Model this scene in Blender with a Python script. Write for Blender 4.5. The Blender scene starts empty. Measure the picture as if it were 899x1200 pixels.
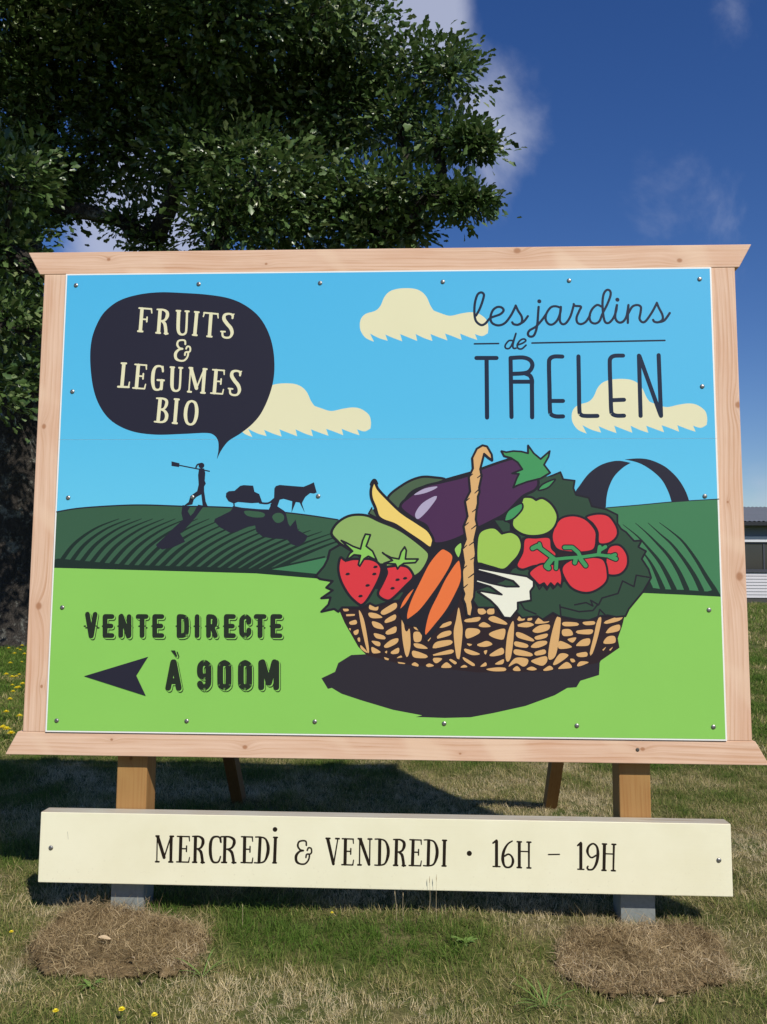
import bpy, bmesh, math, random
import numpy as np
from mathutils import Vector, Matrix, Euler
from mathutils.geometry import delaunay_2d_cdt, tessellate_polygon

random.seed(7)
rng = np.random.default_rng(11)
SC = bpy.context.scene
COL = SC.collection

# ------------------------------------------------------------------ camera
cd = bpy.data.cameras.new('camera')
cam = bpy.data.objects.new('camera', cd)
COL.objects.link(cam)
cd.sensor_fit = 'VERTICAL'
cd.sensor_height = 36.0
cd.lens = 30.0
cd.clip_start = 0.05
cd.clip_end = 6000
cam.matrix_world = Matrix(((0.99905, -0.00177, 0.04346, 0.17528),
                           (0.04325, -0.06623, -0.99687, -3.84073),
                           (0.00464, 0.99780, -0.06609, 1.51960),
                           (0, 0, 0, 1)))
SC.camera = cam
SC.render.resolution_x = 767
SC.render.resolution_y = 1024

# ------------------------------------------------------------------ light
SUN_TO = Vector((0.56, -0.92, 1.0)).normalized()
SUN_EL = math.asin(SUN_TO.z)
SUN_ROT = math.atan2(SUN_TO.x, SUN_TO.y)
sl = bpy.data.lights.new('sun', 'SUN')
sl.energy = 4.7
sl.angle = math.radians(0.5)
sl.color = (1.0, 0.94, 0.845)
sun = bpy.data.objects.new('sun', sl)
COL.objects.link(sun)
sun.rotation_euler = SUN_TO.to_track_quat('Z', 'Y').to_euler()

W = bpy.data.worlds.new('World')
SC.world = W
W.use_nodes = True
wt = W.node_tree
wt.nodes.clear()


def N(t, kind, ins=None, **props):
    n = t.nodes.new(kind)
    for k, v in props.items():
        setattr(n, k, v)
    for k, v in (ins or {}).items():
        s = n.inputs[k]
        if isinstance(v, bpy.types.NodeSocket):
            t.links.new(v, s)
        else:
            s.default_value = v
    return n


def mth(t, op, a, b=None, c=None, clamp=False):
    n = t.nodes.new('ShaderNodeMath')
    n.operation = op
    n.use_clamp = clamp
    for i, v in enumerate((a, b, c)):
        if v is None:
            continue
        if isinstance(v, bpy.types.NodeSocket):
            t.links.new(v, n.inputs[i])
        else:
            n.inputs[i].default_value = v
    return n.outputs[0]


def ramp(t, fac, stops, interp='LINEAR'):
    n = t.nodes.new('ShaderNodeValToRGB')
    n.color_ramp.interpolation = interp
    els = n.color_ramp.elements
    while len(els) < len(stops):
        els.new(0.5)
    for e, (p, c) in zip(els, stops):
        e.position = p
        e.color = (c[0], c[1], c[2], 1) if not isinstance(c, (int, float)) else (c, c, c, 1)
    t.links.new(fac, n.inputs[0])
    return n.outputs[0]


def mixc(t, fac, a, b, blend='MIX'):
    n = t.nodes.new('ShaderNodeMix')
    n.data_type = 'RGBA'
    n.blend_type = blend
    for key, v in ((0, fac), (6, a), (7, b)):
        if isinstance(v, bpy.types.NodeSocket):
            t.links.new(v, n.inputs[key])
        elif key == 0:
            n.inputs[0].default_value = v
        else:
            n.inputs[key].default_value = (v[0], v[1], v[2], 1)
    return n.outputs[2]


# sky: clear Nishita air with thin broken cloud spread over the whole dome
sky = N(wt, 'ShaderNodeTexSky', sky_type='NISHITA', sun_disc=False, sun_elevation=SUN_EL, sun_rotation=SUN_ROT,
        altitude=0.0, air_density=1.0, dust_density=0.25, ozone_density=3.5)
tc = N(wt, 'ShaderNodeTexCoord')
dirv = tc.outputs['Generated']
n1 = N(wt, 'ShaderNodeTexNoise', {'Vector': dirv, 'Scale': 5.5, 'Detail': 9.0, 'Roughness': 0.56, 'Distortion': 0.35})
n2 = N(wt, 'ShaderNodeTexNoise', {'Vector': dirv, 'Scale': 2.1, 'Detail': 3.0, 'Roughness': 0.5})
cl = mth(wt, 'ADD', mth(wt, 'MULTIPLY_ADD', n1.outputs['Fac'], 1.25, -0.25), mth(wt, 'MULTIPLY', n2.outputs['Fac'], 0.35))
# the cloud patches seen over the sign
for (d, rad, amt) in (((0.100, 0.866, 0.487), 0.10, 0.22), ((0.060, 0.889, 0.448), 0.11, 0.19), ((-0.005, 0.828, 0.562), 0.09, 0.55),
                      ((0.33, 0.885, 0.33), 0.18, 0.10), ((0.19, 0.904, 0.383), 0.16, 0.08), ((-0.30, 0.88, 0.362), 0.14, 0.62),
                      ((0.359, 0.931, 0.06), 0.10, 0.17), ((0.03, 0.9, 0.42), 0.12, 0.08)):
    dn = Vector(d).normalized()
    ds = N(wt, 'ShaderNodeVectorMath', {0: dirv, 1: dn}, operation='DISTANCE').outputs['Value']
    b = N(wt, 'ShaderNodeMapRange', {'Value': ds, 'From Min': rad, 'From Max': rad * 0.15, 'To Min': 0.0, 'To Max': amt},
          interpolation_type='SMOOTHERSTEP').outputs['Result']
    cl = mth(wt, 'ADD', cl, b)
cmask = N(wt, 'ShaderNodeMapRange', {'Value': cl, 'From Min': 0.71, 'From Max': 1.12, 'To Min': 0.0, 'To Max': 0.72},
          interpolation_type='SMOOTHSTEP').outputs['Result']
SKY_K = 0.094
hs = N(wt, 'ShaderNodeHueSaturation', {'Color': sky.outputs['Color'], 'Saturation': 1.27, 'Hue': 0.516})
skyc = mixc(wt, cmask, hs.outputs[0], (5.6, 6.0, 7.6))
bg = N(wt, 'ShaderNodeBackground', {'Color': skyc, 'Strength': SKY_K})
wo = N(wt, 'ShaderNodeOutputWorld', {'Surface': bg.outputs[0]})

SC.view_settings.view_transform = 'Standard'
SC.view_settings.look = 'None'
SC.view_settings.exposure = 0.0
SC.view_settings.gamma = 1.0
SC.render.engine = 'CYCLES'


# ------------------------------------------------------------------ helpers
def srgb(r, g, b):
    f = lambda c: (c / 255 / 12.92) if c / 255 <= 0.04045 else ((c / 255 + 0.055) / 1.055) ** 2.4
    return (f(r), f(g), f(b))


def material(name):
    m = bpy.data.materials.new(name)
    m.use_nodes = True
    t = m.node_tree
    return m, t, t.nodes['Principled BSDF']


def simple_mat(name, col, rough=0.6, spec=0.4, metal=0.0, vary=0.12, scale=30.0, bump=0.0, bscale=200.0):
    m, t, p = material(name)
    co = N(t, 'ShaderNodeTexCoord').outputs['Object']
    nz = N(t, 'ShaderNodeTexNoise', {'Vector': co, 'Scale': scale, 'Detail': 5.0, 'Roughness': 0.6})
    f = mth(t, 'MULTIPLY_ADD', nz.outputs['Fac'], vary * 2, 1 - vary)
    c = N(t, 'ShaderNodeVectorMath', {0: col, 'Scale': f}, operation='SCALE').outputs[0]
    t.links.new(c, p.inputs['Base Color'])
    p.inputs['Roughness'].default_value = rough
    p.inputs['Specular IOR Level'].default_value = spec
    p.inputs['Metallic'].default_value = metal
    if bump:
        nb = N(t, 'ShaderNodeTexNoise', {'Vector': co, 'Scale': bscale, 'Detail': 3.0})
        b = N(t, 'ShaderNodeBump', {'Height': nb.outputs['Fac'], 'Strength': bump, 'Distance': 0.002})
        t.links.new(b.outputs[0], p.inputs['Normal'])
    return m


def mesh_obj(name, verts, faces, mats, parent=None, fmat=None, smooth=False):
    me = bpy.data.meshes.new(name)
    me.from_pydata([tuple(v) for v in verts], [], [tuple(f) for f in faces])
    for m in (mats if isinstance(mats, (list, tuple)) else [mats]):
        me.materials.append(m)
    if fmat is not None:
        me.polygons.foreach_set('material_index', fmat)
    if smooth:
        me.polygons.foreach_set('use_smooth', [True] * len(me.polygons))
    me.update()
    o = bpy.data.objects.new(name, me)
    COL.objects.link(o)
    if parent:
        o.parent = parent
    return o


def bm_obj(name, bm, mats, parent=None, smooth=False):
    me = bpy.data.meshes.new(name)
    bm.to_mesh(me)
    bm.free()
    for m in (mats if isinstance(mats, (list, tuple)) else [mats]):
        me.materials.append(m)
    if smooth:
        me.polygons.foreach_set('use_smooth', [True] * len(me.polygons))
    o = bpy.data.objects.new(name, me)
    COL.objects.link(o)
    if parent:
        o.parent = parent
    return o


def prism(profile, axis, a0, a1, bevel=0.0, seg=2):
    """closed profile of (u,v) extruded along an axis from a0 to a1, edges rounded"""
    bm = bmesh.new()
    def mk(u, v, a):
        return {'x': (a, u, v), 'y': (u, a, v), 'z': (u, v, a)}[axis]
    lo = [bm.verts.new(mk(u, v, a0)) for u, v in profile]
    hi = [bm.verts.new(mk(u, v, a1)) for u, v in profile]
    n = len(profile)
    bm.faces.new(lo)
    bm.faces.new(hi[::-1])
    for i in range(n):
        bm.faces.new((lo[i], hi[i], hi[(i + 1) % n], lo[(i + 1) % n]))
    bmesh.ops.recalc_face_normals(bm, faces=bm.faces)
    if bevel:
        bmesh.ops.bevel(bm, geom=list(bm.edges), offset=bevel, segments=seg, affect='EDGES', profile=0.5, clamp_overlap=True)
    return bm


def box(x0, x1, y0, y1, z0, z1, bevel=0.0, seg=2):
    return prism([(x0, y0), (x1, y0), (x1, y1), (x0, y1)], 'z', z0, z1, bevel, seg)


def thing(name, label, cat, loc=(0, 0, 0), rot=(0, 0, 0), group=None):
    o = bpy.data.objects.new(name, None)
    COL.objects.link(o)
    o.location = loc
    o.rotation_euler = rot
    o.empty_display_size = 0.2
    tag(o, label, cat, group)
    return o


def tag(o, label, cat, group=None):
    o['label'] = label
    o['category'] = cat
    if group:
        o['group'] = group


def tube_rings(pts, rads, n=8, jitter=0.0, rg=None):
    """a tapered tube along points; returns verts, faces"""
    V, F = [], []
    pts = [Vector(p) for p in pts]
    up = Vector((0.13, 0.31, 0.94)).normalized()
    for i, p in enumerate(pts):
        d = (pts[min(i + 1, len(pts) - 1)] - pts[max(i - 1, 0)]).normalized()
        a = d.cross(up)
        if a.length < 0.05:
            a = d.cross(Vector((1, 0, 0)))
        a.normalize()
        b = a.cross(d)
        for k in range(n):
            t = 2 * math.pi * k / n
            r = rads[i] * (1 + (rg.uniform(-jitter, jitter) if rg else 0))
            V.append(p + (a * math.cos(t) + b * math.sin(t)) * r)
    for i in range(len(pts) - 1):
        for k in range(n):
            F.append((i * n + k, i * n + (k + 1) % n, (i + 1) * n + (k + 1) % n, (i + 1) * n + k))
    F.append(tuple(range(n))[::-1])
    F.append(tuple((len(pts) - 1) * n + k for k in range(n)))
    return V, F


def hgt(x, y):
    """gentle unevenness of the lawn"""
    x = np.asarray(x, float)
    y = np.asarray(y, float)
    return (0.010 * np.sin(2.3 * x + 0.7) * np.cos(1.9 * y - 0.4) + 0.006 * np.sin(5.1 * x - 1.3 * y) + 0.004 * np.cos(8.3 * y + 3.1 * x)) * np.exp(-((x / 14) ** 2 + (y / 25) ** 2))


def vnoise(x, y, s, seed):
    """smooth value noise"""
    r = np.random.default_rng(seed)
    tab = r.random((64, 64))
    x = np.asarray(x) * s + 1000.3
    y = np.asarray(y) * s + 1000.7
    xi = np.floor(x).astype(int)
    yi = np.floor(y).astype(int)
    fx = x - xi
    fy = y - yi
    fx = fx * fx * (3 - 2 * fx)
    fy = fy * fy * (3 - 2 * fy)
    g = lambda i, j: tab[(xi + i) % 64, (yi + j) % 64]
    return (g(0, 0) * (1 - fx) + g(1, 0) * fx) * (1 - fy) + (g(0, 1) * (1 - fx) + g(1, 1) * fx) * fy


def fbm(x, y, s, seed, o=4):
    v = 0
    a = 0.5
    for k in range(o):
        v = v + a * vnoise(x, y, s * 2 ** k, seed + k)
        a *= 0.5
    return v / (1 - 0.5 ** o)


def inside(px, py, poly):
    px = np.asarray(px)
    py = np.asarray(py)
    r = np.zeros(px.shape, bool)
    n = len(poly)
    for i in range(n):
        x0, y0 = poly[i]
        x1, y1 = poly[(i + 1) % n]
        c = ((y0 > py) != (y1 > py)) & (px < (x1 - x0) * (py - y0) / (y1 - y0 + 1e-12) + x0)
        r ^= c
    return r


# printed artwork of the panel, millimetres from the panel centre: layers of fills, lines and lettering
ART = [
('printed_hill','lower',[
('P','hillL',0,((-1492.6,-70.2),(-1406.7,-55.2),(-1294.3,-45.4),(-1159.6,-38.5),(-1054.9,-38.3),(-905.6,-43.3),(-807.5,-44.6),(-673.8,-49.9),(-493.6,-65.2),(-337.5,-82.8),(-197.5,-103.5),(-105.3,-134.1),(-102.7,-413.9),(-295.3,-365.4),(-566.1,-343.7),(-838.5,-337.4),(-1483.5,-324.9))),
('L','hillink',1,0,22.4,2.8,((-1474,-315.1),(-1406.2,-219),(-1309.8,-146.3),(-1201.9,-101.6))),
('L','hillink',1,0,22.4,2.8,((-1426.9,-316.2),(-1356.6,-220.4),(-1258.7,-147.4),(-1149.7,-101.5))),
('L','hillink',1,0,22.4,2.8,((-1379.8,-317.2),(-1307.1,-221.9),(-1207.6,-148.5),(-1097.6,-101.4))),
('L','hillink',1,0,21.8,2.8,((-1332.7,-318.2),(-1257.7,-223.4),(-1156.6,-149.6),(-1045.5,-101.3))),
('L','hillink',1,0,22.4,2.8,((-1285.8,-319.3),(-1208.3,-224.9),(-1105.6,-150.7),(-993.5,-101.2))),
('L','hillink',1,0,21.8,2.73,((-1238.8,-320.3),(-1159,-226.4),(-1054.7,-151.8),(-941.5,-101.1))),
('L','hillink',1,0,22.4,2.73,((-1192,-321.3),(-1109.7,-227.8),(-1003.9,-152.8),(-889.6,-101))),
('L','hillink',1,0,21.8,2.73,((-1145.1,-322.3),(-1060.5,-229.3),(-953.1,-153.9),(-837.8,-100.9))),
('L','hillink',1,0,22.4,2.73,((-1098.4,-323.4),(-1011.4,-230.8),(-902.4,-155),(-786,-100.8))),
('L','hillink',1,0,21.8,2.73,((-1051.6,-324.4),(-962.3,-234.2),(-851.6,-160),(-734.1,-106.5))),
('L','hillink',1,0,21.8,2.73,((-1005,-325.4),(-913.2,-237.6),(-800.9,-165),(-682.4,-112.2))),
('L','hillink',1,0,22.4,2.73,((-958.4,-326.4),(-864.2,-241),(-750.3,-170),(-630.6,-117.9))),
('L','hillink',1,0,21.8,2.73,((-911.8,-327.4),(-815.2,-244.3),(-699.7,-175),(-579,-123.6))),
('L','hillink',1,0,21.8,2.73,((-865.3,-328.5),(-766.3,-247.7),(-649.2,-180),(-527.5,-129.3))),
('L','hillink',1,0,21.8,2.73,((-818.8,-329.5),(-717.5,-251.1),(-598.8,-184.9),(-476,-135))),
('L','hillink',1,0,21.8,2.73,((-772.4,-330.5),(-668.7,-254.4),(-548.5,-189.9),(-424.6,-140.7))),
('L','hillink',1,0,21.8,2.73,((-726,-331.5),(-620,-257.8),(-498.2,-194.8),(-373.2,-146.4))),
('L','hillink',1,0,21.8,2.73,((-679.7,-332.5),(-571.4,-261.2),(-448,-199.8),(-322,-152.1))),
('L','hillink',1,0,21.8,2.73,((-633.5,-333.5),(-522.8,-264.5),(-397.8,-204.7),(-270.8,-157.7))),
('L','hillink',1,0,21.8,2.66,((-587.3,-334.5),(-474.3,-267.9),(-347.8,-209.6),(-219.6,-163.4))),
('L','hillink',1,0,21.8,2.73,((-541.1,-335.6),(-425.8,-271.2),(-297.8,-214.6),(-168.6,-169))),
('L','hillink',1,0,21.8,2.66,((-495,-336.6),(-377.4,-274.5),(-247.8,-219.5),(-117.6,-174.6))),
('P','hillR',0,((-527.2,-333.2),(-257.3,-273.6),(-237.8,-285),(-233.5,-323.4),(-256.2,-354.1))),
('L','hillink',1,0,8.36,8.58,((-531,-333.2),(-257.3,-272))),
('P','hillink',0,((-1489,-289.9),(-1477.4,-284),(-1152.6,-311.8),(-839,-318.1),(-504.4,-328.1),(-287.8,-348.1),(-256.8,-369),(-287.5,-373),(-566,-349.5),(-838.3,-343.1),(-1484.9,-328.8))),
('L','navy',1,0,6,5.85,((-1492.6,-70.2),(-1406.7,-55.2),(-1294.3,-45.4),(-1159.6,-38.5),(-1054.9,-38.3),(-905.6,-43.3),(-807.5,-44.6),(-673.8,-49.9),(-493.6,-65.2),(-337.5,-82.8),(-197.5,-103.5)))]),
('printed_figure_shadow','lower',[
('P','navy',0,((-909.9,-37.9),(-914,-74.4),(-906.1,-104.8),(-948.6,-144),(-974,-170),(-1026.6,-220.4),(-1020.1,-230.7),(-996.2,-241),(-945.9,-230.5),(-893.5,-205.2),(-903.6,-187.1),(-916.4,-169),(-870.7,-122.1),(-849.6,-96),(-816,-48.2),(-792.5,-43.8),(-838.2,-36),(-858.9,-74.3),(-871.7,-87.4),(-885.4,-65.7),(-873,-43))),
('P','navy',0,((-675.5,-47.6),(-689.1,-65.6),(-758.8,-100.8),(-762.4,-112.5),(-734.3,-139.7),(-686.7,-164.5),(-655.6,-159),(-617,-139.4),(-574.2,-130),(-568.1,-158.7),(-538,-181.9),(-491.2,-189.5),(-428.9,-193.2),(-405.2,-216.3),(-374,-225.5),(-343.4,-199.1),(-333.7,-177.4),(-379.1,-150.5),(-390,-103.9),(-414.4,-135),(-424,-119.5),(-434.1,-76.8),(-446.8,-65.1),(-517.2,-57.5),(-626.7,-53.7))),
('P','hillL',1,((-626.4,-69.4),(-614.8,-63.1),(-571.7,-65.4),(-534,-75.4),(-536,-91),(-571.1,-94.2),(-610.3,-86.5))),
('P','hillL',1,((-496.9,-92.5),(-485.5,-76.9),(-462.2,-73),(-444.9,-84.6),(-443.7,-104),(-461.4,-117.3),(-480.9,-115.8)))]),
('printed_hill','lower',[
('P','hillR',0,((925.5,-55),(1004.9,-47.2),(1152,-34.4),(1302.4,-20),(1500.3,-6),(1497.3,-442.2),(1161.2,-425.5),(955.8,-445.5))),
('L','hillink',1,0,23.7,2.28,((1481.2,-438),(1465,-405.7),(1432.2,-350.8),(1389.9,-275.8),(1337.5,-200.3),(1289,-154.9),(1235.2,-113.4))),
('L','hillink',1,0,23.7,2.22,((1410.5,-413.5),(1382.7,-351.1),(1340.2,-281),(1287.5,-210.6),(1238.9,-165.2),(1185.2,-114.6))),
('L','hillink',1,0,23.7,2.22,((1346.4,-408.8),(1313.9,-331.4),(1271.2,-261.1),(1222.8,-205.8),(1179,-160.3),(1130.1,-115.7))),
('L','hillink',1,0,23.7,2.22,((1291.9,-409.1),(1263.9,-346.7),(1230.7,-286.5),(1187.3,-231.2),(1138.7,-175.6),(1074.8,-122.5))),
('L','hillink',1,0,23.7,2.28,((1242.4,-406.9),(1214.5,-336.9),(1186,-281.6),(1137.7,-216.2))),
('L','hillink',1,0,23.7,2.22,((1188,-402.2),(1164.7,-337.1),(1136.2,-281.9))),
('P','hillink',0,((1142.6,-432.5),(1168.6,-382.3),(1197.9,-402.2),(1237.4,-407.9),(1336.4,-410.4),(1435,-416.8),(1464.9,-408.2),(1493.6,-436.4),(1488.5,-441.4),(1162.5,-427.4))),
('L','navy',1,0,4.07,4.07,((1004.9,-47.2),(1152,-34.4),(1302.4,-20),(1499.5,-7.5)))]),
('printed_polytunnel_arch','lower',[
('P','navy',1,((867.8,17.7),(889.6,56.3),(928.5,106.5),(974.7,141.4),(1020.6,159.2),(1066.2,164.6),(1115.2,155.2,1),(1080.7,133.6),(1042,94.9),(1018.3,48.6),(1006,2.4),(1001.3,-47.5,1),(963.4,-51.4),(925.8,-43.8),(895.9,-20.8))),
('P','navy',1,((1089.1,170.7,1),(1149.8,175.3),(1202.5,168.3),(1262.2,141.2),(1306.4,102.6),(1335.4,64.1),(1356.7,21.9),(1368.4,-14.8,1),(1291.7,-20.3,1),(1277.9,25.7),(1253,75.7),(1216.3,114.2),(1171.7,145.1),(1134.3,160.6)))]),
('printed_field','lower',[
('P','field',0,((-1483.4,-326.8),(-838.4,-341.2),(-566,-347.6),(-287.5,-369.2),(-102.7,-413.9),(955.8,-445.5),(1161.2,-425.5),(1328,-432),(1492.6,-439.6),(1492.3,-1051.6),(-1495.1,-1056.2)))]),
('printed_farmer','lower',[
('P','navy',0,((-967.1,163.6),(-929.8,154.8),(-931,137.2),(-966.4,142.5))),
('L','navy',0,0,5.2,5.2,((-933.1,146),(-789.9,117.8))),
('D','navy',13.2,(-827.5,144.2)),
('L','navy',1,0,7.2,7.2,((-853.5,131.9),(-846.9,147.7),(-830.4,153))),
('P','navy',0,((-838.5,131),(-814.8,131),(-808.9,109.1),(-810.6,74),(-805,60.9),(-812.5,47.8),(-811.9,25.9),(-803.6,-22),(-792.5,-45.5),(-817,-41.2),(-824.6,11.1),(-846.2,-0.3),(-858.9,-13.4),(-864.4,-35.2),(-906.2,-43.1),(-882.3,-23.9),(-874.3,4),(-844.3,25.9),(-838.2,56.5),(-842,100.3)))]),
('printed_cart','lower',[
('P','navy',0,((-711.6,-0.2),(-710.3,17.3),(-698.2,26),(-672.1,27.8),(-646.5,50.5),(-630.8,54),(-587.2,51.4),(-580.5,23.5),(-558.5,13),(-543.7,-26.1),(-594.1,-28.7),(-655.2,-23.6),(-674.2,-30.6),(-698.9,-20.2))),
('L','navy',0,0,6.4,6.4,((-674.4,-23.6),(-671.2,-47.9))),
('L','navy',1,0,8.58,8.58,((-555,-26.9),(-515.9,-28.6),(-481.6,-4.3))),
('L','navy',1,0,8,7.8,((-675.6,-46.2),(-610.9,-57.4),(-532.5,-65.1),(-504.9,-56.4),(-502.7,-34.7)))]),
('printed_horse','lower',[
('P','navy',0,((-489.4,39.2),(-482.7,49.7),(-465.4,54.9),(-404.5,49.7),(-356.7,46.2),(-330.8,56.7),(-309.3,67.1),(-303.9,48),(-295.7,20.2),(-308.6,15),(-325.9,17.6),(-347.3,0.2),(-358.3,-19.7),(-362.4,-30.1),(-348.8,-71.7),(-372.9,-25.8),(-390.2,-23.3),(-409.3,-71.8),(-406.7,-19.8),(-446.8,-8.6),(-464.1,-12.9),(-473.9,-43.3),(-445.9,-61.5),(-428.3,-75.3),(-480.5,-63.2),(-515.2,-61.6),(-506.9,-43.4),(-502,-28.6),(-511.7,-23.4),(-490.3,-4.3)))]),
('printed_basket','lower',[
('P','soot',0,((-263.1,-810.2),(-203,-781.3),(-189.1,-743),(-132,-707.1),(140.3,-690.5),(849.4,-684.3),(975.6,-697.2),(960.9,-732.3),(957.1,-783.9),(875.4,-809.8),(858.1,-837.9),(818.9,-841.1),(762.3,-873.7),(635.4,-920.9),(494.5,-953.1),(395.8,-972.3),(282.8,-976.5),(155.3,-973.8),(183.6,-966.5),(55.8,-944.3),(-87.1,-904),(-173.2,-876.8),(-216.5,-852),(-233.7,-856.4))),
('P','umber',0,((-194.1,-471.5),(-185.9,-513.2),(-162.4,-566),(-131.3,-618.5),(-100.4,-670.9),(-62.1,-708.1),(89.6,-744.1),(428.2,-778),(727,-771.4),(950.4,-732.3),(1048.1,-664.8),(1041.6,-624.1),(1061.2,-571.9),(1073.4,-527.1),(1078.4,-467.2),(581.5,-372.3),(-102.7,-413.9))),
('P','tan',1,((-97.9,-508.9),(-74.6,-557.9),(-53,-678.3),(-58.2,-694.9),(-73.9,-640.9),(-93.7,-550.5))),
('P','tan',1,((98.2,-511.4),(104.6,-586.8),(116,-601.8),(127.4,-590.4),(131.4,-661.7),(120.2,-710.5),(108.8,-703.1),(95.6,-632),(91.5,-556.7))),
('P','tan',1,((344.9,-494.6),(356.1,-547.3),(362,-599.9),(350.4,-708.5),(342.8,-719.7),(333.1,-704.9),(322.7,-607.7),(333.5,-547.5))),
('P','tan',1,((-169.3,-486.6),(-143.8,-509.2),(-162.9,-514.7),(-170.6,-505.6))),
('P','tan',1,((-156.6,-528.3),(-116.9,-526.5),(-118.3,-533.3),(-155,-535.8))),
('P','tan',1,((-141.7,-562.2),(-112.8,-552.2),(-108.8,-569.5),(-135.5,-573.5))),
('P','tan',1,((-122.2,-603.6),(-100.9,-594.4),(-102.3,-612.5),(-116,-618.7))),
('P','tan',1,((-88.9,-663.6),(-58.2,-694.9),(-69.6,-693.5),(-88.8,-678.6))),
('P','tan',1,((-104.4,-633.6),(-94.5,-629.8),(-92.8,-648.6),(-100.5,-647.2))),
('P','tan',1,((-143,-588.7),(-135.3,-590.1),(-136.8,-600))),
('P','tan',1,((-48.4,-482),(-16.4,-478),(-16.2,-508.4),(-52.1,-503.3))),
('P','tan',1,((-54.3,-520),(-21.4,-523.5),(5.4,-540.7),(-36.5,-544.1),(-53.4,-535.1))),
('P','tan',1,((-38.7,-557.7),(-2,-568.7),(11.8,-591.3),(-20.9,-587.8),(-36.3,-576.6))),
('P','tan',1,((-30.7,-610.4),(13.5,-621.4),(17.4,-636.4),(-20.6,-631.4))),
('P','tan',1,((-41.1,-644.4),(-5.3,-649.4),(-5.2,-666.7),(-24.2,-663.1))),
('P','tan',1,((-39.4,-670.7),(-1.2,-692.9),(-31.6,-699.2),(-40.8,-689.5))),
('P','tan',1,((1.4,-512),(62.2,-475.3),(66.2,-500.2),(13,-528.6))),
('P','tan',1,((20.7,-549.7),(62.5,-526.7),(62.6,-549.4),(20.8,-564.8))),
('P','tan',1,((22.5,-602.5),(65,-579.6),(65.1,-605.9),(27.2,-616))),
('P','tan',1,((13.8,-666.5),(44,-639.9),(75.9,-632.2),(70.7,-653.2),(29,-673.9))),
('P','tan',1,((44.3,-692.5),(78.3,-673.4),(78.4,-695.9),(51.9,-701.4))),
('P','tan',1,((142.4,-548.8),(165.2,-537.3),(186.5,-552.3),(165.2,-556.2))),
('P','tan',1,((146.3,-571.4),(176.6,-567.4),(179,-597.5),(150.1,-590.2))),
('P','tan',1,((146.4,-605.3),(179,-607.3),(176.8,-642.6),(148.7,-645.1))),
('P','tan',1,((146.5,-654.1),(180.6,-657.6),(207.1,-676.1),(157.9,-672.8))),
('P','tan',1,((142.8,-685.6),(203.3,-704.5),(199.6,-717.3),(146.6,-714))),
('P','tan',1,((252.4,-578.1),(307.7,-555.2),(309.2,-570.2),(271.4,-584))),
('P','tan',1,((248.6,-623.3),(271.3,-604.3),(307.6,-596.5),(307.6,-615.3),(250.1,-632.3))),
('P','tan',1,((229.7,-668.4),(248.6,-645.8),(309.1,-637.8),(310.6,-656.5),(241.1,-674.3))),
('P','tan',1,((229.8,-702.1),(312.8,-678.9),(314.3,-696.1),(233.5,-707.3))),
('P','tan',1,((204.8,-638.6),(222.2,-627.2),(210.8,-644.6))),
('P','tan',1,((14.1,-715.2),(36.9,-722.5),(33.1,-728.5),(17.9,-724.2))),
('P','tan',1,((74.8,-735.6),(108.9,-740.5),(105.1,-744.3),(78.6,-741.6))),
('P','tan',1,((136.9,-747.7),(150.5,-736.4),(167.9,-747.4),(165.6,-754.9))),
('P','tan',1,((199.6,-749.4),(214.7,-741),(235,-750.5),(210.9,-756.7))),
('P','tan',1,((267.5,-757.7),(290.1,-735.1),(314.1,-753.5),(308.9,-758.8))),
('P','tan',1,((352.5,-756.9),(369.1,-745.5),(382.6,-755.1))),
('P','tan',1,((233.5,-717),(271.2,-718.9),(248.6,-739.2),(233.5,-731.9))),
('P','tan',1,((308.9,-720),(335.3,-734.7),(327.7,-743.7),(301.4,-723.8))),
('P','tan',1,((365.4,-712),(414.2,-741.4),(406.6,-750.4),(369.1,-726.9))),
('P','tan',1,((71,-718.5),(89.9,-707.1),(95.9,-714.5))),
('P','tan',1,((17.8,-692.7),(27.6,-686.6),(26.1,-698.6))),
('P','tan',1,((373.5,-547.2),(437.8,-535.4),(430.1,-554.3),(377.3,-558.4))),
('P','tan',1,((379.4,-588.5),(430,-588.1),(435.9,-606.8),(380.8,-629.7))),
('P','tan',1,((373.1,-674.6),(436.9,-696.5),(406.8,-702.7),(375.3,-691.1))),
('P','tan',1,((380.7,-652.2),(403.3,-655.7),(392,-663.3))),
('P','tan',1,((425.9,-655.5),(466.6,-644),(466.4,-662.6),(437.1,-665.1))),
('P','tan',1,((582.3,-553.2),(588.9,-575.6),(582.8,-657.9),(571.1,-717.6),(556,-728.9),(550.3,-695.5),(560.8,-605.8))),
('P','tan',1,((775.4,-536.8),(794.1,-532.9),(785.3,-626.4),(769.3,-701),(742.9,-719.8),(737.3,-693.8),(751.9,-611.8))),
('P','tan',1,((966.1,-527.9),(970.9,-550.3),(953.1,-625),(929.5,-692.1),(918.4,-690.7),(938.5,-610.3),(950.6,-558))),
('P','tan',1,((429.6,-501.6),(444.8,-492.4),(467.3,-512.6),(452.2,-524),(433.3,-520.4))),
('P','tan',1,((471.1,-505.1),(497.6,-493.6),(501.2,-519.9),(474.8,-522.4))),
('P','tan',1,((476.2,-542.7),(501.2,-531.2),(553.7,-557.1),(553.6,-568.4),(497.2,-557.5))),
('P','tan',1,((433,-573),(455.7,-557.8),(485.8,-576.4),(451.8,-580.4))),
('P','tan',1,((478,-610.2),(504.5,-595),(548.2,-587.2),(545.6,-624.6),(534.3,-634.4),(496.7,-625))),
('P','tan',1,((428.8,-659.2),(466.6,-640.2),(492.8,-654.9),(458.9,-666.4))),
('P','tan',1,((481.2,-699.8),(534,-669.5),(541.3,-695.6),(496.2,-707.1))),
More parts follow.
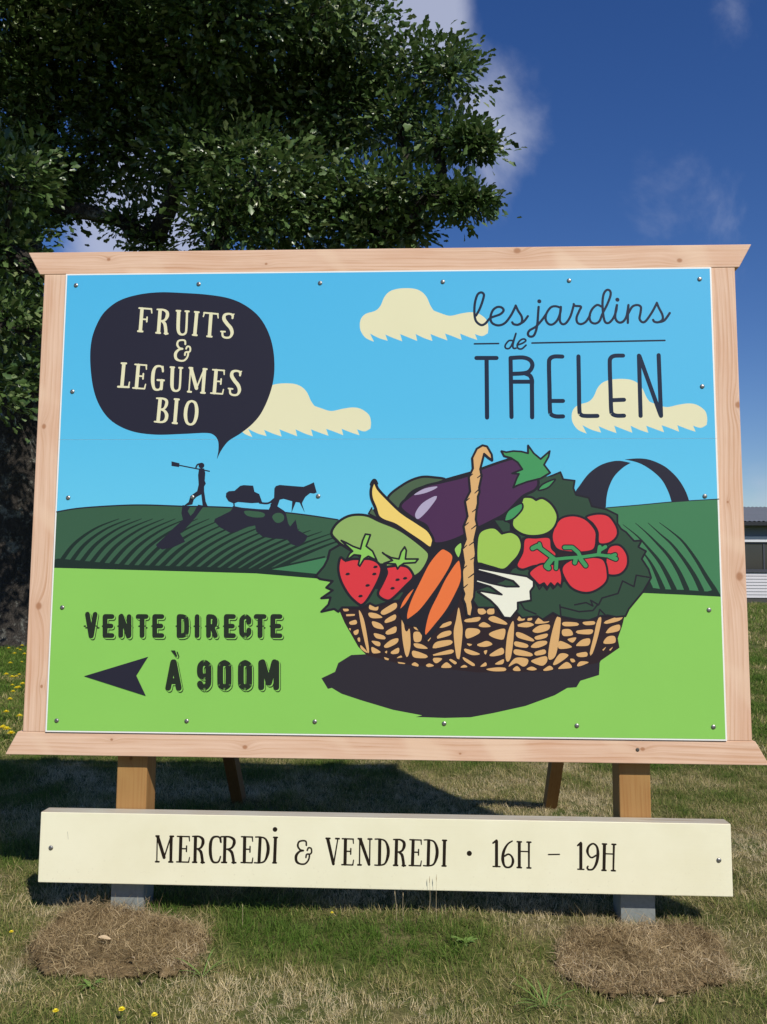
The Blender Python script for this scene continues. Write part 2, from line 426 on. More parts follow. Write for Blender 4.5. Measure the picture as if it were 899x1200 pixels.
('P','tan',1,((455,-685.1),(470.1,-681.3),(462.5,-700))),
('P','tan',1,((503.5,-740.6),(541.1,-719.4),(537.2,-740.2))),
('P','tan',1,((439.6,-752.3),(462.3,-733.5),(465.9,-748.4))),
('P','tan',1,((602.7,-545.5),(625.5,-515.3),(636.5,-545.3),(610.1,-551.5))),
('P','tan',1,((647.7,-548.9),(659.3,-522.6),(668.8,-545))),
('P','tan',1,((681.4,-556.2),(708,-526),(715.2,-552.2),(743.7,-552),(730.1,-559.6),(688.8,-563.6))),
('P','tan',1,((603.9,-568),(647.6,-556.4),(676,-567.5),(647.4,-578.9),(606.1,-575.5))),
('P','tan',1,((669.7,-593.7),(700,-571),(743.5,-567),(738.7,-589.4),(692.1,-603.3))),
('P','tan',1,((598.4,-601.8),(624.6,-605.3),(673,-631),(669.2,-640.8),(605.7,-624.1))),
('P','tan',1,((680.7,-619.8),(733.2,-605.9),(729.3,-623.1),(688,-633.2))),
('P','tan',1,((594.2,-641.4),(646.6,-653.7),(642.7,-668.6),(594.1,-661.6))),
('P','tan',1,((661.4,-664.7),(687.9,-642.1),(729.1,-638),(728.9,-653),(691.3,-668.2))),
('P','tan',1,((590.2,-676.5),(631.3,-681.4),(667.1,-694.4),(661,-705.7),(593.7,-698.8))),
('P','tan',1,((679.9,-686.9),(721.1,-675.4),(724.6,-693.9),(683.4,-701.7))),
('P','tan',1,((563.3,-751.1),(593.6,-713.7),(645.9,-716.9),(645.7,-739.2),(626.9,-750.5),(597.1,-736))),
('P','tan',1,((662.2,-727.9),(690.8,-712.8),(728.2,-705),(731.7,-727.3),(709,-746.1))),
('P','tan',1,((465.8,-763.2),(510.8,-755.4),(548.3,-757.2),(548.2,-769.8),(495.8,-771.8))),
('P','tan',1,((581.9,-762.1),(600.7,-748.6),(615.5,-767.7),(589.3,-769.4))),
('P','tan',1,((641.7,-761.5),(664.2,-750.2),(686.5,-761.1),(667.7,-767.2))),
('P','tan',1,((714,-764.5),(742.6,-745.7),(757.3,-760.4),(727.4,-768.1))),
('P','tan',1,((757.6,-738.2),(788.1,-693.4),(825.2,-700.5),(776.2,-738))),
('P','tan',1,((779.7,-756.5),(817.3,-728.7),(839.3,-752.2),(794.5,-758.6))),
('P','tan',1,((832.4,-715.2),(847.3,-715.1),(854.6,-726.2),(839.6,-730))),
('P','tan',1,((861.7,-744.6),(876.9,-725.9),(912.5,-729.3),(876.5,-745.9))),
('P','tan',1,((805,-555.3),(864.8,-557.1),(868.3,-569.8),(808.5,-572.5))),
('P','tan',1,((800.8,-589),(834.4,-587.2),(845.3,-611),(804.1,-615.1))),
('P','tan',1,((822.6,-629.8),(860,-622.1),(844.7,-644.5))),
('P','tan',1,((788.9,-637.6),(840.7,-663.2),(784.6,-671.1))),
('P','tan',1,((891,-554.7),(939.6,-550.6),(940.8,-564),(902,-567.3))),
('P','tan',1,((864.2,-592.2),(930,-586.5),(923.6,-606.7),(867.7,-604.9))),
('P','tan',1,((859.4,-655.6),(885.9,-631.5),(919.5,-626.8),(913.8,-655.1),(870.6,-659.2))),
('P','tan',1,((861.1,-692.7),(903.6,-684.9),(905.5,-703.5),(869.8,-706))),
('P','tan',1,((988,-550.2),(1063,-523.5),(1051.4,-546),(991.5,-561.4))),
('P','tan',1,((989.3,-600.9),(1009.8,-576.2),(1049.5,-564.7),(1046.7,-590.8),(998.1,-602.3))),
('P','tan',1,((978.8,-639.7),(997.8,-617.2),(1027.6,-615.5),(1028.5,-643),(986.1,-648.6))),
('P','tan',1,((972.9,-675.4),(989.5,-661.9),(978.1,-678.3))),
('P','tan',1,((1002.6,-675.1),(1019.2,-661.7),(1007.8,-678.1)))]),
('printed_greens','lower',[
('P','kale',0,((-187.9,-217),(-232.6,-242.9),(-241.8,-281.4),(-257.4,-313.4),(-295.4,-358.3),(-275.9,-371),(-218.1,-380.3),(-246.6,-409.1),(-217.6,-421.6),(-268.4,-456.8),(-226.8,-453.4),(-236,-485.2),(-267.5,-517),(-210.2,-504),(-190.9,-516.5),(-175.1,-497.4),(-82.6,-496.8),(-50.9,-477.7),(-25.4,-490.1),(38.1,-470.8),(82.6,-464.2),(114.2,-413.4),(139.5,-368.8),(-7.6,-286.8),(-149.2,-223.3))),
('L','ink',0,1,10.14,9.88,((-187.9,-217),(-232.6,-242.9),(-241.8,-281.4),(-257.4,-313.4),(-295.4,-358.3),(-275.9,-371),(-218.1,-380.3),(-246.6,-409.1),(-217.6,-421.6),(-268.4,-456.8),(-226.8,-453.4),(-236,-485.2),(-267.5,-517),(-210.2,-504),(-190.9,-516.5),(-175.1,-497.4),(-82.6,-496.8),(-50.9,-477.7),(-25.4,-490.1),(38.1,-470.8),(82.6,-464.2),(114.2,-413.4),(139.5,-368.8),(-7.6,-286.8),(-149.2,-223.3))),
('P','kale',0,((738.1,87.3),(768.7,98.9),(802.4,112.9),(814.1,80.8),(865.2,74.2),(859,41),(869.9,10.2),(926.4,-2.8),(939,-41.2),(1001,-54.1),(1051.3,-79.3),(1050.5,-117.8),(1066.8,-142.6),(1087.2,-155.8),(1121.9,-195.6),(1155.6,-193.6),(1140,-222.1),(1173.2,-240.9),(1153.7,-275),(1182.4,-320.2),(1192.7,-357.8),(1155.8,-419.9),(1092.7,-495.2),(1077.1,-527),(1036.1,-531),(999,-523.8),(965.5,-527.8),(916.7,-546.8),(864.5,-543.5),(786.3,-529.1),(760.3,-514.3),(715,-544.5),(692.7,-529.7),(625.1,-537.7),(580.4,-493),(429.7,-493.9),(399.6,-448.9),(430.6,-297.1),(660.2,-67))),
('L','ink',0,1,8.36,8.36,((738.1,87.3),(768.7,98.9),(802.4,112.9),(814.1,80.8),(865.2,74.2),(859,41),(869.9,10.2),(926.4,-2.8),(939,-41.2),(1001,-54.1),(1051.3,-79.3),(1050.5,-117.8),(1066.8,-142.6),(1087.2,-155.8),(1121.9,-195.6),(1155.6,-193.6),(1140,-222.1),(1173.2,-240.9),(1153.7,-275),(1182.4,-320.2),(1192.7,-357.8),(1155.8,-419.9),(1092.7,-495.2),(1077.1,-527),(1036.1,-531),(999,-523.8),(965.5,-527.8),(916.7,-546.8),(864.5,-543.5),(786.3,-529.1),(760.3,-514.3),(715,-544.5),(692.7,-529.7),(625.1,-537.7),(580.4,-493),(429.7,-493.9),(399.6,-448.9),(430.6,-297.1),(660.2,-67))),
('L','ink',0,0,6.84,6.84,((1187.3,-357),(1127.9,-347.2),(1116.8,-397.5),(1067.6,-372.7),(1046.5,-428),(976.4,-448.4),(960.8,-478.5),(926.3,-458.7),(935.8,-483.7),(906.2,-468.9),(856.1,-479.2))),
('L','ink',0,0,6.84,6.66,((796,-489.6),(875.6,-509.1),(935.5,-503.7),(955.9,-478.5))),
('L','ink',0,0,6.66,6.66,((791.2,-479.6),(795.4,-534.6))),
('L','ink',0,0,6.66,6.66,((954.7,-538.5),(965.4,-498.5),(994.7,-528.2))),
('L','ink',0,0,6.84,6.84,((687.2,-384.8),(702,-411.9),(717.3,-391.6),(735,-414.7),(749.4,-391.5),(762.2,-409.5),(777.4,-394.3))),
('L','ink',0,0,6.84,6.84,((415.7,-259.4),(587.2,-319.6),(607.5,-309.4))),
('L','ink',0,0,6.66,6.84,((611.1,-460.7),(635.7,-500.7),(685.6,-520.4))),
('P','ink',0,((-44.1,-60.8),(27.7,-9),(140.7,43),(469.2,136.4),(657.3,58.7),(631.2,-13.5),(600.2,-59.7),(599.4,-151.9),(608.1,-294.4),(546.9,-375.7),(405.3,-426.9),(202.9,-428.1),(80.9,-428.8),(-42.5,-276.8),(-104.5,-215.5))),
('P','kale',0,((631.9,58.7),(703.6,96.9),(764.5,91.8),(778.2,-18.4),(651.3,-28.9)))]),
('printed_cucumber','lower',[
('P','gherkin',1,((27.6,-3.8),(99.4,58.5),(171.4,89.7),(233.2,89.7),(282.5,76.2),(151,32.6),(99.7,-19.3),(69.1,-55.5))),
('L','ink',1,1,10.92,10.64,((27.6,-3.8),(99.4,58.5),(171.4,89.7),(233.2,89.7),(282.5,76.2),(151,32.6),(99.7,-19.3),(69.1,-55.5))),
('P','gherkin',0,((-44.6,-49.1),(-59.2,-75),(-21.8,-94.3))),
('L','ink',0,0,6.24,6.24,((-44.6,-49.1),(-59.2,-75),(-21.8,-94.3))),
('P','cucumber',1,((-225.8,-165.7),(-208.3,-127),(-169.9,-95.9),(-124.9,-81.6),(-66.9,-84.7),(-8.8,-110.4),(62,-139.2),(119.8,-174.3),(196.5,-234.9),(213.8,-263.5),(199.8,-305),(174.4,-340.1),(145.8,-359.3,1),(88.5,-350),(-39.5,-299.7),(-168.5,-223.4),(-201,-197.8))),
('L','ink',1,1,11.4,11.7,((-225.8,-165.7),(-208.3,-127),(-169.9,-95.9),(-124.9,-81.6),(-66.9,-84.7),(-8.8,-110.4),(62,-139.2),(119.8,-174.3),(196.5,-234.9),(213.8,-263.5),(199.8,-305),(174.4,-340.1),(145.8,-359.3,1),(88.5,-350),(-39.5,-299.7),(-168.5,-223.4),(-201,-197.8)))]),
('printed_aubergine','lower',[
('P','aubergine',1,((84.4,-45.1),(130.5,6.7),(192.1,48.2),(274.2,68.9),(376.8,94.9),(469.2,136.4),(602.5,177.9),(673.8,167.4),(703.3,74.2),(687.5,32.9),(631.3,2),(559.5,-70.1),(498.3,-106.1),(426.9,-142.2),(335.1,-188.5),(263.8,-209.2),(228.1,-199.1),(202.5,-132.5),(151.3,-101.7))),
('L','ink',1,1,11.7,11.4,((84.4,-45.1),(130.5,6.7),(192.1,48.2),(274.2,68.9),(376.8,94.9),(469.2,136.4),(602.5,177.9),(673.8,167.4),(703.3,74.2),(687.5,32.9),(631.3,2),(559.5,-70.1),(498.3,-106.1),(426.9,-142.2),(335.1,-188.5),(263.8,-209.2),(228.1,-199.1),(202.5,-132.5),(151.3,-101.7))),
('P','lilac',1,((145.9,9.8),(192.1,37.8),(248.6,48.2),(238.3,35.8),(192.1,17.1))),
('P','lilac',1,((151.2,-76),(181.9,-29.5),(238.3,3.7),(246.5,-6.7),(202.5,-65.6),(163.6,-99.7))),
('P','leaf',0,((539.3,209.2),(561.8,203.9),(592.5,209.1),(628.3,207),(658.9,198.6),(659.3,235),(684.4,198.6),(714.7,172.6),(755.9,208.9),(750.4,182.9),(729.6,146.6),(756.6,110.4),(713.6,84.5),(652.4,69),(611.5,53.5),(591,43.2),(606.7,84.5),(617.1,105.2),(586.5,107.3),(632.6,125.9),(612.5,157.1),(582,177.9),(551.4,186.2))),
('L','ink',0,1,8.58,8.58,((539.3,209.2),(561.8,203.9),(592.5,209.1),(628.3,207),(658.9,198.6),(659.3,235),(684.4,198.6),(714.7,172.6),(755.9,208.9),(750.4,182.9),(729.6,146.6),(756.6,110.4),(713.6,84.5),(652.4,69),(611.5,53.5),(591,43.2),(606.7,84.5),(617.1,105.2),(586.5,107.3),(632.6,125.9),(612.5,157.1),(582,177.9),(551.4,186.2))),
('P','leaf',1,((702.8,30.9),(723.4,58.7),(776.5,81.4),(769.2,66),(743.5,41.2))),
('L','ink',1,1,7.6,7.6,((702.8,30.9),(723.4,58.7),(776.5,81.4),(769.2,66),(743.5,41.2)))]),
('printed_banana','lower',[
('P','banana',1,((-33.9,67.7),(-48.5,38.4),(-46.9,-3.8),(-28.5,-49.1),(-15.4,-87.8),(10.5,-107.1),(61.9,-126.3),(119.7,-164.7),(177.3,-203),(212.5,-228.4),(225.2,-225.2),(229.7,-209.2),(231.6,-190),(209.2,-151.6),(164.4,-119.6),(87.3,-68.3),(22.7,-6.9),(-16.2,35.2))),
('L','ink',1,1,12.48,12.48,((-33.9,67.7),(-48.5,38.4),(-46.9,-3.8),(-28.5,-49.1),(-15.4,-87.8),(10.5,-107.1),(61.9,-126.3),(119.7,-164.7),(177.3,-203),(212.5,-228.4),(225.2,-225.2),(229.7,-209.2),(231.6,-190),(209.2,-151.6),(164.4,-119.6),(87.3,-68.3),(22.7,-6.9),(-16.2,35.2))),
('P','ink',1,((-55.1,57.9),(-42.4,80.7),(-26.2,80.7),(-16.4,57.9),(-32.5,62.5),(-45.3,48.2)))]),
('printed_carrots','lower',[
('P','ink',0,((156.9,-412.5),(202.4,-328.6),(248.1,-244.4),(286.3,-221.3),(332,-259.4),(362.3,-282.2),(365.7,-411.3),(339,-487),(278.4,-562.7),(202.8,-645.9),(157.2,-582.4),(104.1,-571.5),(73.5,-511.4))),
('P','carrot',1,((152.7,-403.4),(119.2,-431.7),(92.7,-469.8),(77.6,-513,1),(108,-484.8),(136,-439.2))),
('L','ink',1,1,8.36,8.36,((152.7,-403.4),(119.2,-431.7),(92.7,-469.8),(77.6,-513,1),(108,-484.8),(136,-439.2))),
('P','sprout',1,((324.9,-234.5),(355.5,-203.8),(360.4,-234.4),(345.1,-275.2))),
('L','ink',1,1,7.6,7.6,((324.9,-234.5),(355.5,-203.8),(360.4,-234.4),(345.1,-275.2))),
('P','carrot',1,((263.4,-236.7),(290.1,-236.6),(320.5,-263.3),(312.8,-305.2),(278.5,-366.2),(229.1,-438.6),(172.3,-510.7),(115.4,-554.5,1),(111.6,-526.3),(130.4,-461.9),(172,-374.4),(213.8,-294.2))),
('L','ink',1,1,9.88,9.88,((263.4,-236.7),(290.1,-236.6),(320.5,-263.3),(312.8,-305.2),(278.5,-366.2),(229.1,-438.6),(172.3,-510.7),(115.4,-554.5,1),(111.6,-526.3),(130.4,-461.9),(172,-374.4),(213.8,-294.2))),
('P','carrot',1,((343.3,-282.2),(358.4,-320.2),(358.3,-373.4),(335.4,-430.4),(293.5,-506.2),(240.5,-574.3),(199,-623.4,1),(191.4,-601),(210.2,-518),(248.1,-438.5),(290,-354.8))),
('L','ink',1,1,9.88,9.88,((343.3,-282.2),(358.4,-320.2),(358.3,-373.4),(335.4,-430.4),(293.5,-506.2),(240.5,-574.3),(199,-623.4,1),(191.4,-601),(210.2,-518),(248.1,-438.5),(290,-354.8)))]),
('printed_strawberries','lower',[
('P','ink',0,((-20.3,-299.6),(24.4,-299.4),(27.9,-350.3),(-6.8,-414.1),(-25.9,-414.2),(-13.6,-350.6))),
('P','red',1,((-184,-274.7),(-193.2,-313.1),(-189.6,-351.4),(-173,-395.9),(-140.5,-446.5),(-101.9,-481.1),(-85.9,-485.5),(-63.8,-465.1),(-26,-401.5),(-4,-350.5),(-1,-318.6),(-20.4,-293.2),(-52.5,-280.6),(-90.9,-280.7),(-129.4,-280.9),(-161.4,-287.4))),
('L','ink',1,1,11.4,11.4,((-184,-274.7),(-193.2,-313.1),(-189.6,-351.4),(-173,-395.9),(-140.5,-446.5),(-101.9,-481.1),(-85.9,-485.5),(-63.8,-465.1),(-26,-401.5),(-4,-350.5),(-1,-318.6),(-20.4,-293.2),(-52.5,-280.6),(-90.9,-280.7),(-129.4,-280.9),(-161.4,-287.4))),
('P','red',1,((21.3,-318.5),(24.7,-344),(5.8,-388.6),(-13.1,-426.8),(-9.8,-445.8),(12.6,-461.4),(38.1,-464.4),(69.8,-438.9),(114.1,-394.4),(139.5,-368.8),(142.6,-349.8),(120.2,-318.1),(88.3,-308.7),(50,-312))),
('L','ink',1,1,11.7,11.7,((21.3,-318.5),(24.7,-344),(5.8,-388.6),(-13.1,-426.8),(-9.8,-445.8),(12.6,-461.4),(38.1,-464.4),(69.8,-438.9),(114.1,-394.4),(139.5,-368.8),(142.6,-349.8),(120.2,-318.1),(88.3,-308.7),(50,-312))),
('P','calyx',0,((-159,-207.3),(-129.9,-223.2),(-94.5,-235.9),(-85.2,-197.4),(-72.6,-168.5),(-50.1,-171.6),(-69,-223),(-39.9,-245.4),(-20.4,-286.8),(-59,-267.8),(-78.1,-280.7),(-97,-312.7),(-103.5,-306.4),(-94.3,-264.8),(-123.2,-261.7),(-161.4,-290.6),(-142.5,-255.3),(-129.7,-245.7),(-181.7,-197.7))),
('L','ink',0,1,8.36,8.58,((-159,-207.3),(-129.9,-223.2),(-94.5,-235.9),(-85.2,-197.4),(-72.6,-168.5),(-50.1,-171.6),(-69,-223),(-39.9,-245.4),(-20.4,-286.8),(-59,-267.8),(-78.1,-280.7),(-97,-312.7),(-103.5,-306.4),(-94.3,-264.8),(-123.2,-261.7),(-161.4,-290.6),(-142.5,-255.3),(-129.7,-245.7),(-181.7,-197.7))),
('P','calyx',0,((11.4,-257.9),(43.5,-273.8),(78.6,-280),(88.1,-248.1),(104,-225.6),(111.7,-241.6),(107.3,-279.9),(164.7,-279.7),(152,-295.7),(101,-299.1),(81.9,-311.9),(72.4,-324.7),(62.8,-302.4),(11.6,-299.5),(49.9,-286.5),(4.9,-251.6))),
('L','ink',0,1,8.36,8.58,((11.4,-257.9),(43.5,-273.8),(78.6,-280),(88.1,-248.1),(104,-225.6),(111.7,-241.6),(107.3,-279.9),(164.7,-279.7),(152,-295.7),(101,-299.1),(81.9,-311.9),(72.4,-324.7),(62.8,-302.4),(11.6,-299.5),(49.9,-286.5),(4.9,-251.6))),
('P','ink',1,((-162,-350.7),(-156.3,-343),(-143.5,-342.9),(-140.2,-349.3),(-147.9,-353.8),(-156.2,-354.4))),
('P','ink',1,((-37.5,-318.2),(-31.8,-310.5),(-19,-310.4),(-15.7,-316.8),(-23.4,-321.3),(-31.7,-322))),
('P','ink',1,((-42.3,-350.1),(-36.6,-342.4),(-23.9,-342.3),(-20.6,-348.7),(-28.3,-353.2),(-36.6,-353.9))),
('P','ink',1,((-72,-401.1),(-66.3,-393.4),(-53.5,-393.4),(-50.3,-399.7),(-57.9,-404.2),(-66.2,-404.9))),
('P','ink',1,((-103.5,-448.9),(-97.8,-441.2),(-85,-441.1),(-81.8,-447.5),(-89.4,-451.9),(-97.7,-452.6))),
('P','ink',1,((61.8,-375),(67.5,-367.3),(80.3,-367.2),(83.5,-373.6),(75.9,-378.1),(67.6,-378.7))),
('P','ink',1,((95.6,-368.4),(101.3,-360.8),(114,-360.7),(117.2,-367.1),(109.6,-371.5),(101.3,-372.2))),
('P','ink',1,((39.7,-413.2),(45.4,-405.5),(58.2,-405.4),(61.4,-411.8),(53.8,-416.2),(45.5,-416.9)))]),
('printed_tomatoes','lower',[
('P','umber',0,((629,-182.2),(780.8,-156.3),(981.5,-186.2),(1020.1,-257),(998.1,-358),(797.7,-379.1),(657.7,-329.4),(607.7,-289.1))),
('P','red',1,((639,-187.3),(689.6,-182),(750.2,-181.8),(759.6,-227.6),(779.3,-257.9),(738.6,-298.6),(678,-309),(627.5,-324.4),(602.5,-304.3),(628.3,-248.4))),
('L','ink',1,1,9.88,9.88,((639,-187.3),(689.6,-182),(750.2,-181.8),(759.6,-227.6),(779.3,-257.9),(738.6,-298.6),(678,-309),(627.5,-324.4),(602.5,-304.3),(628.3,-248.4))),
('P','red',1,((657.6,-339.5),(698.2,-303.9),(738.6,-298.6),(788.7,-308.5),(803,-358.9),(797.4,-399.3,1),(782.6,-384.2,1),(769.3,-401.4,1),(752.5,-384.4,1),(737.2,-404.6,1),(722.4,-384.6,1),(702.2,-394.8,1),(682.3,-374.7))),
('L','ink',1,1,9.62,9.88,((657.6,-339.5),(698.2,-303.9),(738.6,-298.6),(788.7,-308.5),(803,-358.9),(797.4,-399.3,1),(782.6,-384.2,1),(769.3,-401.4,1),(752.5,-384.4,1),(737.2,-404.6,1),(722.4,-384.6,1),(702.2,-394.8,1),(682.3,-374.7))),
('P','red',1,((912.9,-89.6),(963.5,-74.2),(1013.6,-84.3),(1047.7,-135.2),(1046.8,-175.9),(1011.1,-206.4),(966,-206.6),(962,-155.8),(942.5,-120.2))),
('L','ink',1,1,9.88,9.88,((912.9,-89.6),(963.5,-74.2),(1013.6,-84.3),(1047.7,-135.2),(1046.8,-175.9),(1011.1,-206.4),(966,-206.6),(962,-155.8),(942.5,-120.2))),
('P','red',1,((760.5,-166.5),(781.4,-115.5),(812,-89.8),(862.6,-82.6),(912.7,-99.9),(952.1,-145.6),(956.4,-186.3),(940.4,-237.1),(859.9,-247.5),(789.7,-237.6),(764.9,-207.2))),
('L','ink',1,1,9.62,9.88,((760.5,-166.5),(781.4,-115.5),(812,-89.8),(862.6,-82.6),(912.7,-99.9),(952.1,-145.6),(956.4,-186.3),(940.4,-237.1),(859.9,-247.5),(789.7,-237.6),(764.9,-207.2))),
('P','red',1,((1000.3,-247),(1020.9,-216.5),(1061,-216.4),(1090.1,-256.7),(1089,-307.2),(1058.3,-342.6),(1013.3,-347.8),(993.7,-327.8))),
('L','ink',1,1,9.88,9.62,((1000.3,-247),(1020.9,-216.5),(1061,-216.4),(1090.1,-256.7),(1089,-307.2),(1058.3,-342.6),(1013.3,-347.8),(993.7,-327.8))),
('P','red',1,((803.3,-338.8),(808.8,-303.4),(849.4,-277.9),(909.7,-267.6),(984.7,-277.4),(1003.3,-347.9),(987.5,-388.2),(937,-420.6),(887,-423.9),(837.4,-399))),
('L','ink',1,1,9.62,9.88,((803.3,-338.8),(808.8,-303.4),(849.4,-277.9),(909.7,-267.6),(984.7,-277.4),(1003.3,-347.9),(987.5,-388.2),(937,-420.6),(887,-423.9),(837.4,-399))),
('L','ink',0,0,27.4,27.4,((694.2,-219.7),(739.1,-253),(769,-276.2))),
('L','ink',0,0,28.9,28.9,((694.2,-219.7),(673.9,-229.9))),
('L','ink',0,0,25.1,24.4,((704.4,-209.5),(709.3,-225.7))),
('L','ink',0,0,23.6,23.6,((753.9,-280.3),(819.3,-273),(889.7,-267.6),(960,-257.2),(1024.9,-265.1))),
('L','ink',0,0,26.6,25.9,((815,-225.3),(850.2,-225.2),(875,-247.4),(884.7,-267.7))),
('L','ink',0,0,31.8,32.7,((759,-276.3),(733.4,-308.8),(743.3,-316.8))),
('L','ink',0,0,26.3,26.3,((779,-283.3),(776.5,-318.7))),
('L','ink',0,0,28.1,28.1,((864.5,-275.8),(859.2,-293.1))),
('L','ink',0,0,28.9,28.1,((884.5,-275.8),(907.1,-306))),
('L','ink',0,0,25.9,26.6,((965.1,-255.2),(970.7,-221.8))),
('L','ink',0,0,25.1,25.1,((970.4,-237),(995.8,-221.7))),
('L','ink',0,0,28.1,28.9,((1010,-263.1),(1039.7,-275.1))),
('L','ink',0,0,25.1,25.1,((1014.9,-265.1),(1038.1,-256.9))),
('L','leaf',0,0,17.48,17.48,((694.2,-219.7),(739.1,-253),(769,-276.2))),
('L','leaf',0,0,19,19,((694.2,-219.7),(673.9,-229.9))),
('L','leaf',0,0,15.2,14.8,((704.4,-209.5),(709.3,-225.7))),
('L','leaf',0,0,13.68,13.68,((753.9,-280.3),(819.3,-273),(889.7,-267.6),(960,-257.2),(1024.9,-265.1))),
('L','leaf',0,0,16.72,16.28,((815,-225.3),(850.2,-225.2),(875,-247.4),(884.7,-267.7))),
('L','leaf',0,0,22.2,22.8,((759,-276.3),(733.4,-308.8),(743.3,-316.8))),
('L','leaf',0,0,16.65,16.65,((779,-283.3),(776.5,-318.7))),
('L','leaf',0,0,18.5,18.5,((864.5,-275.8),(859.2,-293.1))),
('L','leaf',0,0,19,18.5,((884.5,-275.8),(907.1,-306))),
('L','leaf',0,0,16.28,16.72,((965.1,-255.2),(970.7,-221.8))),
('L','leaf',0,0,15.2,15.2,((970.4,-237),(995.8,-221.7))),
('L','leaf',0,0,18.5,19,((1010,-263.1),(1039.7,-275.1))),
('L','leaf',0,0,15.2,15.2,((1014.9,-265.1),(1038.1,-256.9)))]),
('printed_apples','lower',[
('P','apple',1,((436.5,-162.4),(467.1,-141.8),(507.7,-138.6),(538,-164.1,1),(578.6,-156.8),(613.8,-177.2),(626.6,-217.9),(613,-258.6),(587.5,-289.2),(546.8,-324.8),(496.4,-314.9),(445.9,-299.9),(425.7,-289.9),(426.1,-208.4))),
('L','ink',1,1,10.64,10.64,((436.5,-162.4),(467.1,-141.8),(507.7,-138.6),(538,-164.1,1),(578.6,-156.8),(613.8,-177.2),(626.6,-217.9),(613,-258.6),(587.5,-289.2),(546.8,-324.8),(496.4,-314.9),(445.9,-299.9),(425.7,-289.9),(426.1,-208.4))),
('P','apple',1,((583.9,-126.2),(599.7,-64.6),(625.5,-23.5),(635.9,-0.9),(671.4,-0.8),(691.6,-13.1,1),(722.1,-4.9),(762.3,-33.6),(786.8,-84.8),(771,-135.9),(730.2,-166.6),(669.5,-175),(619.1,-161.8))),
('L','ink',1,1,10.64,10.36,((583.9,-126.2),(599.7,-64.6),(625.5,-23.5),(635.9,-0.9),(671.4,-0.8),(691.6,-13.1,1),(722.1,-4.9),(762.3,-33.6),(786.8,-84.8),(771,-135.9),(730.2,-166.6),(669.5,-175),(619.1,-161.8))),
('P','kale',0,((508,-105.9),(548.6,-105.8),(573.8,-121.1),(573.6,-151.8),(543.1,-156.9))),
('P','leaf',1,((550.6,-105.8),(564.2,-64.7),(600,-39),(628.5,-28.6),(630.3,-54.3),(599.5,-90.3),(574,-105.7))),
('L','ink',1,1,8.36,8.36,((550.6,-105.8),(564.2,-64.7),(600,-39),(628.5,-28.6),(630.3,-54.3),(599.5,-90.3),(574,-105.7)))]),
('printed_leeks','lower',[
('P','white',0,((430.6,-318.3),(526.6,-335.1),(647.3,-354.7),(677.3,-374.7),(677,-399.9),(661.7,-420.2),(664.3,-460.4),(605.9,-470.8),(605.7,-500.9),(575.2,-539.2),(545.1,-536.4),(515.3,-491.4),(485.3,-461.5),(430.1,-423.5),(445.2,-421.4),(535.9,-436),(485.7,-401),(420.2,-381.1),(425.3,-369),(485.8,-385.8),(556.3,-400.6),(611.7,-400.3),(586.7,-375.2),(506.3,-350.3),(430.6,-330.4))),
('L','ink',0,1,9.12,8.88,((430.6,-318.3),(526.6,-335.1),(647.3,-354.7),(677.3,-374.7),(677,-399.9),(661.7,-420.2),(664.3,-460.4),(605.9,-470.8),(605.7,-500.9),(575.2,-539.2),(545.1,-536.4),(515.3,-491.4),(485.3,-461.5),(430.1,-423.5),(445.2,-421.4),(535.9,-436),(485.7,-401),(420.2,-381.1),(425.3,-369),(485.8,-385.8),(556.3,-400.6),(611.7,-400.3),(586.7,-375.2),(506.3,-350.3),(430.6,-330.4)))]),
('printed_basket_handle','lower',[
('P','tan',0,((454.4,235.4),(474.8,230.3),(495.3,193.6),(498.2,167.4),(481.8,178),(461.5,196.7),(454.1,167.5),(443.5,126.2),(449.5,95.1),(438.1,43.1),(439.9,21.4),(432.1,2.1),(432,-28.8),(427.3,-49.7),(422.1,-101.3),(429.6,-132),(415.9,-193.3),(421.7,-254.5),(416.2,-297.2),(417.9,-335.2),(415.7,-411),(412.5,-448.8),(404.1,-467.7),(407.8,-494.1),(400,-535.5),(381.2,-528.1),(373.8,-479.2),(364.1,-456.7),(370.2,-433.9),(362.7,-411.3),(360.3,-335.4),(369.1,-295.5),(360.6,-234.5),(377.9,-190.4),(367.8,-132.1),(385.9,-86.7),(374.7,-18.9),(397.8,25.3),(392.3,89.7),(410.9,130.1),(408,178),(428.6,219.8))),
('L','ink',0,1,10.14,9.88,((454.4,235.4),(474.8,230.3),(495.3,193.6),(498.2,167.4),(481.8,178),(461.5,196.7),(454.1,167.5),(443.5,126.2),(449.5,95.1),(438.1,43.1),(439.9,21.4),(432.1,2.1),(432,-28.8),(427.3,-49.7),(422.1,-101.3),(429.6,-132),(415.9,-193.3),(421.7,-254.5),(416.2,-297.2),(417.9,-335.2),(415.7,-411),(412.5,-448.8),(404.1,-467.7),(407.8,-494.1),(400,-535.5),(381.2,-528.1),(373.8,-479.2),(364.1,-456.7),(370.2,-433.9),(362.7,-411.3),(360.3,-335.4),(369.1,-295.5),(360.6,-234.5),(377.9,-190.4),(367.8,-132.1),(385.9,-86.7),(374.7,-18.9),(397.8,25.3),(392.3,89.7),(410.9,130.1),(408,178),(428.6,219.8))),
('L','tan',0,0,4.68,4.68,((405.7,87.3),(425,118.4))),
('L','tan',0,0,4.56,4.68,((389.9,-28.9),(413,9.8))),
('L','tan',0,0,4.68,4.56,((381.8,-144.4),(404.9,-105.9))),
('L','tan',0,0,4.56,4.56,((377.7,-251.6),(396.8,-220.9))),
('L','tan',0,0,4.56,4.44,((377.2,-373.3),(396.4,-327.7))),
('L','ink',0,0,6.46,3.9,((451.8,102.9),(430.6,87.3))),
('L','ink',0,0,6.46,3.8,((440,36.9),(418.8,17.5))),
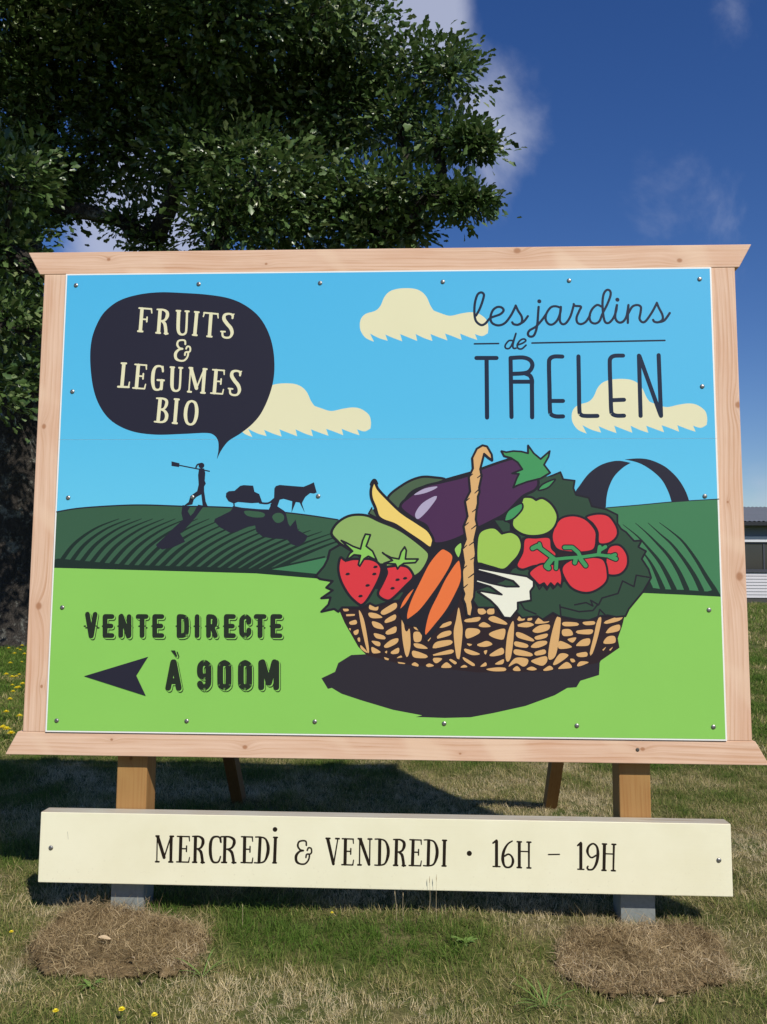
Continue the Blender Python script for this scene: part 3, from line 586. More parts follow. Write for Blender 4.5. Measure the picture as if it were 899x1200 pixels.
('L','ink',0,0,6.46,3.8,((431.9,-48.1),(407,-67.4))),
('L','ink',0,0,6.46,3.8,((427.7,-125.1),(402.8,-144.3))),
('L','ink',0,0,6.46,3.8,((419.7,-197.9),(393,-217.1))),
('L','ink',0,0,6.46,3.8,((423.2,-266.7),(398.4,-282))),
('L','ink',0,0,6.29,3.8,((415.3,-342.8),(388.6,-361.9))),
('L','ink',0,0,6.46,3.9,((390.4,89.3),(409.6,104.8))),
('L','ink',0,0,6.63,3.9,((372.7,-23.1),(393.8,-5.7))),
('L','ink',0,0,6.46,3.8,((366.6,-134.8),(389.6,-115.6))),
('L','ink',0,0,6.46,3.8,((358.7,-238.3),(381.6,-217.2))),
('L','ink',0,0,6.46,3.8,((358.4,-327.9),(381.2,-308.7))),
('L','ink',0,0,6.46,3.8,((361.9,-411.3),(384.7,-392.2)))]),
('printed_lettering','lower',[
('U','ink2',((0,((-1321.2,-542.3,22.2),(-1300.1,-640,22.2))),(0,((-1285.9,-542.4,21.7),(-1298.8,-640,21.7))),(0,((-1328.1,-595.4,5.41),(-1333.6,-595.4,5.41))),(0,((-1279.8,-595.5,5.41),(-1273.5,-595.5,5.41))),(0,((-1239.7,-552.4,21.7),(-1236.4,-637.2,21.7))),(0,((-1239.7,-552.4,21.7),(-1208,-552.5,21.7))),(0,((-1238.1,-594.8,21.7),(-1210.9,-594.9,21.7))),(0,((-1236.4,-637.2,21.7),(-1204.8,-637.3,21.7))),(0,((-1246,-594.8,5.41),(-1250.7,-594.8,5.41))),(0,((-1167.9,-551.9,21.7),(-1164.8,-636.6,21.7))),(0,((-1165.6,-549.7,21.7),(-1129.2,-638.7,21.7))),(0,((-1130,-551.9,21.7),(-1126.9,-636.6,21.7))),(0,((-1174.6,-594.3,5.41),(-1179.6,-594.3,5.41))),(0,((-1123.8,-594.3,5.41),(-1118.1,-594.3,5.41))),(0,((-1070.3,-551.3,21.7),(-1067.3,-636,21.7))),(0,((-1088.7,-551.3,21.7),(-1051.8,-551.4,21.7))),(0,((-1078,-593.7,5.41),(-1083.8,-593.7,5.41))),(0,((-1059.6,-593.7,5.41),(-1053.8,-593.8,5.41))),(0,((-1012.8,-550.8,21.1),(-1010,-635.4,21.1))),(0,((-1012.8,-550.8,21.1),(-979.9,-550.9,21.1))),(0,((-1011.4,-593.1,21.7),(-983.2,-593.2,21.7))),(0,((-1010,-635.4,21.7),(-977.1,-635.5,21.7))),(0,((-1019.7,-593.1,5.41),(-1024.6,-593.1,5.41))))),
('U','field',((0,((-1324.2,-539.5,21.6),(-1303.2,-637.1,21.6))),(0,((-1288.9,-539.6,21.6),(-1301.9,-637.1,21.6))),(0,((-1242.8,-549.5,21.6),(-1239.4,-634.4,21.6))),(0,((-1242.8,-549.5,21.6),(-1211.1,-549.7,21.6))),(0,((-1241.1,-592,21.6),(-1214,-592.1,21.6))),(0,((-1239.4,-634.4,21.6),(-1207.8,-634.5,21.6))),(0,((-1171,-549,21.6),(-1167.8,-633.8,21.6))),(0,((-1168.7,-546.9,21.6),(-1132.3,-635.9,21.6))),(0,((-1133.1,-549.1,21.6),(-1130,-633.8,21.6))),(0,((-1073.3,-548.5,21.6),(-1070.3,-633.2,21.6))),(0,((-1091.8,-548.4,21.6),(-1054.8,-548.6,21.6))),(0,((-1015.9,-547.9,21.6),(-1013,-632.5,21.6))),(0,((-1015.9,-547.9,21.6),(-982.9,-548.1,21.6))),(0,((-1014.4,-590.3,21.1),(-986.2,-590.4,21.1))),(0,((-1013,-632.5,21.6),(-980.1,-632.6,21.6))))),
('U','ink2',((0,((-1328.9,-535.1,21.7),(-1307.9,-632.8,21.7))),(0,((-1293.6,-535.2,21.7),(-1306.6,-632.8,21.7))),(0,((-1335.8,-588.2,5.41),(-1341.3,-588.2,5.41))),(0,((-1287.5,-588.3,5.41),(-1281.3,-588.3,5.41))),(0,((-1247.5,-545.2,22.2),(-1244.1,-630,22.2))),(0,((-1247.5,-545.2,22.2),(-1215.8,-545.3,22.2))),(0,((-1245.8,-587.6,21.7),(-1218.6,-587.7,21.7))),(0,((-1244.1,-630,21.7),(-1212.5,-630.1,21.7))),(0,((-1253.7,-587.6,5.41),(-1258.4,-587.6,5.41))),(0,((-1175.6,-544.6,21.7),(-1172.4,-629.4,21.7))),(0,((-1173.3,-542.5,21.7),(-1136.9,-631.6,21.7))),(0,((-1137.7,-544.7,21.7),(-1134.6,-629.5,21.7))),(0,((-1182.3,-587.1,5.41),(-1187.3,-587.1,5.41))),(0,((-1131.4,-587.1,5.41),(-1125.8,-587.2,5.41))),(0,((-1077.9,-544.1,21.7),(-1075,-628.8,21.7))),(0,((-1096.4,-544.1,21.7),(-1059.5,-544.2,21.7))),(0,((-1085.7,-586.5,5.41),(-1091.4,-586.5,5.41))),(0,((-1067.2,-586.6,5.41),(-1061.5,-586.6,5.41))),(0,((-1020.5,-543.6,21.7),(-1017.6,-628.2,21.7))),(0,((-1020.5,-543.6,21.7),(-987.5,-543.7,21.7))),(0,((-1019.1,-585.9,21.7),(-990.8,-586,21.7))),(0,((-1017.6,-628.2,21.1),(-984.7,-628.3,21.1))),(0,((-1027.3,-585.9,5.41),(-1032.2,-585.9,5.41))))),
('U','ink2',((0,((-901.6,-549.9,21.9),(-899,-635.2,21.9))),(1,((-901.6,-549.9,21.9),(-880.9,-552.1,21.9),(-868.5,-565,21.9),(-866.8,-620.4,21.9),(-878.5,-633.2,21.9),(-899,-635.2,21.9))),(0,((-908.7,-592.6,5.33),(-913.8,-592.6,5.33))),(0,((-861.6,-592.7,5.47),(-855.8,-592.7,5.47))),(0,((-820,-549.5,21.9),(-817.6,-634.8,21.9))),(0,((-827.2,-592,5.47),(-832.3,-592,5.47))),(0,((-813.9,-592.3,5.33),(-808.1,-592.4,5.33))),(0,((-768,-549,21.9),(-765.7,-634.2,21.9))),(1,((-768,-549,21.9),(-748.3,-551.2,21.9),(-738.8,-561.9,21.9),(-738.3,-581.1,21.9),(-747.3,-591.7,21.9),(-766.8,-593.8,21.9))),(0,((-750.6,-595.9,21.9),(-734.6,-634.3,21.9))),(0,((-774.9,-591.6,5.33),(-779.8,-591.6,5.33))),(0,((-732.3,-591.7,5.47),(-726.7,-591.8,5.47))),(0,((-687.3,-548.4,21.9),(-685.2,-633.5,21.9))),(0,((-687.3,-548.4,21.9),(-655.1,-548.6,21.9))),(0,((-686.2,-591,21.9),(-658.6,-591.1,21.9))),(0,((-685.2,-633.5,21.9),(-653,-633.6,21.9))),(0,((-694.2,-591,5.33),(-699.1,-591,5.33))),(1,((-585.1,-573.6,21.9),(-586.6,-558.7,21.9),(-601.3,-548,21.9),(-615.5,-558.6,21.9),(-617.5,-573.5,21.9),(-616.8,-607.5,21.9),(-614,-622.4,21.9),(-599.4,-633,21.9),(-585.2,-622.4,21.9),(-584.3,-607.6,21.9))),(0,((-625.6,-590.5,5.47),(-630.6,-590.4,5.47))),(0,((-534.6,-547.5,21.3),(-532.9,-632.5,21.3))),(0,((-552.5,-547.4,21.3),(-516.7,-547.6,21.3))),(0,((-542.7,-590,5.47),(-548.3,-590,5.47))),(0,((-524.8,-590.1,5.33),(-519.2,-590.1,5.33))),(0,((-477,-546.9,21.3),(-475.4,-631.8,21.3))),(0,((-477,-546.9,21.3),(-445,-547.1,21.3))),(0,((-476.2,-589.4,21.9),(-448.8,-589.5,21.9))),(0,((-475.4,-631.8,21.9),(-443.4,-632,21.9))),(0,((-484.2,-589.4,5.47),(-489,-589.4,5.47))))),
('U','field',((0,((-904.6,-547.1,21.8),(-902,-632.4,21.8))),(1,((-904.6,-547.1,21.8),(-883.9,-549.3,21.8),(-871.5,-562.1,21.8),(-869.8,-617.6,21.8),(-881.5,-630.3,21.8),(-902,-632.4,21.8))),(0,((-823,-546.7,21.8),(-820.5,-631.9,21.8))),(0,((-771,-546.1,21.8),(-768.7,-631.4,21.8))),(1,((-771,-546.1,21.8),(-751.3,-548.4,21.8),(-741.8,-559.1,21.8),(-741.3,-578.3,21.8),(-750.2,-588.9,21.8),(-769.8,-590.9,21.8))),(0,((-753.6,-593.1,21.8),(-737.6,-631.4,21.8))),(0,((-690.2,-545.6,21.3),(-688.1,-630.7,21.3))),(0,((-690.2,-545.6,21.3),(-658,-545.7,21.3))),(0,((-689.2,-588.2,21.8),(-661.6,-588.3,21.8))),(0,((-688.1,-630.7,21.3),(-656,-630.8,21.3))),(1,((-588,-570.8,21.3),(-589.6,-555.8,21.3),(-604.2,-545.1,21.3),(-618.4,-555.7,21.3),(-620.5,-570.6,21.3),(-619.7,-604.7,21.3),(-617,-619.5,21.3),(-602.3,-630.2,21.3),(-588.2,-619.6,21.3),(-587.3,-604.8,21.3))),(0,((-537.6,-544.7,21.8),(-535.8,-629.6,21.8))),(0,((-555.5,-544.6,21.8),(-519.7,-544.7,21.8))),(0,((-479.9,-544.1,21.3),(-478.3,-629,21.3))),(0,((-479.9,-544.1,21.3),(-447.9,-544.2,21.3))),(0,((-479.1,-586.6,21.3),(-451.7,-586.7,21.3))),(0,((-478.3,-629,21.3),(-446.3,-629.1,21.3))))),
('U','ink2',((0,((-909.2,-542.7,21.9),(-906.6,-628.1,21.9))),(1,((-909.2,-542.7,21.9),(-888.5,-544.9,21.9),(-876.1,-557.8,21.9),(-874.4,-613.3,21.9),(-886.1,-626,21.9),(-906.6,-628.1,21.9))),(0,((-916.3,-585.4,5.33),(-921.4,-585.4,5.33))),(0,((-869.2,-585.6,5.47),(-863.4,-585.6,5.47))),(0,((-827.5,-542.3,21.3),(-825.1,-627.6,21.3))),(0,((-834.8,-584.9,5.47),(-839.9,-584.8,5.47))),(0,((-821.5,-585.1,5.47),(-815.7,-585.2,5.47))),(0,((-775.5,-541.8,21.3),(-773.2,-627,21.3))),(1,((-775.5,-541.8,21.3),(-755.9,-544,21.3),(-746.4,-554.7,21.3),(-745.8,-573.9,21.3),(-754.8,-584.5,21.3),(-774.3,-586.6,21.3))),(0,((-758.1,-588.8,21.3),(-742.1,-627.1,21.3))),(0,((-782.5,-584.4,5.47),(-787.3,-584.4,5.47))),(0,((-739.8,-584.6,5.47),(-734.3,-584.6,5.47))),(0,((-694.8,-541.2,21.9),(-692.7,-626.4,21.9))),(0,((-694.8,-541.2,21.9),(-662.6,-541.4,21.9))),(0,((-693.7,-583.9,21.3),(-666.2,-584,21.3))),(0,((-692.7,-626.4,21.9),(-660.5,-626.5,21.9))),(0,((-701.8,-583.8,5.47),(-706.6,-583.8,5.47))),(1,((-592.6,-566.4,21.9),(-594.1,-551.5,21.9),(-608.8,-540.8,21.9),(-623,-551.4,21.9),(-625,-566.3,21.9),(-624.2,-600.3,21.9),(-621.5,-615.2,21.9),(-606.9,-625.9,21.9),(-592.7,-615.3,21.9),(-591.8,-600.4,21.9))),(0,((-633.1,-583.3,5.47),(-638.1,-583.3,5.47))),(0,((-542.1,-540.3,21.9),(-540.3,-625.3,21.9))),(0,((-560,-540.2,21.9),(-524.2,-540.4,21.9))),(0,((-550.2,-582.8,5.47),(-555.7,-582.8,5.47))),(0,((-532.3,-582.9,5.47),(-526.7,-582.9,5.47))),(0,((-484.5,-539.8,21.9),(-482.8,-624.7,21.9))),(0,((-484.5,-539.8,21.9),(-452.4,-539.9,21.9))),(0,((-483.6,-582.3,21.3),(-456.2,-582.4,21.3))),(0,((-482.8,-624.7,21.3),(-450.8,-624.8,21.3))),(0,((-491.6,-582.2,5.33),(-496.4,-582.2,5.33)))))]),
('printed_lettering','lower',[
('U','ink2',((0,((-941.5,-866.6,26.6),(-922.5,-752.9,26.6))),(0,((-893.4,-866.5,26.6),(-919.5,-752.9,26.6))),(0,((-933.4,-836.9,26.6),(-903.3,-836.8,26.6))),(1,((-761.8,-805.7,26.6),(-779,-816.5,26.6),(-796.8,-807.1,26.6),(-800.4,-781.4,26.6),(-796.5,-763.8,26.6),(-782.1,-754.3,26.6),(-765.8,-763.8,26.6),(-762.4,-781.4,26.6),(-761,-835.4,26.6),(-764.9,-852.9,26.6),(-779.2,-863.7,26.6),(-793.9,-855.6,26.6),(-798.6,-846.2,26.6))),(1,((-691,-753.5,26),(-706.5,-762.9,26),(-708.9,-780.5,26),(-707.6,-834.5,26),(-704.3,-852,26),(-688.3,-861.4,26),(-672.9,-852,26),(-670.5,-834.5,26),(-671.8,-780.5,26),(-675.1,-763,26),(-691,-753.5,26))),(1,((-598.1,-752.6,26.6),(-613.5,-762.1,26.6),(-616,-779.6,26.6),(-614.7,-833.5,26.6),(-611.5,-851,26.6),(-595.6,-860.4,26.6),(-580.2,-851,26.6),(-577.8,-833.5,26.6),(-578.9,-779.6,26.6),(-582.2,-762.1,26.6),(-598.1,-752.6,26.6))),(0,((-525.3,-751.7,26),(-523.1,-859.4,26))),(0,((-519.8,-749,26),(-491.3,-839.1,26))),(0,((-466.5,-748.9,26.6),(-488.5,-839.1,26.6))),(0,((-458,-751.5,26),(-456,-859.1,26))))),
('U','field',((0,((-944.5,-863.8,26.6),(-925.5,-750.1,26.6))),(0,((-896.3,-863.7,25.9),(-922.4,-750.1,25.9))),(0,((-936.4,-834.1,26.6),(-906.3,-834,26.6))),(1,((-764.7,-802.9,25.9),(-781.9,-813.7,25.9),(-799.7,-804.3,25.9),(-803.4,-778.6,25.9),(-799.5,-761,25.9),(-785.1,-751.5,25.9),(-768.8,-761,25.9),(-765.4,-778.6,25.9),(-763.9,-832.6,25.9),(-767.8,-850.1,25.9),(-782.1,-860.9,25.9),(-796.9,-852.8,25.9),(-801.5,-843.4,25.9))),(1,((-694,-750.7,26.6),(-709.5,-760.1,26.6),(-711.9,-777.7,26.6),(-710.5,-831.7,26.6),(-707.2,-849.2,26.6),(-691.3,-858.6,26.6),(-675.9,-849.2,26.6),(-673.4,-831.7,26.6),(-674.8,-777.7,26.6),(-678,-760.2,26.6),(-694,-750.7,26.6))),(1,((-601,-749.8,25.9),(-616.5,-759.3,25.9),(-618.9,-776.8,25.9),(-617.7,-830.7,25.9),(-614.4,-848.2,25.9),(-598.6,-857.6,25.9),(-583.2,-848.2,25.9),(-580.7,-830.7,25.9),(-581.9,-776.8,25.9),(-585.1,-759.3,25.9),(-601,-749.8,25.9))),(0,((-528.3,-748.9,26.6),(-526.1,-856.6,26.6))),(0,((-522.7,-746.2,25.9),(-494.3,-836.4,25.9))),(0,((-469.4,-746.1,25.9),(-491.5,-836.3,25.9))),(0,((-460.9,-748.7,25.9),(-458.9,-856.4,25.9))))),
('U','ink2',((0,((-949,-859.5,26),(-930,-745.8,26))),(0,((-900.9,-859.4,26),(-927,-745.8,26))),(0,((-941,-829.8,26.6),(-910.8,-829.7,26.6))),(1,((-769.3,-798.7,26.6),(-786.5,-809.5,26.6),(-804.3,-800,26.6),(-807.9,-774.3,26.6),(-804,-756.7,26.6),(-789.7,-747.3,26.6),(-773.3,-756.7,26.6),(-769.9,-774.3,26.6),(-768.5,-828.3,26.6),(-772.4,-845.9,26.6),(-786.6,-856.6,26.6),(-801.5,-848.6,26.6),(-806.1,-839.1,26.6))),(1,((-698.5,-746.4,26),(-714,-755.9,26),(-716.4,-773.4,26),(-715,-827.4,26),(-711.7,-844.9,26),(-695.8,-854.3,26),(-680.4,-844.9,26),(-678,-827.4,26),(-679.3,-773.5,26),(-682.6,-755.9,26),(-698.5,-746.4,26))),(1,((-605.5,-745.5,26),(-621,-755,26),(-623.4,-772.5,26),(-622.2,-826.5,26),(-618.9,-844,26),(-603.1,-853.4,26),(-587.6,-844,26),(-585.2,-826.5,26),(-586.4,-772.6,26),(-589.6,-755,26),(-605.5,-745.5,26))),(0,((-532.8,-744.6,26.6),(-530.5,-852.4,26.6))),(0,((-527.2,-741.9,26),(-498.7,-832.1,26))),(0,((-473.9,-741.8,26.6),(-495.9,-832.1,26.6))),(0,((-465.4,-744.5,26),(-463.4,-852.1,26))))),
('P','ink2',0,((-930.6,-701.7),(-911.4,-698.8),(-902.4,-721.6),(-907,-730.4),(-917.6,-720.4))),
('P','field',0,((-935.5,-698.4),(-918.3,-696.9),(-907.2,-723.7),(-911.9,-728.4),(-923.2,-719.1))),
('P','ink2',0,((-941.9,-693.7),(-923.3,-693.5),(-912.2,-719),(-917.5,-724.5)))]),
('printed_arrow','lower',[
('P','navy',0,((-1332.9,-811.6),(-1044.3,-722.6),(-1095.3,-807.2),(-1049.1,-895.6)))]),
('printed_cloud','upper',[
('P','cream',1,((-107.1,799.5),(-101.4,830.1),(-79.2,853),(-34.4,868),(-12.1,890.8),(6.3,933),(32.4,959.8),(77.2,972.4),(137,971.8),(174.3,958.4),(200.5,931.2),(219.1,888.8),(234,865.6,1),(263.7,853.9),(308.2,840.5),(360.1,850.8),(404.6,856.5),(441.5,848.5),(474.6,821.5),(484,787.2),(481.6,756.8,1),(455.7,743.3),(422.6,753.4,1),(433.5,725.2,1),(396.7,738.4),(354.7,756.2,1),(362,725.8,1),(322.8,742.8),(285.9,756.7,1),(296.9,723.9,1),(256.2,739.5),(219.2,755,1),(228.1,722.2,1),(189.5,736.1),(150.9,755.5,1),(158.4,722.7,1),(115.3,740.5),(79.6,756,1),(89.4,721.6,1),(48.4,737.2),(11.1,754.2,1),(22.5,724.4,1),(-18.6,737.6),(-59.7,759.3,1),(-40.8,720.3,1),(-78.2,738.1),(-100.9,768.8)))]),
('printed_cloud','upper',[
('P','cream',1,((-666,353.8),(-660.5,384.1),(-637.7,406.7),(-591.4,421.7),(-568.6,444.4),(-550,486.1),(-523.4,512.6),(-477,525.3),(-414.9,525),(-375.9,511.9),(-348.4,485.2),(-328.4,443.5),(-312.6,420.7,1),(-281.6,409.3),(-235.2,396.3),(-181.4,406.6),(-135.4,412.5),(-96.9,404.8),(-62.1,378.4),(-51.9,344.5),(-54,314.5,1),(-80.7,301.1),(-115.2,310.9,1),(-103.5,283.2,1),(-141.9,296),(-185.8,313.4,1),(-177.8,283.4,1),(-218.7,299.9),(-257.2,313.5,1),(-245.3,281.2,1),(-287.8,296.3),(-326.5,311.5,1),(-316.8,279.1,1),(-357,292.8),(-397.4,311.6,1),(-389.1,279.3,1),(-434.1,296.7),(-471.5,311.8,1),(-460.8,278,1),(-503.6,293.1),(-542.5,309.7,1),(-530.4,280.4,1),(-573.2,293.2),(-616.2,314.4,1),(-596,276,1),(-635.1,293.4),(-659.1,323.6)))]),
('printed_cloud','upper',[
('P','cream',1,((856.6,366.8),(863.2,397.1),(886.5,419.7),(932.5,434.7),(955.9,457.4),(975.7,499.2),(1003,525.7),(1049,538.4),(1110,538.1),(1147.8,525),(1173.8,498.2),(1191.8,456.4),(1206.4,433.7,1),(1236.4,422.2),(1281.5,409.2),(1334.7,419.6),(1380.2,425.4),(1417.7,417.7),(1450.8,391.3),(1459.5,357.4),(1456.3,327.3,1),(1429.6,313.9),(1396,323.8,1),(1406.5,296,1),(1369.2,308.8),(1326.8,326.2,1),(1333.4,296.1,1),(1294,312.8),(1256.6,326.4,1),(1267,294,1),(1225.9,309.2),(1188.5,324.3,1),(1196.8,292,1),(1157.8,305.6),(1118.9,324.5,1),(1125.7,292.1,1),(1082.2,309.5),(1046.1,324.7,1),(1055.2,290.8,1),(1013.8,305.9),(976.2,322.6,1),(987,293.2,1),(945.5,306.1),(904,327.3,1),(922.3,288.8,1),(884.6,306.3),(862.2,336.5)))]),
('printed_speech_bubble','upper',[
('P','navy',1,((-1365.6,631.4),(-1364.2,733.6),(-1341.5,813.3),(-1304.5,876),(-1238.7,927),(-1149.3,954.9),(-1048.2,965.4),(-935.6,960.8),(-823.1,951.7),(-721.9,933.6),(-643,898.7),(-575,841.2),(-528.9,761.6),(-505.1,671.2),(-500.9,570.2),(-517.9,481),(-554.6,392.2),(-597.3,337),(-651.2,292.9),(-705.3,257.6),(-737.2,215.8),(-758,171.8,1),(-751.4,215.8),(-754.8,259.9),(-777.5,287.6),(-816.3,295.5),(-915.4,291.2),(-1048,288.2),(-1159.5,305.1),(-1250.2,349.9),(-1308.6,417.2),(-1345.9,507.1)))]),
('printed_lettering','upper',[
('U','cream',((0,((-1129.7,885.6,16.03),(-1134.2,781.1,16.43))),(0,((-1143.1,889.8,8.08),(-1085.3,884.8,8.08))),(0,((-1085.3,884.8,7.18),(-1082.5,865.6,5.52))),(0,((-1131.8,836.9,7.18),(-1104.8,834.6,7.36))),(0,((-1104.3,845.6,7.18),(-1105.2,823.7,7.18))),(0,((-1145,779,9.04),(-1123.7,777.2,9.04))),(0,((-1043.6,878.4,16.2),(-1048.2,773,16.2))),(1,((-1057.3,882.7,7.44),(-1027.4,880,9.3),(-1010.6,868.1,14.58),(-1009.1,850.7,16.6),(-1017.9,833,11.34),(-1032,826.8,8.16),(-1045.8,828.1,7.26))),(1,((-1034.3,827.1,9.72),(-1020,813.5,14.94),(-1014.3,786,14.94),(-1012.8,766.8,14.58))),(0,((-1058.8,770.8,9.13),(-1040.3,769.2,9.13))),(0,((-1018.8,767.3,8.91),(-1004.6,766.1,8.91))),(1,((-955.8,870.3,16.73),(-955.7,793.5,16.33),(-949.9,768.5,13.06),(-937,760.9,9.14),(-923,765.5,10.06),(-917.2,784.9,10.31),(-915.9,872,10.06))),(0,((-965.7,875.3,9.2),(-948.2,874.2,8.98))),(0,((-923.9,872.6,8.98),(-908,871.5,9.2))),(0,((-870.2,865.1,16.05),(-876.4,761.1,16.05))),(0,((-879.4,869.2,8.82),(-860.7,867.1,8.82))),(0,((-885.9,759.1,8.82),(-867.2,757,8.82))),(0,((-802.9,858.4,16.11),(-807.6,754,16.11))),(0,((-835.5,864.7,8.12),(-770,858.2,8.12))),(0,((-834.3,864.6,7.4),(-838.7,846.1,5.41))),(0,((-771.2,858.4,7.22),(-768.5,839.1,5.41))),(0,((-818.2,752,8.86),(-797.2,749.9,8.86))),(1,((-701.4,837.7,9.34),(-701.1,852.8,9.34),(-719.4,858.5,9.34),(-737.9,852.9,13.34),(-740.8,834.1,17.09),(-726.5,811.7,16.67),(-708.5,790.3,16.67),(-701.6,767.1,15),(-710.6,747.6,10),(-730.2,744.6,9.34),(-744.8,752.5,9.34),(-746.9,772.8,9.57))),(0,((-754.2,774.6,7.47),(-734.6,773.2,7.47))),(0,((-703.6,850.4,9.34),(-694.9,856.8,5.6))),(1,((-919.6,714.8,8.59),(-921.9,731.1,8.21),(-937.6,734.6,8.01),(-953.5,729.4,8.59),(-957.3,712.3,10.02),(-946.5,696.7,8.59),(-932,692.8,8.01),(-949,689.2,10.02),(-963.8,671.6,14.31),(-961.6,647.8,12.88),(-944.7,636.9,8.59),(-922.9,637.5,8.59),(-908.1,654,8.59),(-905.5,675.4,8.59),(-917.6,675.9,8.01),(-920.2,663.1,8.21))),(1,((-905.5,675.4,8.59),(-895.7,683.5,8.01),(-897.9,700.9,8.01),(-910,703.6,8.01),(-915,693.1,8.01))),(0,((-1206.2,622.3,16.4),(-1211.5,516.9,16.4))),(0,((-1217.1,625.9,9.25),(-1195.1,624.9,9.02))),(0,((-1229.4,514.6,9.41),(-1178.9,512.3,9.41))),(0,((-1180.1,512.4,7.35),(-1176.4,536.1,5.51))),(0,((-1137.6,615.7,16.4),(-1143.1,510.4,16.4))),(0,((-1153.3,620,7.35),(-1099,615.7,7.35))),(0,((-1100.1,615.8,7.35),(-1098.9,596.6,5.65))),(0,((-1140.2,565.4,7.35),(-1113.1,563.3,7.35))),(0,((-1112.5,575.5,7.53),(-1113.7,551,7.35))),(0,((-1159.1,508.5,7.53),(-1104.9,504.3,7.35))),(0,((-1104.9,504.3,7.35),(-1100.3,525.4,5.51))),(1,((-1022,588.5,7.42),(-1026.3,606.2,8.35),(-1040.7,611.5,9.28),(-1056.7,605.6,12.42),(-1065.9,581.3,16.56),(-1067.2,538,16.56),(-1059.7,506.6,12.73),(-1045.4,498.9,9.28),(-1031.9,503.6,9.28),(-1025.3,523,10.19),(-1024.7,541.6,11.59))),(0,((-1045.2,545.3,9.28),(-1014.9,543.4,9.28))),(0,((-1024.6,542.8,14.91),(-1025.9,503.3,13.25))),(0,((-1021.4,610.2,5.57),(-1020.9,586,9.28))),(1,((-976.3,600.8,16.66),(-976.5,525.4,16.25),(-971,500.8,13),(-958.6,493.2,9.1),(-945,497.7,10.01),(-939.2,516.7,10.01),(-937.7,602.3,10.01))),(0,((-985.8,605.8,8.94),(-968.9,604.6,8.94))),(0,((-945.4,602.9,8.94),(-930,601.8,8.94))),(0,((-891.7,598.7,6.63),(-895.9,492.5,6.63))),(0,((-889.2,598.5,16.57),(-861.3,505.7,16.57))),(0,((-861.3,505.7,7.46),(-828.5,593.3,7.46))),(0,((-826.1,593.1,16.57),(-830.5,487,14.91))),(0,((-897.1,602.3,9.11),(-883.5,601.1,9.11))),(0,((-831.1,596.6,9.11),(-816,595.3,9.11))),(0,((-901.1,489.9,9.11),(-886.1,488.6,9.11))),(0,((-839.6,484.7,9.11),(-821.6,483.2,9.11))),(0,((-771.7,588.4,16.3),(-777.5,484.3,16.3))),(0,((-787.3,592.7,7.3),(-733.4,588.5,7.12))),(0,((-734.6,588.5,7.3),(-733.4,569.6,5.48))),(0,((-774.5,538.7,7.3),(-747.6,536.6,7.3))),(0,((-746.9,548.7,7.12),(-748.3,524.5,7.3))),(0,((-793.4,482.5,7.3),(-739.7,478.3,7.3))),(0,((-739.7,478.3,7.3),(-735.1,499.2,5.34))),(1,((-659.6,565.2,9.49),(-659.1,580.4,9.49),(-676.8,586.6,9.49),(-694.9,581.5,13.55),(-697.9,562.8,16.94),(-684.3,539.9,16.94),(-667.1,518,16.94),(-660.7,494.6,15.25),(-669.7,475.3,10.16),(-688.8,472.8,9.25),(-702.9,481.2,9.49),(-704.6,501.5,9.25))),(0,((-711.8,503.5,7.59),(-692.7,501.6,7.59))),(0,((-661.5,578.1,9.25),(-653,584.2,5.69))),(0,((-1029.6,455.1,16.31),(-1035.9,351.3,16.31))),(1,((-1045.7,459.1,7.31),(-1015.5,457.2,9.14),(-999.8,447.2,13.05),(-999.8,427.8,14.68),(-1010.2,410.2,9.79),(-1025.6,406.3,7.31))),(1,((-1025.6,406.3,7.31),(-1007.4,399.2,11.42),(-996.9,380.4,16.31),(-1000.7,357.7,14.68),(-1017.6,347.2,9.14),(-1052.3,349.3,7.31))),(0,((-952.1,450.5,16.58),(-957.3,345,16.17))),(0,((-961.9,454.5,9.12),(-942,452.7,9.12))),(0,((-967.4,342.9,9.12),(-947.6,341.1,9.12))),(1,((-880.7,445.5,9.17),(-897.2,437.4,13.1),(-907,410,16.38),(-908.5,373.7,16.38),(-900.9,345.3,12.77),(-885.2,335.3,9.17),(-868.7,343.4,13.1),(-858.9,370.7,16.38),(-857.4,407,16.38),(-864.9,435.4,13.1),(-880.7,445.5,9.17)))))]),
('printed_lettering','upper',[
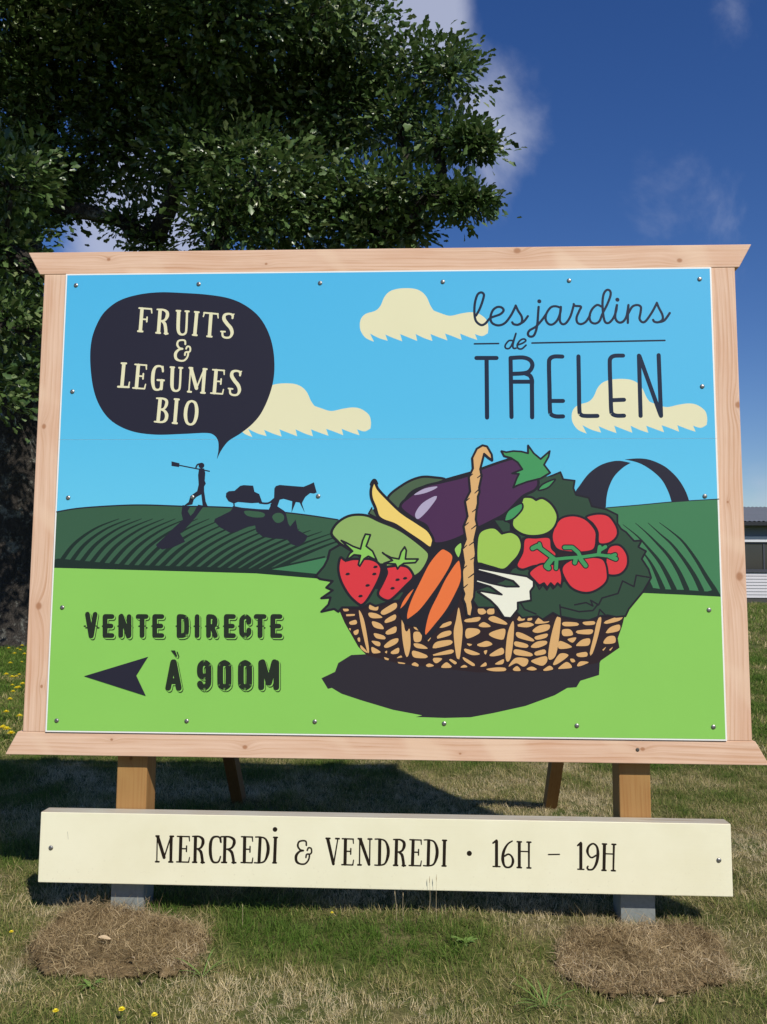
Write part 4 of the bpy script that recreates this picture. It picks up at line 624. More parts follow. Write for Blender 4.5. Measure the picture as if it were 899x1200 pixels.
('U','navy2',((1,((428.3,840.6,11.31),(445.4,872.6,11.31),(459.8,913.5,11.31),(464.5,939.8,11.31),(451.5,949.9,11.31),(434.4,937.2,11.31),(422.9,896.2,11.31),(421,849.5,11.31),(428.2,814.4,11.31),(450.7,795.6,11.31),(470.5,802.4,11.31),(490.3,825.5,11.31),(507.3,834.1,11.31),(538.4,845.5,11.31),(554.4,862.9,11.31),(545.5,877.6,11.31),(524.6,879.5,11.31),(504.7,863.3,11.31),(494.3,831.3,11.31),(501.5,805,11.31),(529.6,793.2,11.31),(560.7,804.6,11.31),(589.1,842.2,11.31),(609.8,884,11.31))),(1,((609.8,886.4,11.31),(620.3,862.3,11.31),(636.9,833,11.31),(636.6,806.9,11.31),(619.7,795.4,11.31),(600,798.4,11.31),(593.3,807.2,11.31))),(1,((619.7,795.4,11.02),(645.1,809.7,11.02),(665.1,835.7,11.02))),(1,((714.5,879,11.31),(711.8,847,11.31),(707.9,800.5,11.31),(700.8,765.7,11.31),(689.3,742.6,11.31),(672.4,739.8,11.31),(664.1,751.5,11.31),(672.7,768.8,11.31),(701,786,11.31),(729.4,817.7,11.31),(747.7,843.8,11.31))),(1,((814.4,874,11.02),(792,881.2,11.02),(769.5,875.6,11.02),(749.5,846.7,11.02),(746.3,817.6,11.02),(760,797.1,11.02),(779.6,797,11.02),(799.5,817.2,11.02),(812.9,851.9,11.02),(815.6,878.1,11.02))),(1,((815.6,878.1,11.02),(811.1,840.3,11.02),(810.7,811.3,11.02),(821.6,796.7,11.02),(838.5,802.3,11.02),(858.6,834.1,11.02),(874.6,886.3,11.02))),(1,((874.1,891,11.02),(880.6,882.2,11.02),(906.4,878.5,11.02),(898.2,857,11.02),(886.5,828,11.02),(888.9,804.8,11.02),(905.5,796,11.02),(928,807.4,11.02),(947,836.2,11.02))),(1,((999.1,878.2,11.02),(979.7,885.4,11.02),(956.9,865.2,11.02),(945.2,833.4,11.02),(950.3,807.2,11.02),(969.6,798.4,11.02),(989.4,809.8,11.02),(1004,844.5,11.02),(1027.3,890.7,11.02),(1042.1,931.4,11.02),(1039.7,951.8,11.02),(1025.8,956,11.02),(1011.4,937.5,11.02),(1005,896.8,11.02),(1006.8,844.4,11.02),(1014.4,806.7,11.02),(1031,800.8,11.02),(1050.9,820.9,11.02),(1065.6,855.5,11.02),(1069.6,884.5,11.02))),(1,((1070.1,884.5,11.31),(1062.7,849.8,11.31),(1062.1,820.8,11.31),(1075.6,803.3,11.31),(1095.2,806,11.31),(1112.4,831.9,11.31),(1121.9,882.9,11.31))),(1,((1122,884.1,11.02),(1118.8,843.5,11.02),(1117.3,800.1,11.02))),(1,((1119.4,842.3,11.02),(1138.5,875.2,11.02),(1160.9,883.7,11.02),(1177.4,874.9,11.02),(1175.7,848.8,11.02),(1170.6,819.9,11.02),(1181.3,803.6,11.02),(1198,808.1,11.02),(1226.8,848.3,11.02),(1250.1,891.6,11.02))),(1,((1250.2,893.4,11.02),(1258,871.3,11.02),(1273.7,836.4,11.02),(1273.1,813.2,11.02),(1253.4,801.9,11.02),(1236.8,804.9,11.02),(1231.5,813.6,11.02))),(1,((1253.4,801.9,11.02),(1281.3,810.3,11.02),(1307.2,844.8,11.02))),(1,((592.6,721.3,8.36),(576.8,720.2,8.36),(560.9,700.1,8.36),(563.1,685.6,8.36),(579.3,685.5,8.36),(593.6,708.5,8.36),(609.7,754.8,8.36))),(1,((609.1,752.5,8.58),(595.8,702.7,8.58),(597.8,685.4,8.58),(609.1,685.3,8.58))),(1,((614.8,699.7,8.58),(638.4,708.2,8.58),(654.3,719.7,8.58),(647.1,728.4,8.58),(630.2,722.8,8.58),(616,702.6,8.58),(618.6,685.2,8.58),(635.4,682.2,8.58),(655.2,699.4,8.58))),(0,((717.6,905.8,18.72),(718.2,904.7,18.72))),(0,((1072.3,910.1,18.72),(1072.9,908.9,18.72)))))]),
('printed_rule','upper',[
('U','navy2',((0,((420.1,707,7.6),(530.6,707.8,7.6))),(0,((682.3,709.1,7.8),(1281.7,716.9,7.8)))))]),
('printed_lettering','upper',[
('U','navy2',((0,((428.9,640.7,19.5),(520.7,640.1,19.5))),(0,((475.3,640.4,19.5),(475.8,363.5,19.5))),(0,((586.2,365.4,19),(584.3,639.7,19))),(0,((589.8,529,19),(670.3,528.6,19))),(0,((760.2,439.2,19),(818.9,439,19))),(0,((1034.9,441.4,19),(1092.2,443.4,19))),(0,((1164.5,369,19),(1163.7,647.1,19))),(0,((1165.8,644.9,19),(1253.3,373.1,19))),(0,((1252,648.8,19),(1255.3,368.7,19))),(0,((679.1,364,19.5),(679.8,519.8,19.5))),(1,((584.3,639.7,19.5),(639.3,641.6,19.5),(671.4,630.3,19.5),(683,605.9,19.5),(670.9,579.4,19.5),(646,568.5,19.5),(592.3,565.5,19.5))),(1,((646,568.5,19.5),(670.6,557.3,19.5),(680,536.3,19.5),(679.8,514.3,19.5))),(1,((818.7,644.9,19.5),(782.2,645.1,19.5),(762.8,634.2,19.5),(758.1,607.6,19.5),(758.8,497.4,19.5),(759.6,398.7,19.5),(765.7,376.8,19.5),(786.9,368,19.5),(817.8,367.9,19.5))),(1,((891.6,645.5,19),(891.6,518.8,19),(891.7,398.3,19),(897.7,376.4,19),(916.7,369.8,19),(971.9,369.6,19))),(1,((1092.4,647.6,19),(1054,646.7,19),(1035.6,634.7,19),(1031.8,606,19),(1032.8,496.1,19),(1034,397.8,19),(1039.9,378.1,19),(1058.8,370.4,19),(1090.6,370.3,19)))))]),
('printed_lettering','hours',[
('U','black',((0,((-971.9,-1498.3,5.78),(-970.4,-1600.6,5.78))),(0,((-969.6,-1498.3,14.44),(-938.7,-1585.1,14.44))),(0,((-938.7,-1585.1,6.5),(-912.4,-1498.3,6.5))),(0,((-910.1,-1498.3,14.06),(-908.8,-1600.4,12.65))),(0,((-977.2,-1495.3,7.94),(-964.4,-1495.3,7.94))),(0,((-915,-1495.3,7.94),(-900.8,-1495.3,7.94))),(0,((-975.2,-1603.5,7.94),(-961,-1603.5,7.73))),(0,((-917.3,-1603.4,7.94),(-900.3,-1603.4,7.73))),(0,((-867.5,-1498.1,14.36),(-867.6,-1599.6,13.98))),(0,((-882.9,-1495,6.26),(-830,-1495.4,6.26))),(0,((-831.1,-1495.4,6.26),(-829,-1513.8,4.82))),(0,((-867.6,-1546.6,6.43),(-841.1,-1546.7,6.26))),(0,((-841.1,-1534.9,6.26),(-841.2,-1558.5,6.43))),(0,((-883,-1602.5,6.26),(-830.3,-1602.8,6.43))),(0,((-830.3,-1602.8,6.43),(-826.9,-1582.2,4.7))),(0,((-803,-1497,14.53),(-802.6,-1599.7,14.15))),(1,((-815.9,-1494,6.34),(-788,-1494.1,8.14),(-771.8,-1504.4,13.08),(-769.6,-1521.1,14.53),(-777.1,-1539,10.17),(-789.9,-1546.1,7.13),(-802.8,-1546,6.34))),(1,((-792.1,-1546.1,8.72),(-778.1,-1558.1,13.08),(-771.6,-1584.4,13.08),(-769.4,-1602.8,13.08))),(0,((-812.4,-1602.6,7.99),(-795.1,-1602.7,7.99))),(0,((-775,-1602.8,7.99),(-761.7,-1602.9,7.99))),(1,((-691.8,-1514.1,8.18),(-696.9,-1497.2,7.97),(-711.8,-1493,8.18),(-727.7,-1499.5,10.67),(-736,-1523.5,14.23),(-735.4,-1565.5,14.23),(-726.4,-1595.5,10.96),(-711.5,-1602.1,7.97),(-698.1,-1596.8,8.18),(-691,-1576.5,6.55))),(0,((-692.1,-1493.1,4.91),(-690.5,-1516.5,7.97))),(0,((-673.3,-1496.1,14.06),(-673.3,-1598,14.06))),(1,((-689.1,-1493.1,6.47),(-654.9,-1493.2,7.88),(-635.2,-1503.3,12.66),(-632.6,-1519.9,14.06),(-641.8,-1537.7,9.84),(-657.6,-1544.8,7.28),(-673.3,-1544.8,6.3))),(1,((-660.2,-1544.8,8.44),(-643.2,-1556.6,13),(-635.3,-1582.7,12.66),(-632.7,-1601,12.66))),(0,((-685.2,-1601,7.73),(-664.1,-1601,7.94))),(0,((-639.5,-1601,7.73),(-623.3,-1601,7.73))),(0,((-586.8,-1494.7,14.53),(-586.4,-1597.1,14.53))),(0,((-600.9,-1491.5,6.34),(-552.5,-1492,6.51))),(0,((-553.5,-1492,6.51),(-551.4,-1510.5,4.75))),(0,((-586.6,-1543.5,6.51),(-562.4,-1543.8,6.34))),(0,((-562.4,-1531.9,6.34),(-562.4,-1555.7,6.51))),(0,((-600.4,-1599.9,6.34),(-552.2,-1600.3,6.51))),(0,((-552.2,-1600.3,6.51),(-549.2,-1579.6,4.75))),(0,((-519,-1494.9,14.07),(-522,-1596.7,14.07))),(1,((-538.9,-1491.8,6.48),(-513.9,-1491.9,6.31),(-494.3,-1500.9,8.67),(-483.9,-1528.2,14.46),(-484.9,-1560.1,14.46),(-497,-1590.8,8.44),(-517.1,-1599.6,6.31),(-542,-1599.6,6.31))),(0,((-452.1,-1495,13.9),(-454.1,-1595.4,14.27))),(0,((-459.5,-1491.9,7.85),(-444.7,-1492.1,7.85))),(0,((-461.5,-1598.2,7.64),(-446.7,-1598.4,7.64))),(1,((-317,-1522.5,7.64),(-319.1,-1506.4,7.13),(-334.5,-1503.7,7.32),(-350,-1509.5,7.84),(-353.8,-1526.6,8.91),(-343.4,-1541.6,7.64),(-329.2,-1544.9,7.13),(-345.9,-1549.1,8.91),(-360.4,-1567.2,12.73),(-358.4,-1590.7,11.46),(-342,-1600.8,7.64),(-320.7,-1599.3,7.64),(-306.2,-1582.3,7.64),(-303.5,-1561,7.64),(-315.3,-1560.9,7.13),(-317.9,-1573.7,7.13))),(1,((-303.5,-1561,7.64),(-293.9,-1552.5,7.13),(-295.9,-1535.4,7.13),(-307.7,-1533.2,7.13),(-312.7,-1543.9,7.32))),(0,((-224.1,-1494.9,14.32),(-198.4,-1598.1,12.89))),(0,((-180.6,-1495.2,5.73),(-197.2,-1598.1,7.16))),(0,((-231.1,-1491.9,7.88),(-215,-1492,7.88))),(0,((-189.2,-1492.2,7.88),(-174.6,-1492.3,7.88))),(0,((-147,-1495.3,14.22),(-148.2,-1597.7,14.22))),(0,((-161,-1492.1,6.37),(-113.1,-1492.8,6.37))),(0,((-114.1,-1492.8,6.37),(-112.3,-1511.3,4.78))),(0,((-147.6,-1544.2,6.37),(-123.6,-1544.5,6.2))),(0,((-123.5,-1532.6,6.37),(-123.8,-1556.4,6.37))),(0,((-162.1,-1600.5,6.37),(-114.4,-1601.1,6.37))),(0,((-114.4,-1601.1,6.37),(-111.1,-1580.4,4.78))),(0,((-84.9,-1494.1,6.44),(-85.4,-1597.1,6.44))),(0,((-82.6,-1494.1,14.31),(-44,-1597.3,12.88))),(0,((-41.1,-1494.4,6.44),(-41.8,-1597.3,6.44))),(0,((-91.8,-1491,7.87),(-77.9,-1491.1,7.87))),(0,((-48.7,-1491.3,7.87),(-33.4,-1491.4,7.87))),(0,((-92.4,-1600,7.87),(-78.5,-1600.1,7.87))),(0,((1.5,-1494.4,14.21),(0.7,-1596.6,14.21))),(1,((-18.4,-1491.2,6.37),(6.5,-1491.4,6.37),(26.4,-1500.5,8.53),(37.4,-1527.9,13.83),(37.1,-1560,13.83),(25.6,-1590.8,8.53),(5.7,-1599.5,6.37),(-19.2,-1599.4,6.37))),(0,((74.1,-1494.6,14.12),(71.6,-1596,14.12))),(1,((61.3,-1491.5,6.33),(89.3,-1491.8,7.69),(105.1,-1502,12.71),(106.9,-1518.5,13.74),(98.9,-1536.2,9.88),(85.8,-1543.1,7.12),(72.9,-1543,6.33))),(1,((83.7,-1543.1,8.47),(97.3,-1555,12.71),(103.1,-1581,12.71),(104.8,-1599.2,12.71))),(0,((61.8,-1598.9,7.77),(79.1,-1599,7.77))),(0,((99.2,-1599.2,7.77),(112.5,-1599.3,7.77))),(0,((145.7,-1494.2,13.74),(143,-1595.5,14.12))),(0,((131.4,-1491,6.33),(180.6,-1491.7,6.15))),(0,((179.5,-1491.7,6.33),(181.1,-1510,4.74))),(0,((144.4,-1542.6,6.33),(168.9,-1542.9,6.33))),(0,((169.3,-1531.1,6.15),(168.6,-1554.6,6.33))),(0,((128.6,-1598.3,6.33),(177.6,-1598.9,6.33))),(0,((177.6,-1598.9,6.33),(181.3,-1578.3,4.62))),(0,((213,-1493.8,14.12),(210.1,-1595.1,14.12))),(1,((193.3,-1490.8,6.15),(218,-1490.9,6.33),(237.6,-1499.9,8.47),(248,-1527.1,13.74),(247,-1558.9,14.12),(235,-1589.4,8.47),(215,-1598.1,6.33),(190.3,-1597.9,6.15))),(0,((280.7,-1494.2,14.02),(278.4,-1594.6,13.64))),(0,((272.8,-1491.1,7.71),(288.7,-1491.3,7.71))),(0,((270.4,-1597.4,7.5),(286.3,-1597.6,7.5))),(0,((503.6,-1490.4,13.32),(502.8,-1592.7,13.69))),(0,((503.6,-1487.4,9.32),(488.6,-1498.5,7.67))),(0,((488,-1595.5,5.97),(517.6,-1595.8,6.13))),(1,((570.6,-1488.8,6.22),(550.8,-1502.5,8.1),(534.4,-1531.3,12.16),(529.5,-1565.1,13.88),(536.5,-1591.6,9.46),(550.5,-1598.4,7.77),(566.2,-1591.9,9.46),(573.3,-1571.5,12.16),(567.4,-1552.2,8.1),(553.4,-1543.6,7.77),(537.7,-1551.9,7.56))),(0,((600.7,-1494.4,13.14),(599.7,-1595.1,13.14))),(0,((641.7,-1495.1,9.19),(640.6,-1595.8,7.88))),(0,((600.3,-1530.7,5.88),(641.3,-1531.5,5.88))),(0,((592,-1491.3,7.22),(609.4,-1491.6,7.22))),(0,((633.7,-1492,7.22),(649.7,-1492.3,7.22))),(0,((590.9,-1597.9,7.43),(608.3,-1598.2,7.43))),(0,((632.6,-1598.6,7.22),(648.5,-1598.9,7.22))),(0,((862.3,-1494,13.51),(860.5,-1597.2,13.51))),(0,((862.3,-1490.9,9.72),(849.2,-1502.2,7.77))),(0,((847.6,-1600,6.05),(873.3,-1600.4,6.05))),(1,((893.9,-1601.3,7.46),(887.6,-1594.7,8),(890.6,-1587.6,7.46))),(1,((891.2,-1601.2,7.46),(911.1,-1598.4,8),(926.8,-1573.7,11.99),(933.9,-1535.9,13.33),(930,-1506.2,9.33),(914.7,-1493.6,7.46),(897.1,-1503.6,9.33),(889.6,-1523.7,11.99),(895.3,-1542.7,8),(908.1,-1551.1,7.46),(925.7,-1541.8,7.46))),(0,((962.3,-1497.1,13.79),(958.2,-1599.5,13.42))),(0,((1002,-1497.9,9.39),(997.7,-1600.3,8.05))),(0,((960.8,-1534.1,6.01),(1000.4,-1534.8,6.01))),(0,((954,-1493.9,7.38),(970.9,-1494.3,7.38))),(0,((994.4,-1494.7,7.38),(1009.8,-1495,7.38))),(0,((949.6,-1602.4,7.38),(966.4,-1602.7,7.38))),(0,((989.9,-1603.1,7.17),(1005.2,-1603.4,7.38))))),
('D','black',10.36,(-454.7,-1458.4)),
('D','black',11.1,(386.9,-1543.3)),
('L','black',0,0,5.92,5.76,((724.3,-1542),(770.9,-1540.3)))])]


# ------------------------------------------------------------------ ground
SOD_A = [(-1.406, -0.177), (-1.357, 0.018), (-1.123, 0.012), (-0.883, -0.086), (-0.682, -0.222), (-0.658, -0.417), (-0.675, -0.58), (-0.77, -0.638), (-0.931, -0.633), (-1.072, -0.641), (-1.205, -0.628), (-1.341, -0.526), (-1.402, -0.381)]
SOD_B = [(0.718, -0.266), (0.8, -0.082), (1.004, -0.053), (1.269, -0.004), (1.399, -0.049), (1.408, -0.229), (1.388, -0.449), (1.307, -0.585), (1.173, -0.641), (1.017, -0.662), (0.841, -0.647), (0.705, -0.552), (0.678, -0.417)]


def dryness(x, y):
    """0 = green grass, 1 = straw; patches as they lie in the lawn"""
    n = fbm(x, y, 2.2, 5)
    big = fbm(x, y, 0.45, 21)
    fine = fbm(x, y, 7.0, 40, 2)
    d = 0.55 + 1.25 * (n - 0.5) + 0.5 * (big - 0.5) + 0.35 * (fine - 0.5)
    def blob(cx, cy, rx, ry, amt):
        q = ((x - cx) / rx) ** 2 + ((y - cy) / ry) ** 2
        return amt * np.exp(-q)
    d = d + blob(0.05, -0.26, 0.62, 0.24, -0.75)          # green strip before the hours board
    d = d + blob(0.1, -0.80, 0.9, 0.16, 0.35)             # straw strip at the front
    d = d + blob(-1.45, -0.70, 0.25, 0.25, 0.35)
    d = d + blob(-1.6, -0.25, 0.2, 0.22, -0.4)
    d = d + blob(1.75, -0.3, 0.35, 0.5, -0.12)
    far = 1 / (1 + np.exp(-(y - 2.9) / 0.5))
    d = d - far * (0.42 - 0.10 * (x > 0)) + 0.10 * (x > 0.9) * (1 - far)
    return np.clip(d, 0, 1)


def axis_coords(lim_near, step, lim_far):
    a = list(np.arange(0, lim_near, step))
    s = step
    while a[-1] < lim_far:
        s *= 1.35
        a.append(a[-1] + s)
    a = np.array(a)
    return np.concatenate([-a[:0:-1], a])


gx = axis_coords(4.0, 0.10, 3000)
gy = axis_coords(4.0, 0.10, 3000)
X, Y = np.meshgrid(gx, gy, indexing='ij')
Zg = hgt(X, Y)
gv = np.stack([X, Y, Zg], -1).reshape(-1, 3)
nx, ny = X.shape
ii, jj = np.meshgrid(np.arange(nx - 1), np.arange(ny - 1), indexing='ij')
q = (ii * ny + jj).ravel()
gf = np.stack([q, q + ny, q + ny + 1, q + 1], 1)
mg, t, p = material('lawn_soil')
co = N(t, 'ShaderNodeTexCoord').outputs['Object']
a = N(t, 'ShaderNodeTexNoise', {'Vector': co, 'Scale': 2.2, 'Detail': 8.0, 'Roughness': 0.65})
b = N(t, 'ShaderNodeTexNoise', {'Vector': co, 'Scale': 45.0, 'Detail': 5.0, 'Roughness': 0.7})
c1 = ramp(t, a.outputs['Fac'], [(0.30, (0.080, 0.120, 0.026)), (0.52, (0.140, 0.145, 0.048)), (0.70, (0.25, 0.20, 0.10))])
c2 = ramp(t, b.outputs['Fac'], [(0.25, 0.35), (0.7, 1.15)])
cc = mixc(t, 1.0, c1, c2, 'MULTIPLY')
t.links.new(cc, p.inputs['Base Color'])
p.inputs['Roughness'].default_value = 1.0
p.inputs['Specular IOR Level'].default_value = 0.1
bb = N(t, 'ShaderNodeBump', {'Height': b.outputs['Fac'], 'Strength': 0.8, 'Distance': 0.02})
t.links.new(bb.outputs[0], p.inputs['Normal'])
ground = mesh_obj('ground', gv, gf, mg, smooth=True)
ground['kind'] = 'structure'

# ------------------------------------------------------------------ billboard
LEAN = math.radians(2.0)
PZ = 1.84106          # panel centre in the billboard's own frame
PY = -0.06429
bill = thing('billboard', 'large timber framed farm shop billboard with a painted vegetable basket, standing on two posts', 'billboard', (0, 0, 0), (-LEAN, 0, 0))


def wood(name, base, axis, knots, grain=1.0, seed=0.0, rough=0.62, contrast=1.0):
    m, t, p = material(name)
    co = N(t, 'ShaderNodeTexCoord').outputs['Object']
    sep = N(t, 'ShaderNodeSeparateXYZ', {0: co})
    along = sep.outputs['X'] if axis == 'x' else sep.outputs['Z']
    across = sep.outputs['Z'] if axis == 'x' else sep.outputs['X']
    depth = sep.outputs['Y']
    warp = None
    dark = None
    for (ka, kc, r) in knots:
        dx = mth(t, 'DIVIDE', mth(t, 'SUBTRACT', along, ka), r * 2.6)
        dz = mth(t, 'DIVIDE', mth(t, 'SUBTRACT', across, kc), r * 1.25)
        dd = mth(t, 'SQRT', mth(t, 'ADD', mth(t, 'MULTIPLY', dx, dx), mth(t, 'MULTIPLY', dz, dz)))
        g = mth(t, 'POWER', mth(t, 'SUBTRACT', 1.0, mth(t, 'MULTIPLY', dd, 0.5), clamp=True), 2.0)
        wv = mth(t, 'MULTIPLY', g, r * 1.3)
        dx2 = mth(t, 'DIVIDE', mth(t, 'SUBTRACT', along, ka), r * 0.75)
        dz2 = mth(t, 'DIVIDE', mth(t, 'SUBTRACT', across, kc), r * 0.6)
        d2 = mth(t, 'SQRT', mth(t, 'ADD', mth(t, 'MULTIPLY', dx2, dx2), mth(t, 'MULTIPLY', dz2, dz2)))
        k = N(t, 'ShaderNodeMapRange', {'Value': d2, 'From Min': 1.0, 'From Max': 0.45}, interpolation_type='SMOOTHSTEP').outputs['Result']
        k = mth(t, 'ADD', k, mth(t, 'MULTIPLY', g, 0.30))
        warp = wv if warp is None else mth(t, 'ADD', warp, wv)
        dark = k if dark is None else mth(t, 'MAXIMUM', dark, k)
    slow = N(t, 'ShaderNodeTexNoise', {'Vector': N(t, 'ShaderNodeCombineXYZ', {0: mth(t, 'MULTIPLY', along, 1.1), 1: seed, 2: mth(t, 'MULTIPLY', across, 3.0)}).outputs[0], 'Scale': 1.0, 'Detail': 2.0})
    ac = mth(t, 'ADD', across, mth(t, 'MULTIPLY', slow.outputs['Fac'], 0.06))
    if warp is not None:
        ac = mth(t, 'ADD', ac, warp)
    v = N(t, 'ShaderNodeCombineXYZ', {0: mth(t, 'MULTIPLY', along, 1.4), 1: mth(t, 'MULTIPLY_ADD', depth, 40.0, seed), 2: mth(t, 'MULTIPLY', ac, 95.0)}).outputs[0]
    g1 = N(t, 'ShaderNodeTexNoise', {'Vector': v, 'Scale': 1.0, 'Detail': 4.0, 'Roughness': 0.55}).outputs['Fac']
    v2 = N(t, 'ShaderNodeCombineXYZ', {0: mth(t, 'MULTIPLY', along, 6.0), 1: mth(t, 'MULTIPLY_ADD', depth, 60.0, seed), 2: mth(t, 'MULTIPLY', ac, 420.0)}).outputs[0]
    g2 = N(t, 'ShaderNodeTexNoise', {'Vector': v2, 'Scale': 1.0, 'Detail': 2.0}).outputs['Fac']
    ring = mth(t, 'MULTIPLY_ADD', mth(t, 'SINE', mth(t, 'MULTIPLY_ADD', g1, 9.0, mth(t, 'MULTIPLY', ac, 330.0))), 0.5, 0.5)
    gm = mth(t, 'ADD', mth(t, 'MULTIPLY', g1, 0.60), mth(t, 'ADD', mth(t, 'MULTIPLY', g2, 0.34), mth(t, 'MULTIPLY', ring, 0.10)))
    lo = tuple(c * k for c, k in zip(base, (0.80, 0.68, 0.58)))
    hi = tuple(min(1, c * k) for c, k in zip(base, (1.10, 1.15, 1.20)))
    if contrast != 1.0:
        lo = tuple(b_ + (l_ - b_) * contrast for b_, l_ in zip(base, lo))
        hi = tuple(b_ + (h_ - b_) * contrast for b_, h_ in zip(base, hi))
    c = ramp(t, gm, [(0.33, lo), (0.50, base), (0.70, hi)])
    blot = N(t, 'ShaderNodeTexNoise', {'Vector': N(t, 'ShaderNodeCombineXYZ', {0: mth(t, 'MULTIPLY', along, 3.0), 1: seed + 4.0, 2: mth(t, 'MULTIPLY', across, 9.0)}).outputs[0], 'Scale': 1.0, 'Detail': 3.0}).outputs['Fac']
    c = mixc(t, mth(t, 'MULTIPLY', mth(t, 'SUBTRACT', blot, 0.45, clamp=True), 1.5), c, tuple(b_ * k for b_, k in zip(base, (0.86, 0.70, 0.60))))
    flame = N(t, 'ShaderNodeMapRange', {'Value': N(t, 'ShaderNodeTexNoise', {'Vector': N(t, 'ShaderNodeCombineXYZ', {0: mth(t, 'MULTIPLY_ADD', across, 2.5, mth(t, 'MULTIPLY', along, 3.6)), 1: seed + 9.0, 2: mth(t, 'MULTIPLY', across, 2.0)}).outputs[0], 'Scale': 1.0, 'Detail': 1.0}).outputs['Fac'], 'From Min': 0.57, 'From Max': 0.68, 'To Max': 0.6}, interpolation_type='SMOOTHSTEP').outputs['Result']
    c = mixc(t, flame, c, tuple(min(1, b_ * k) for b_, k in zip(base, (1.12, 1.22, 1.24))))
    if dark is not None:
        c = mixc(t, mth(t, 'MULTIPLY', dark, 0.75, clamp=True), c, tuple(b_ * k for b_, k in zip(base, (0.58, 0.42, 0.31))))
    t.links.new(c, p.inputs['Base Color'])
    p.inputs['Roughness'].default_value = rough
    p.inputs['Specular IOR Level'].default_value = 0.25
    bp = N(t, 'ShaderNodeBump', {'Height': gm, 'Strength': 0.25 * grain, 'Distance': 0.002})
    t.links.new(bp.outputs[0], p.inputs['Normal'])
    return m


FIR = (0.655, 0.440, 0.308)
z_ = lambda v: PZ + v
# rails (mitred ends) and stiles of the frame
m_top = wood('fir_upper_rail', FIR, 'x', [(1.36, z_(1.095), 0.022), (0.62, z_(1.15), 0.03), (-1.30, z_(1.13), 0.016), (-0.55, z_(1.10), 0.012)], seed=3.0)
bm = prism([(-1.629, z_(1.0605)), (1.628, z_(1.0605)), (1.687, z_(1.1685)), (-1.689, z_(1.1685))], 'y', PY + 0.006, PY + 0.066, 0.003)
bm_obj('frame_rail', bm, m_top, bill)
m_bot = wood('fir_lower_rail', FIR, 'x', [(-0.60, z_(-1.115), 0.020), (1.14, z_(-1.10), 0.018), (0.35, z_(-1.13), 0.010), (-1.2, z_(-1.09), 0.012)], seed=9.0)
bm = prism([(-1.682, z_(-1.1615)), (1.679, z_(-1.1615)), (1.622, z_(-1.0605)), (-1.630, z_(-1.0605))], 'y', PY + 0.007, PY + 0.067, 0.003)
rail_lo = bm_obj('frame_rail', bm, m_bot, bill)
m_l = wood('fir_stile_one', FIR, 'z', [(z_(0.33), -1.575, 0.022), (z_(-0.50), -1.56, 0.03), (z_(-0.86), -1.53, 0.014)], seed=14.0)
bm = box(-1.607, -1.40, PY + 0.008, PY + 0.066, z_(-1.0600), z_(1.0600), 0.003)
bm_obj('frame_stile', bm, m_l, bill)
m_r = wood('fir_stile_two', FIR, 'z', [(z_(0.42), 1.60, 0.026), (z_(-0.35), 1.58, 0.034), (z_(-0.02), 1.54, 0.010)], seed=23.0)
bm = box(1.40, 1.609, PY + 0.008, PY + 0.066, z_(-1.0600), z_(1.0600), 0.003)
bm_obj('frame_stile', bm, m_r, bill)
# small sunk bolt in the lower rail
steel = simple_mat('screw_steel', (0.30, 0.29, 0.27), 0.38, 0.5, 0.85, 0.3, 400.0)
rust = simple_mat('bolt_dark', (0.10, 0.085, 0.07), 0.6, 0.4, 0.4)

# posts with galvanised feet
m_post = wood('treated_post', (0.33, 0.180, 0.062), 'z', [(0.66, -1.13, 0.018)], seed=31.0, contrast=0.8)
galv = simple_mat('galvanised_steel', (0.25, 0.275, 0.265), 0.5, 0.45, 0.25, 0.28, 60.0, 0.2, 300.0)
for xc in (-1.124, 1.118):
    bm = box(xc - 0.0685, xc + 0.0685, PY + 0.0685, PY + 0.206, 0.012, z_(1.09), 0.005)
    post = bm_obj('post', bm, m_post, bill)
    shoe = bmesh.new()
    # U shaped sleeve: front, back and two cheek plates with a foot plate
    x0, x1, y0, y1 = xc - 0.0735, xc + 0.0735, PY + 0.0635, PY + 0.211
    for (a0, a1, b0, b1, c0, c1) in ((x0, x1, y0, y0 + 0.004, -0.02, 0.195), (x0, x1, y1 - 0.004, y1, -0.02, 0.195),
                                      (x0, x0 + 0.004, y0 + 0.005, y1 - 0.005, -0.02, 0.195), (x1 - 0.004, x1, y0 + 0.005, y1 - 0.005, -0.02, 0.195),
                                      (x0 - 0.012, x1 + 0.012, y0 - 0.02, y1 + 0.02, -0.03, -0.021)):
        bx = box(a0, a1, b0, b1, c0, c1, 0.0012, 1)
        me = bpy.data.meshes.new('tmp')
        bx.to_mesh(me)
        bx.free()
        shoe.from_mesh(me)
        bpy.data.meshes.remove(me)
    bm_obj('post_shoe', shoe, galv, post)
# raking struts behind
m_strut = wood('treated_strut', (0.20, 0.105, 0.040), 'z', [], seed=47.0, contrast=0.8)
for xc in (-1.0, 1.005):
    p0 = Vector((xc, 1.92, -0.10))
    p1 = Vector((xc, PY + 0.21, 1.95))
    d = (p1 - p0).normalized()
    nrm = Vector((0, d.z, -d.y))
    V = []
    for pp in (p0, p1):
        for sx, sn in ((-1, -1), (1, -1), (1, 1), (-1, 1)):
            V.append(pp + Vector((sx * 0.036, 0, 0)) + nrm * (0.045 * sn))
    F = [(0, 3, 2, 1), (4, 5, 6, 7), (0, 1, 5, 4), (1, 2, 6, 5), (2, 3, 7, 6), (3, 0, 4, 7)]
    mesh_obj('strut', V, F, m_strut, bill)
# cross battens on the back of the panel
m_bat = wood('batten_fir', (0.45, 0.28, 0.17), 'x', [], seed=52.0)
for zc in (0.75, -0.1, -0.8):
    bm_obj('batten', box(-1.04, 1.04, PY + 0.0695, PY + 0.115, z_(zc - 0.04), z_(zc + 0.04), 0.003), m_bat, bill)

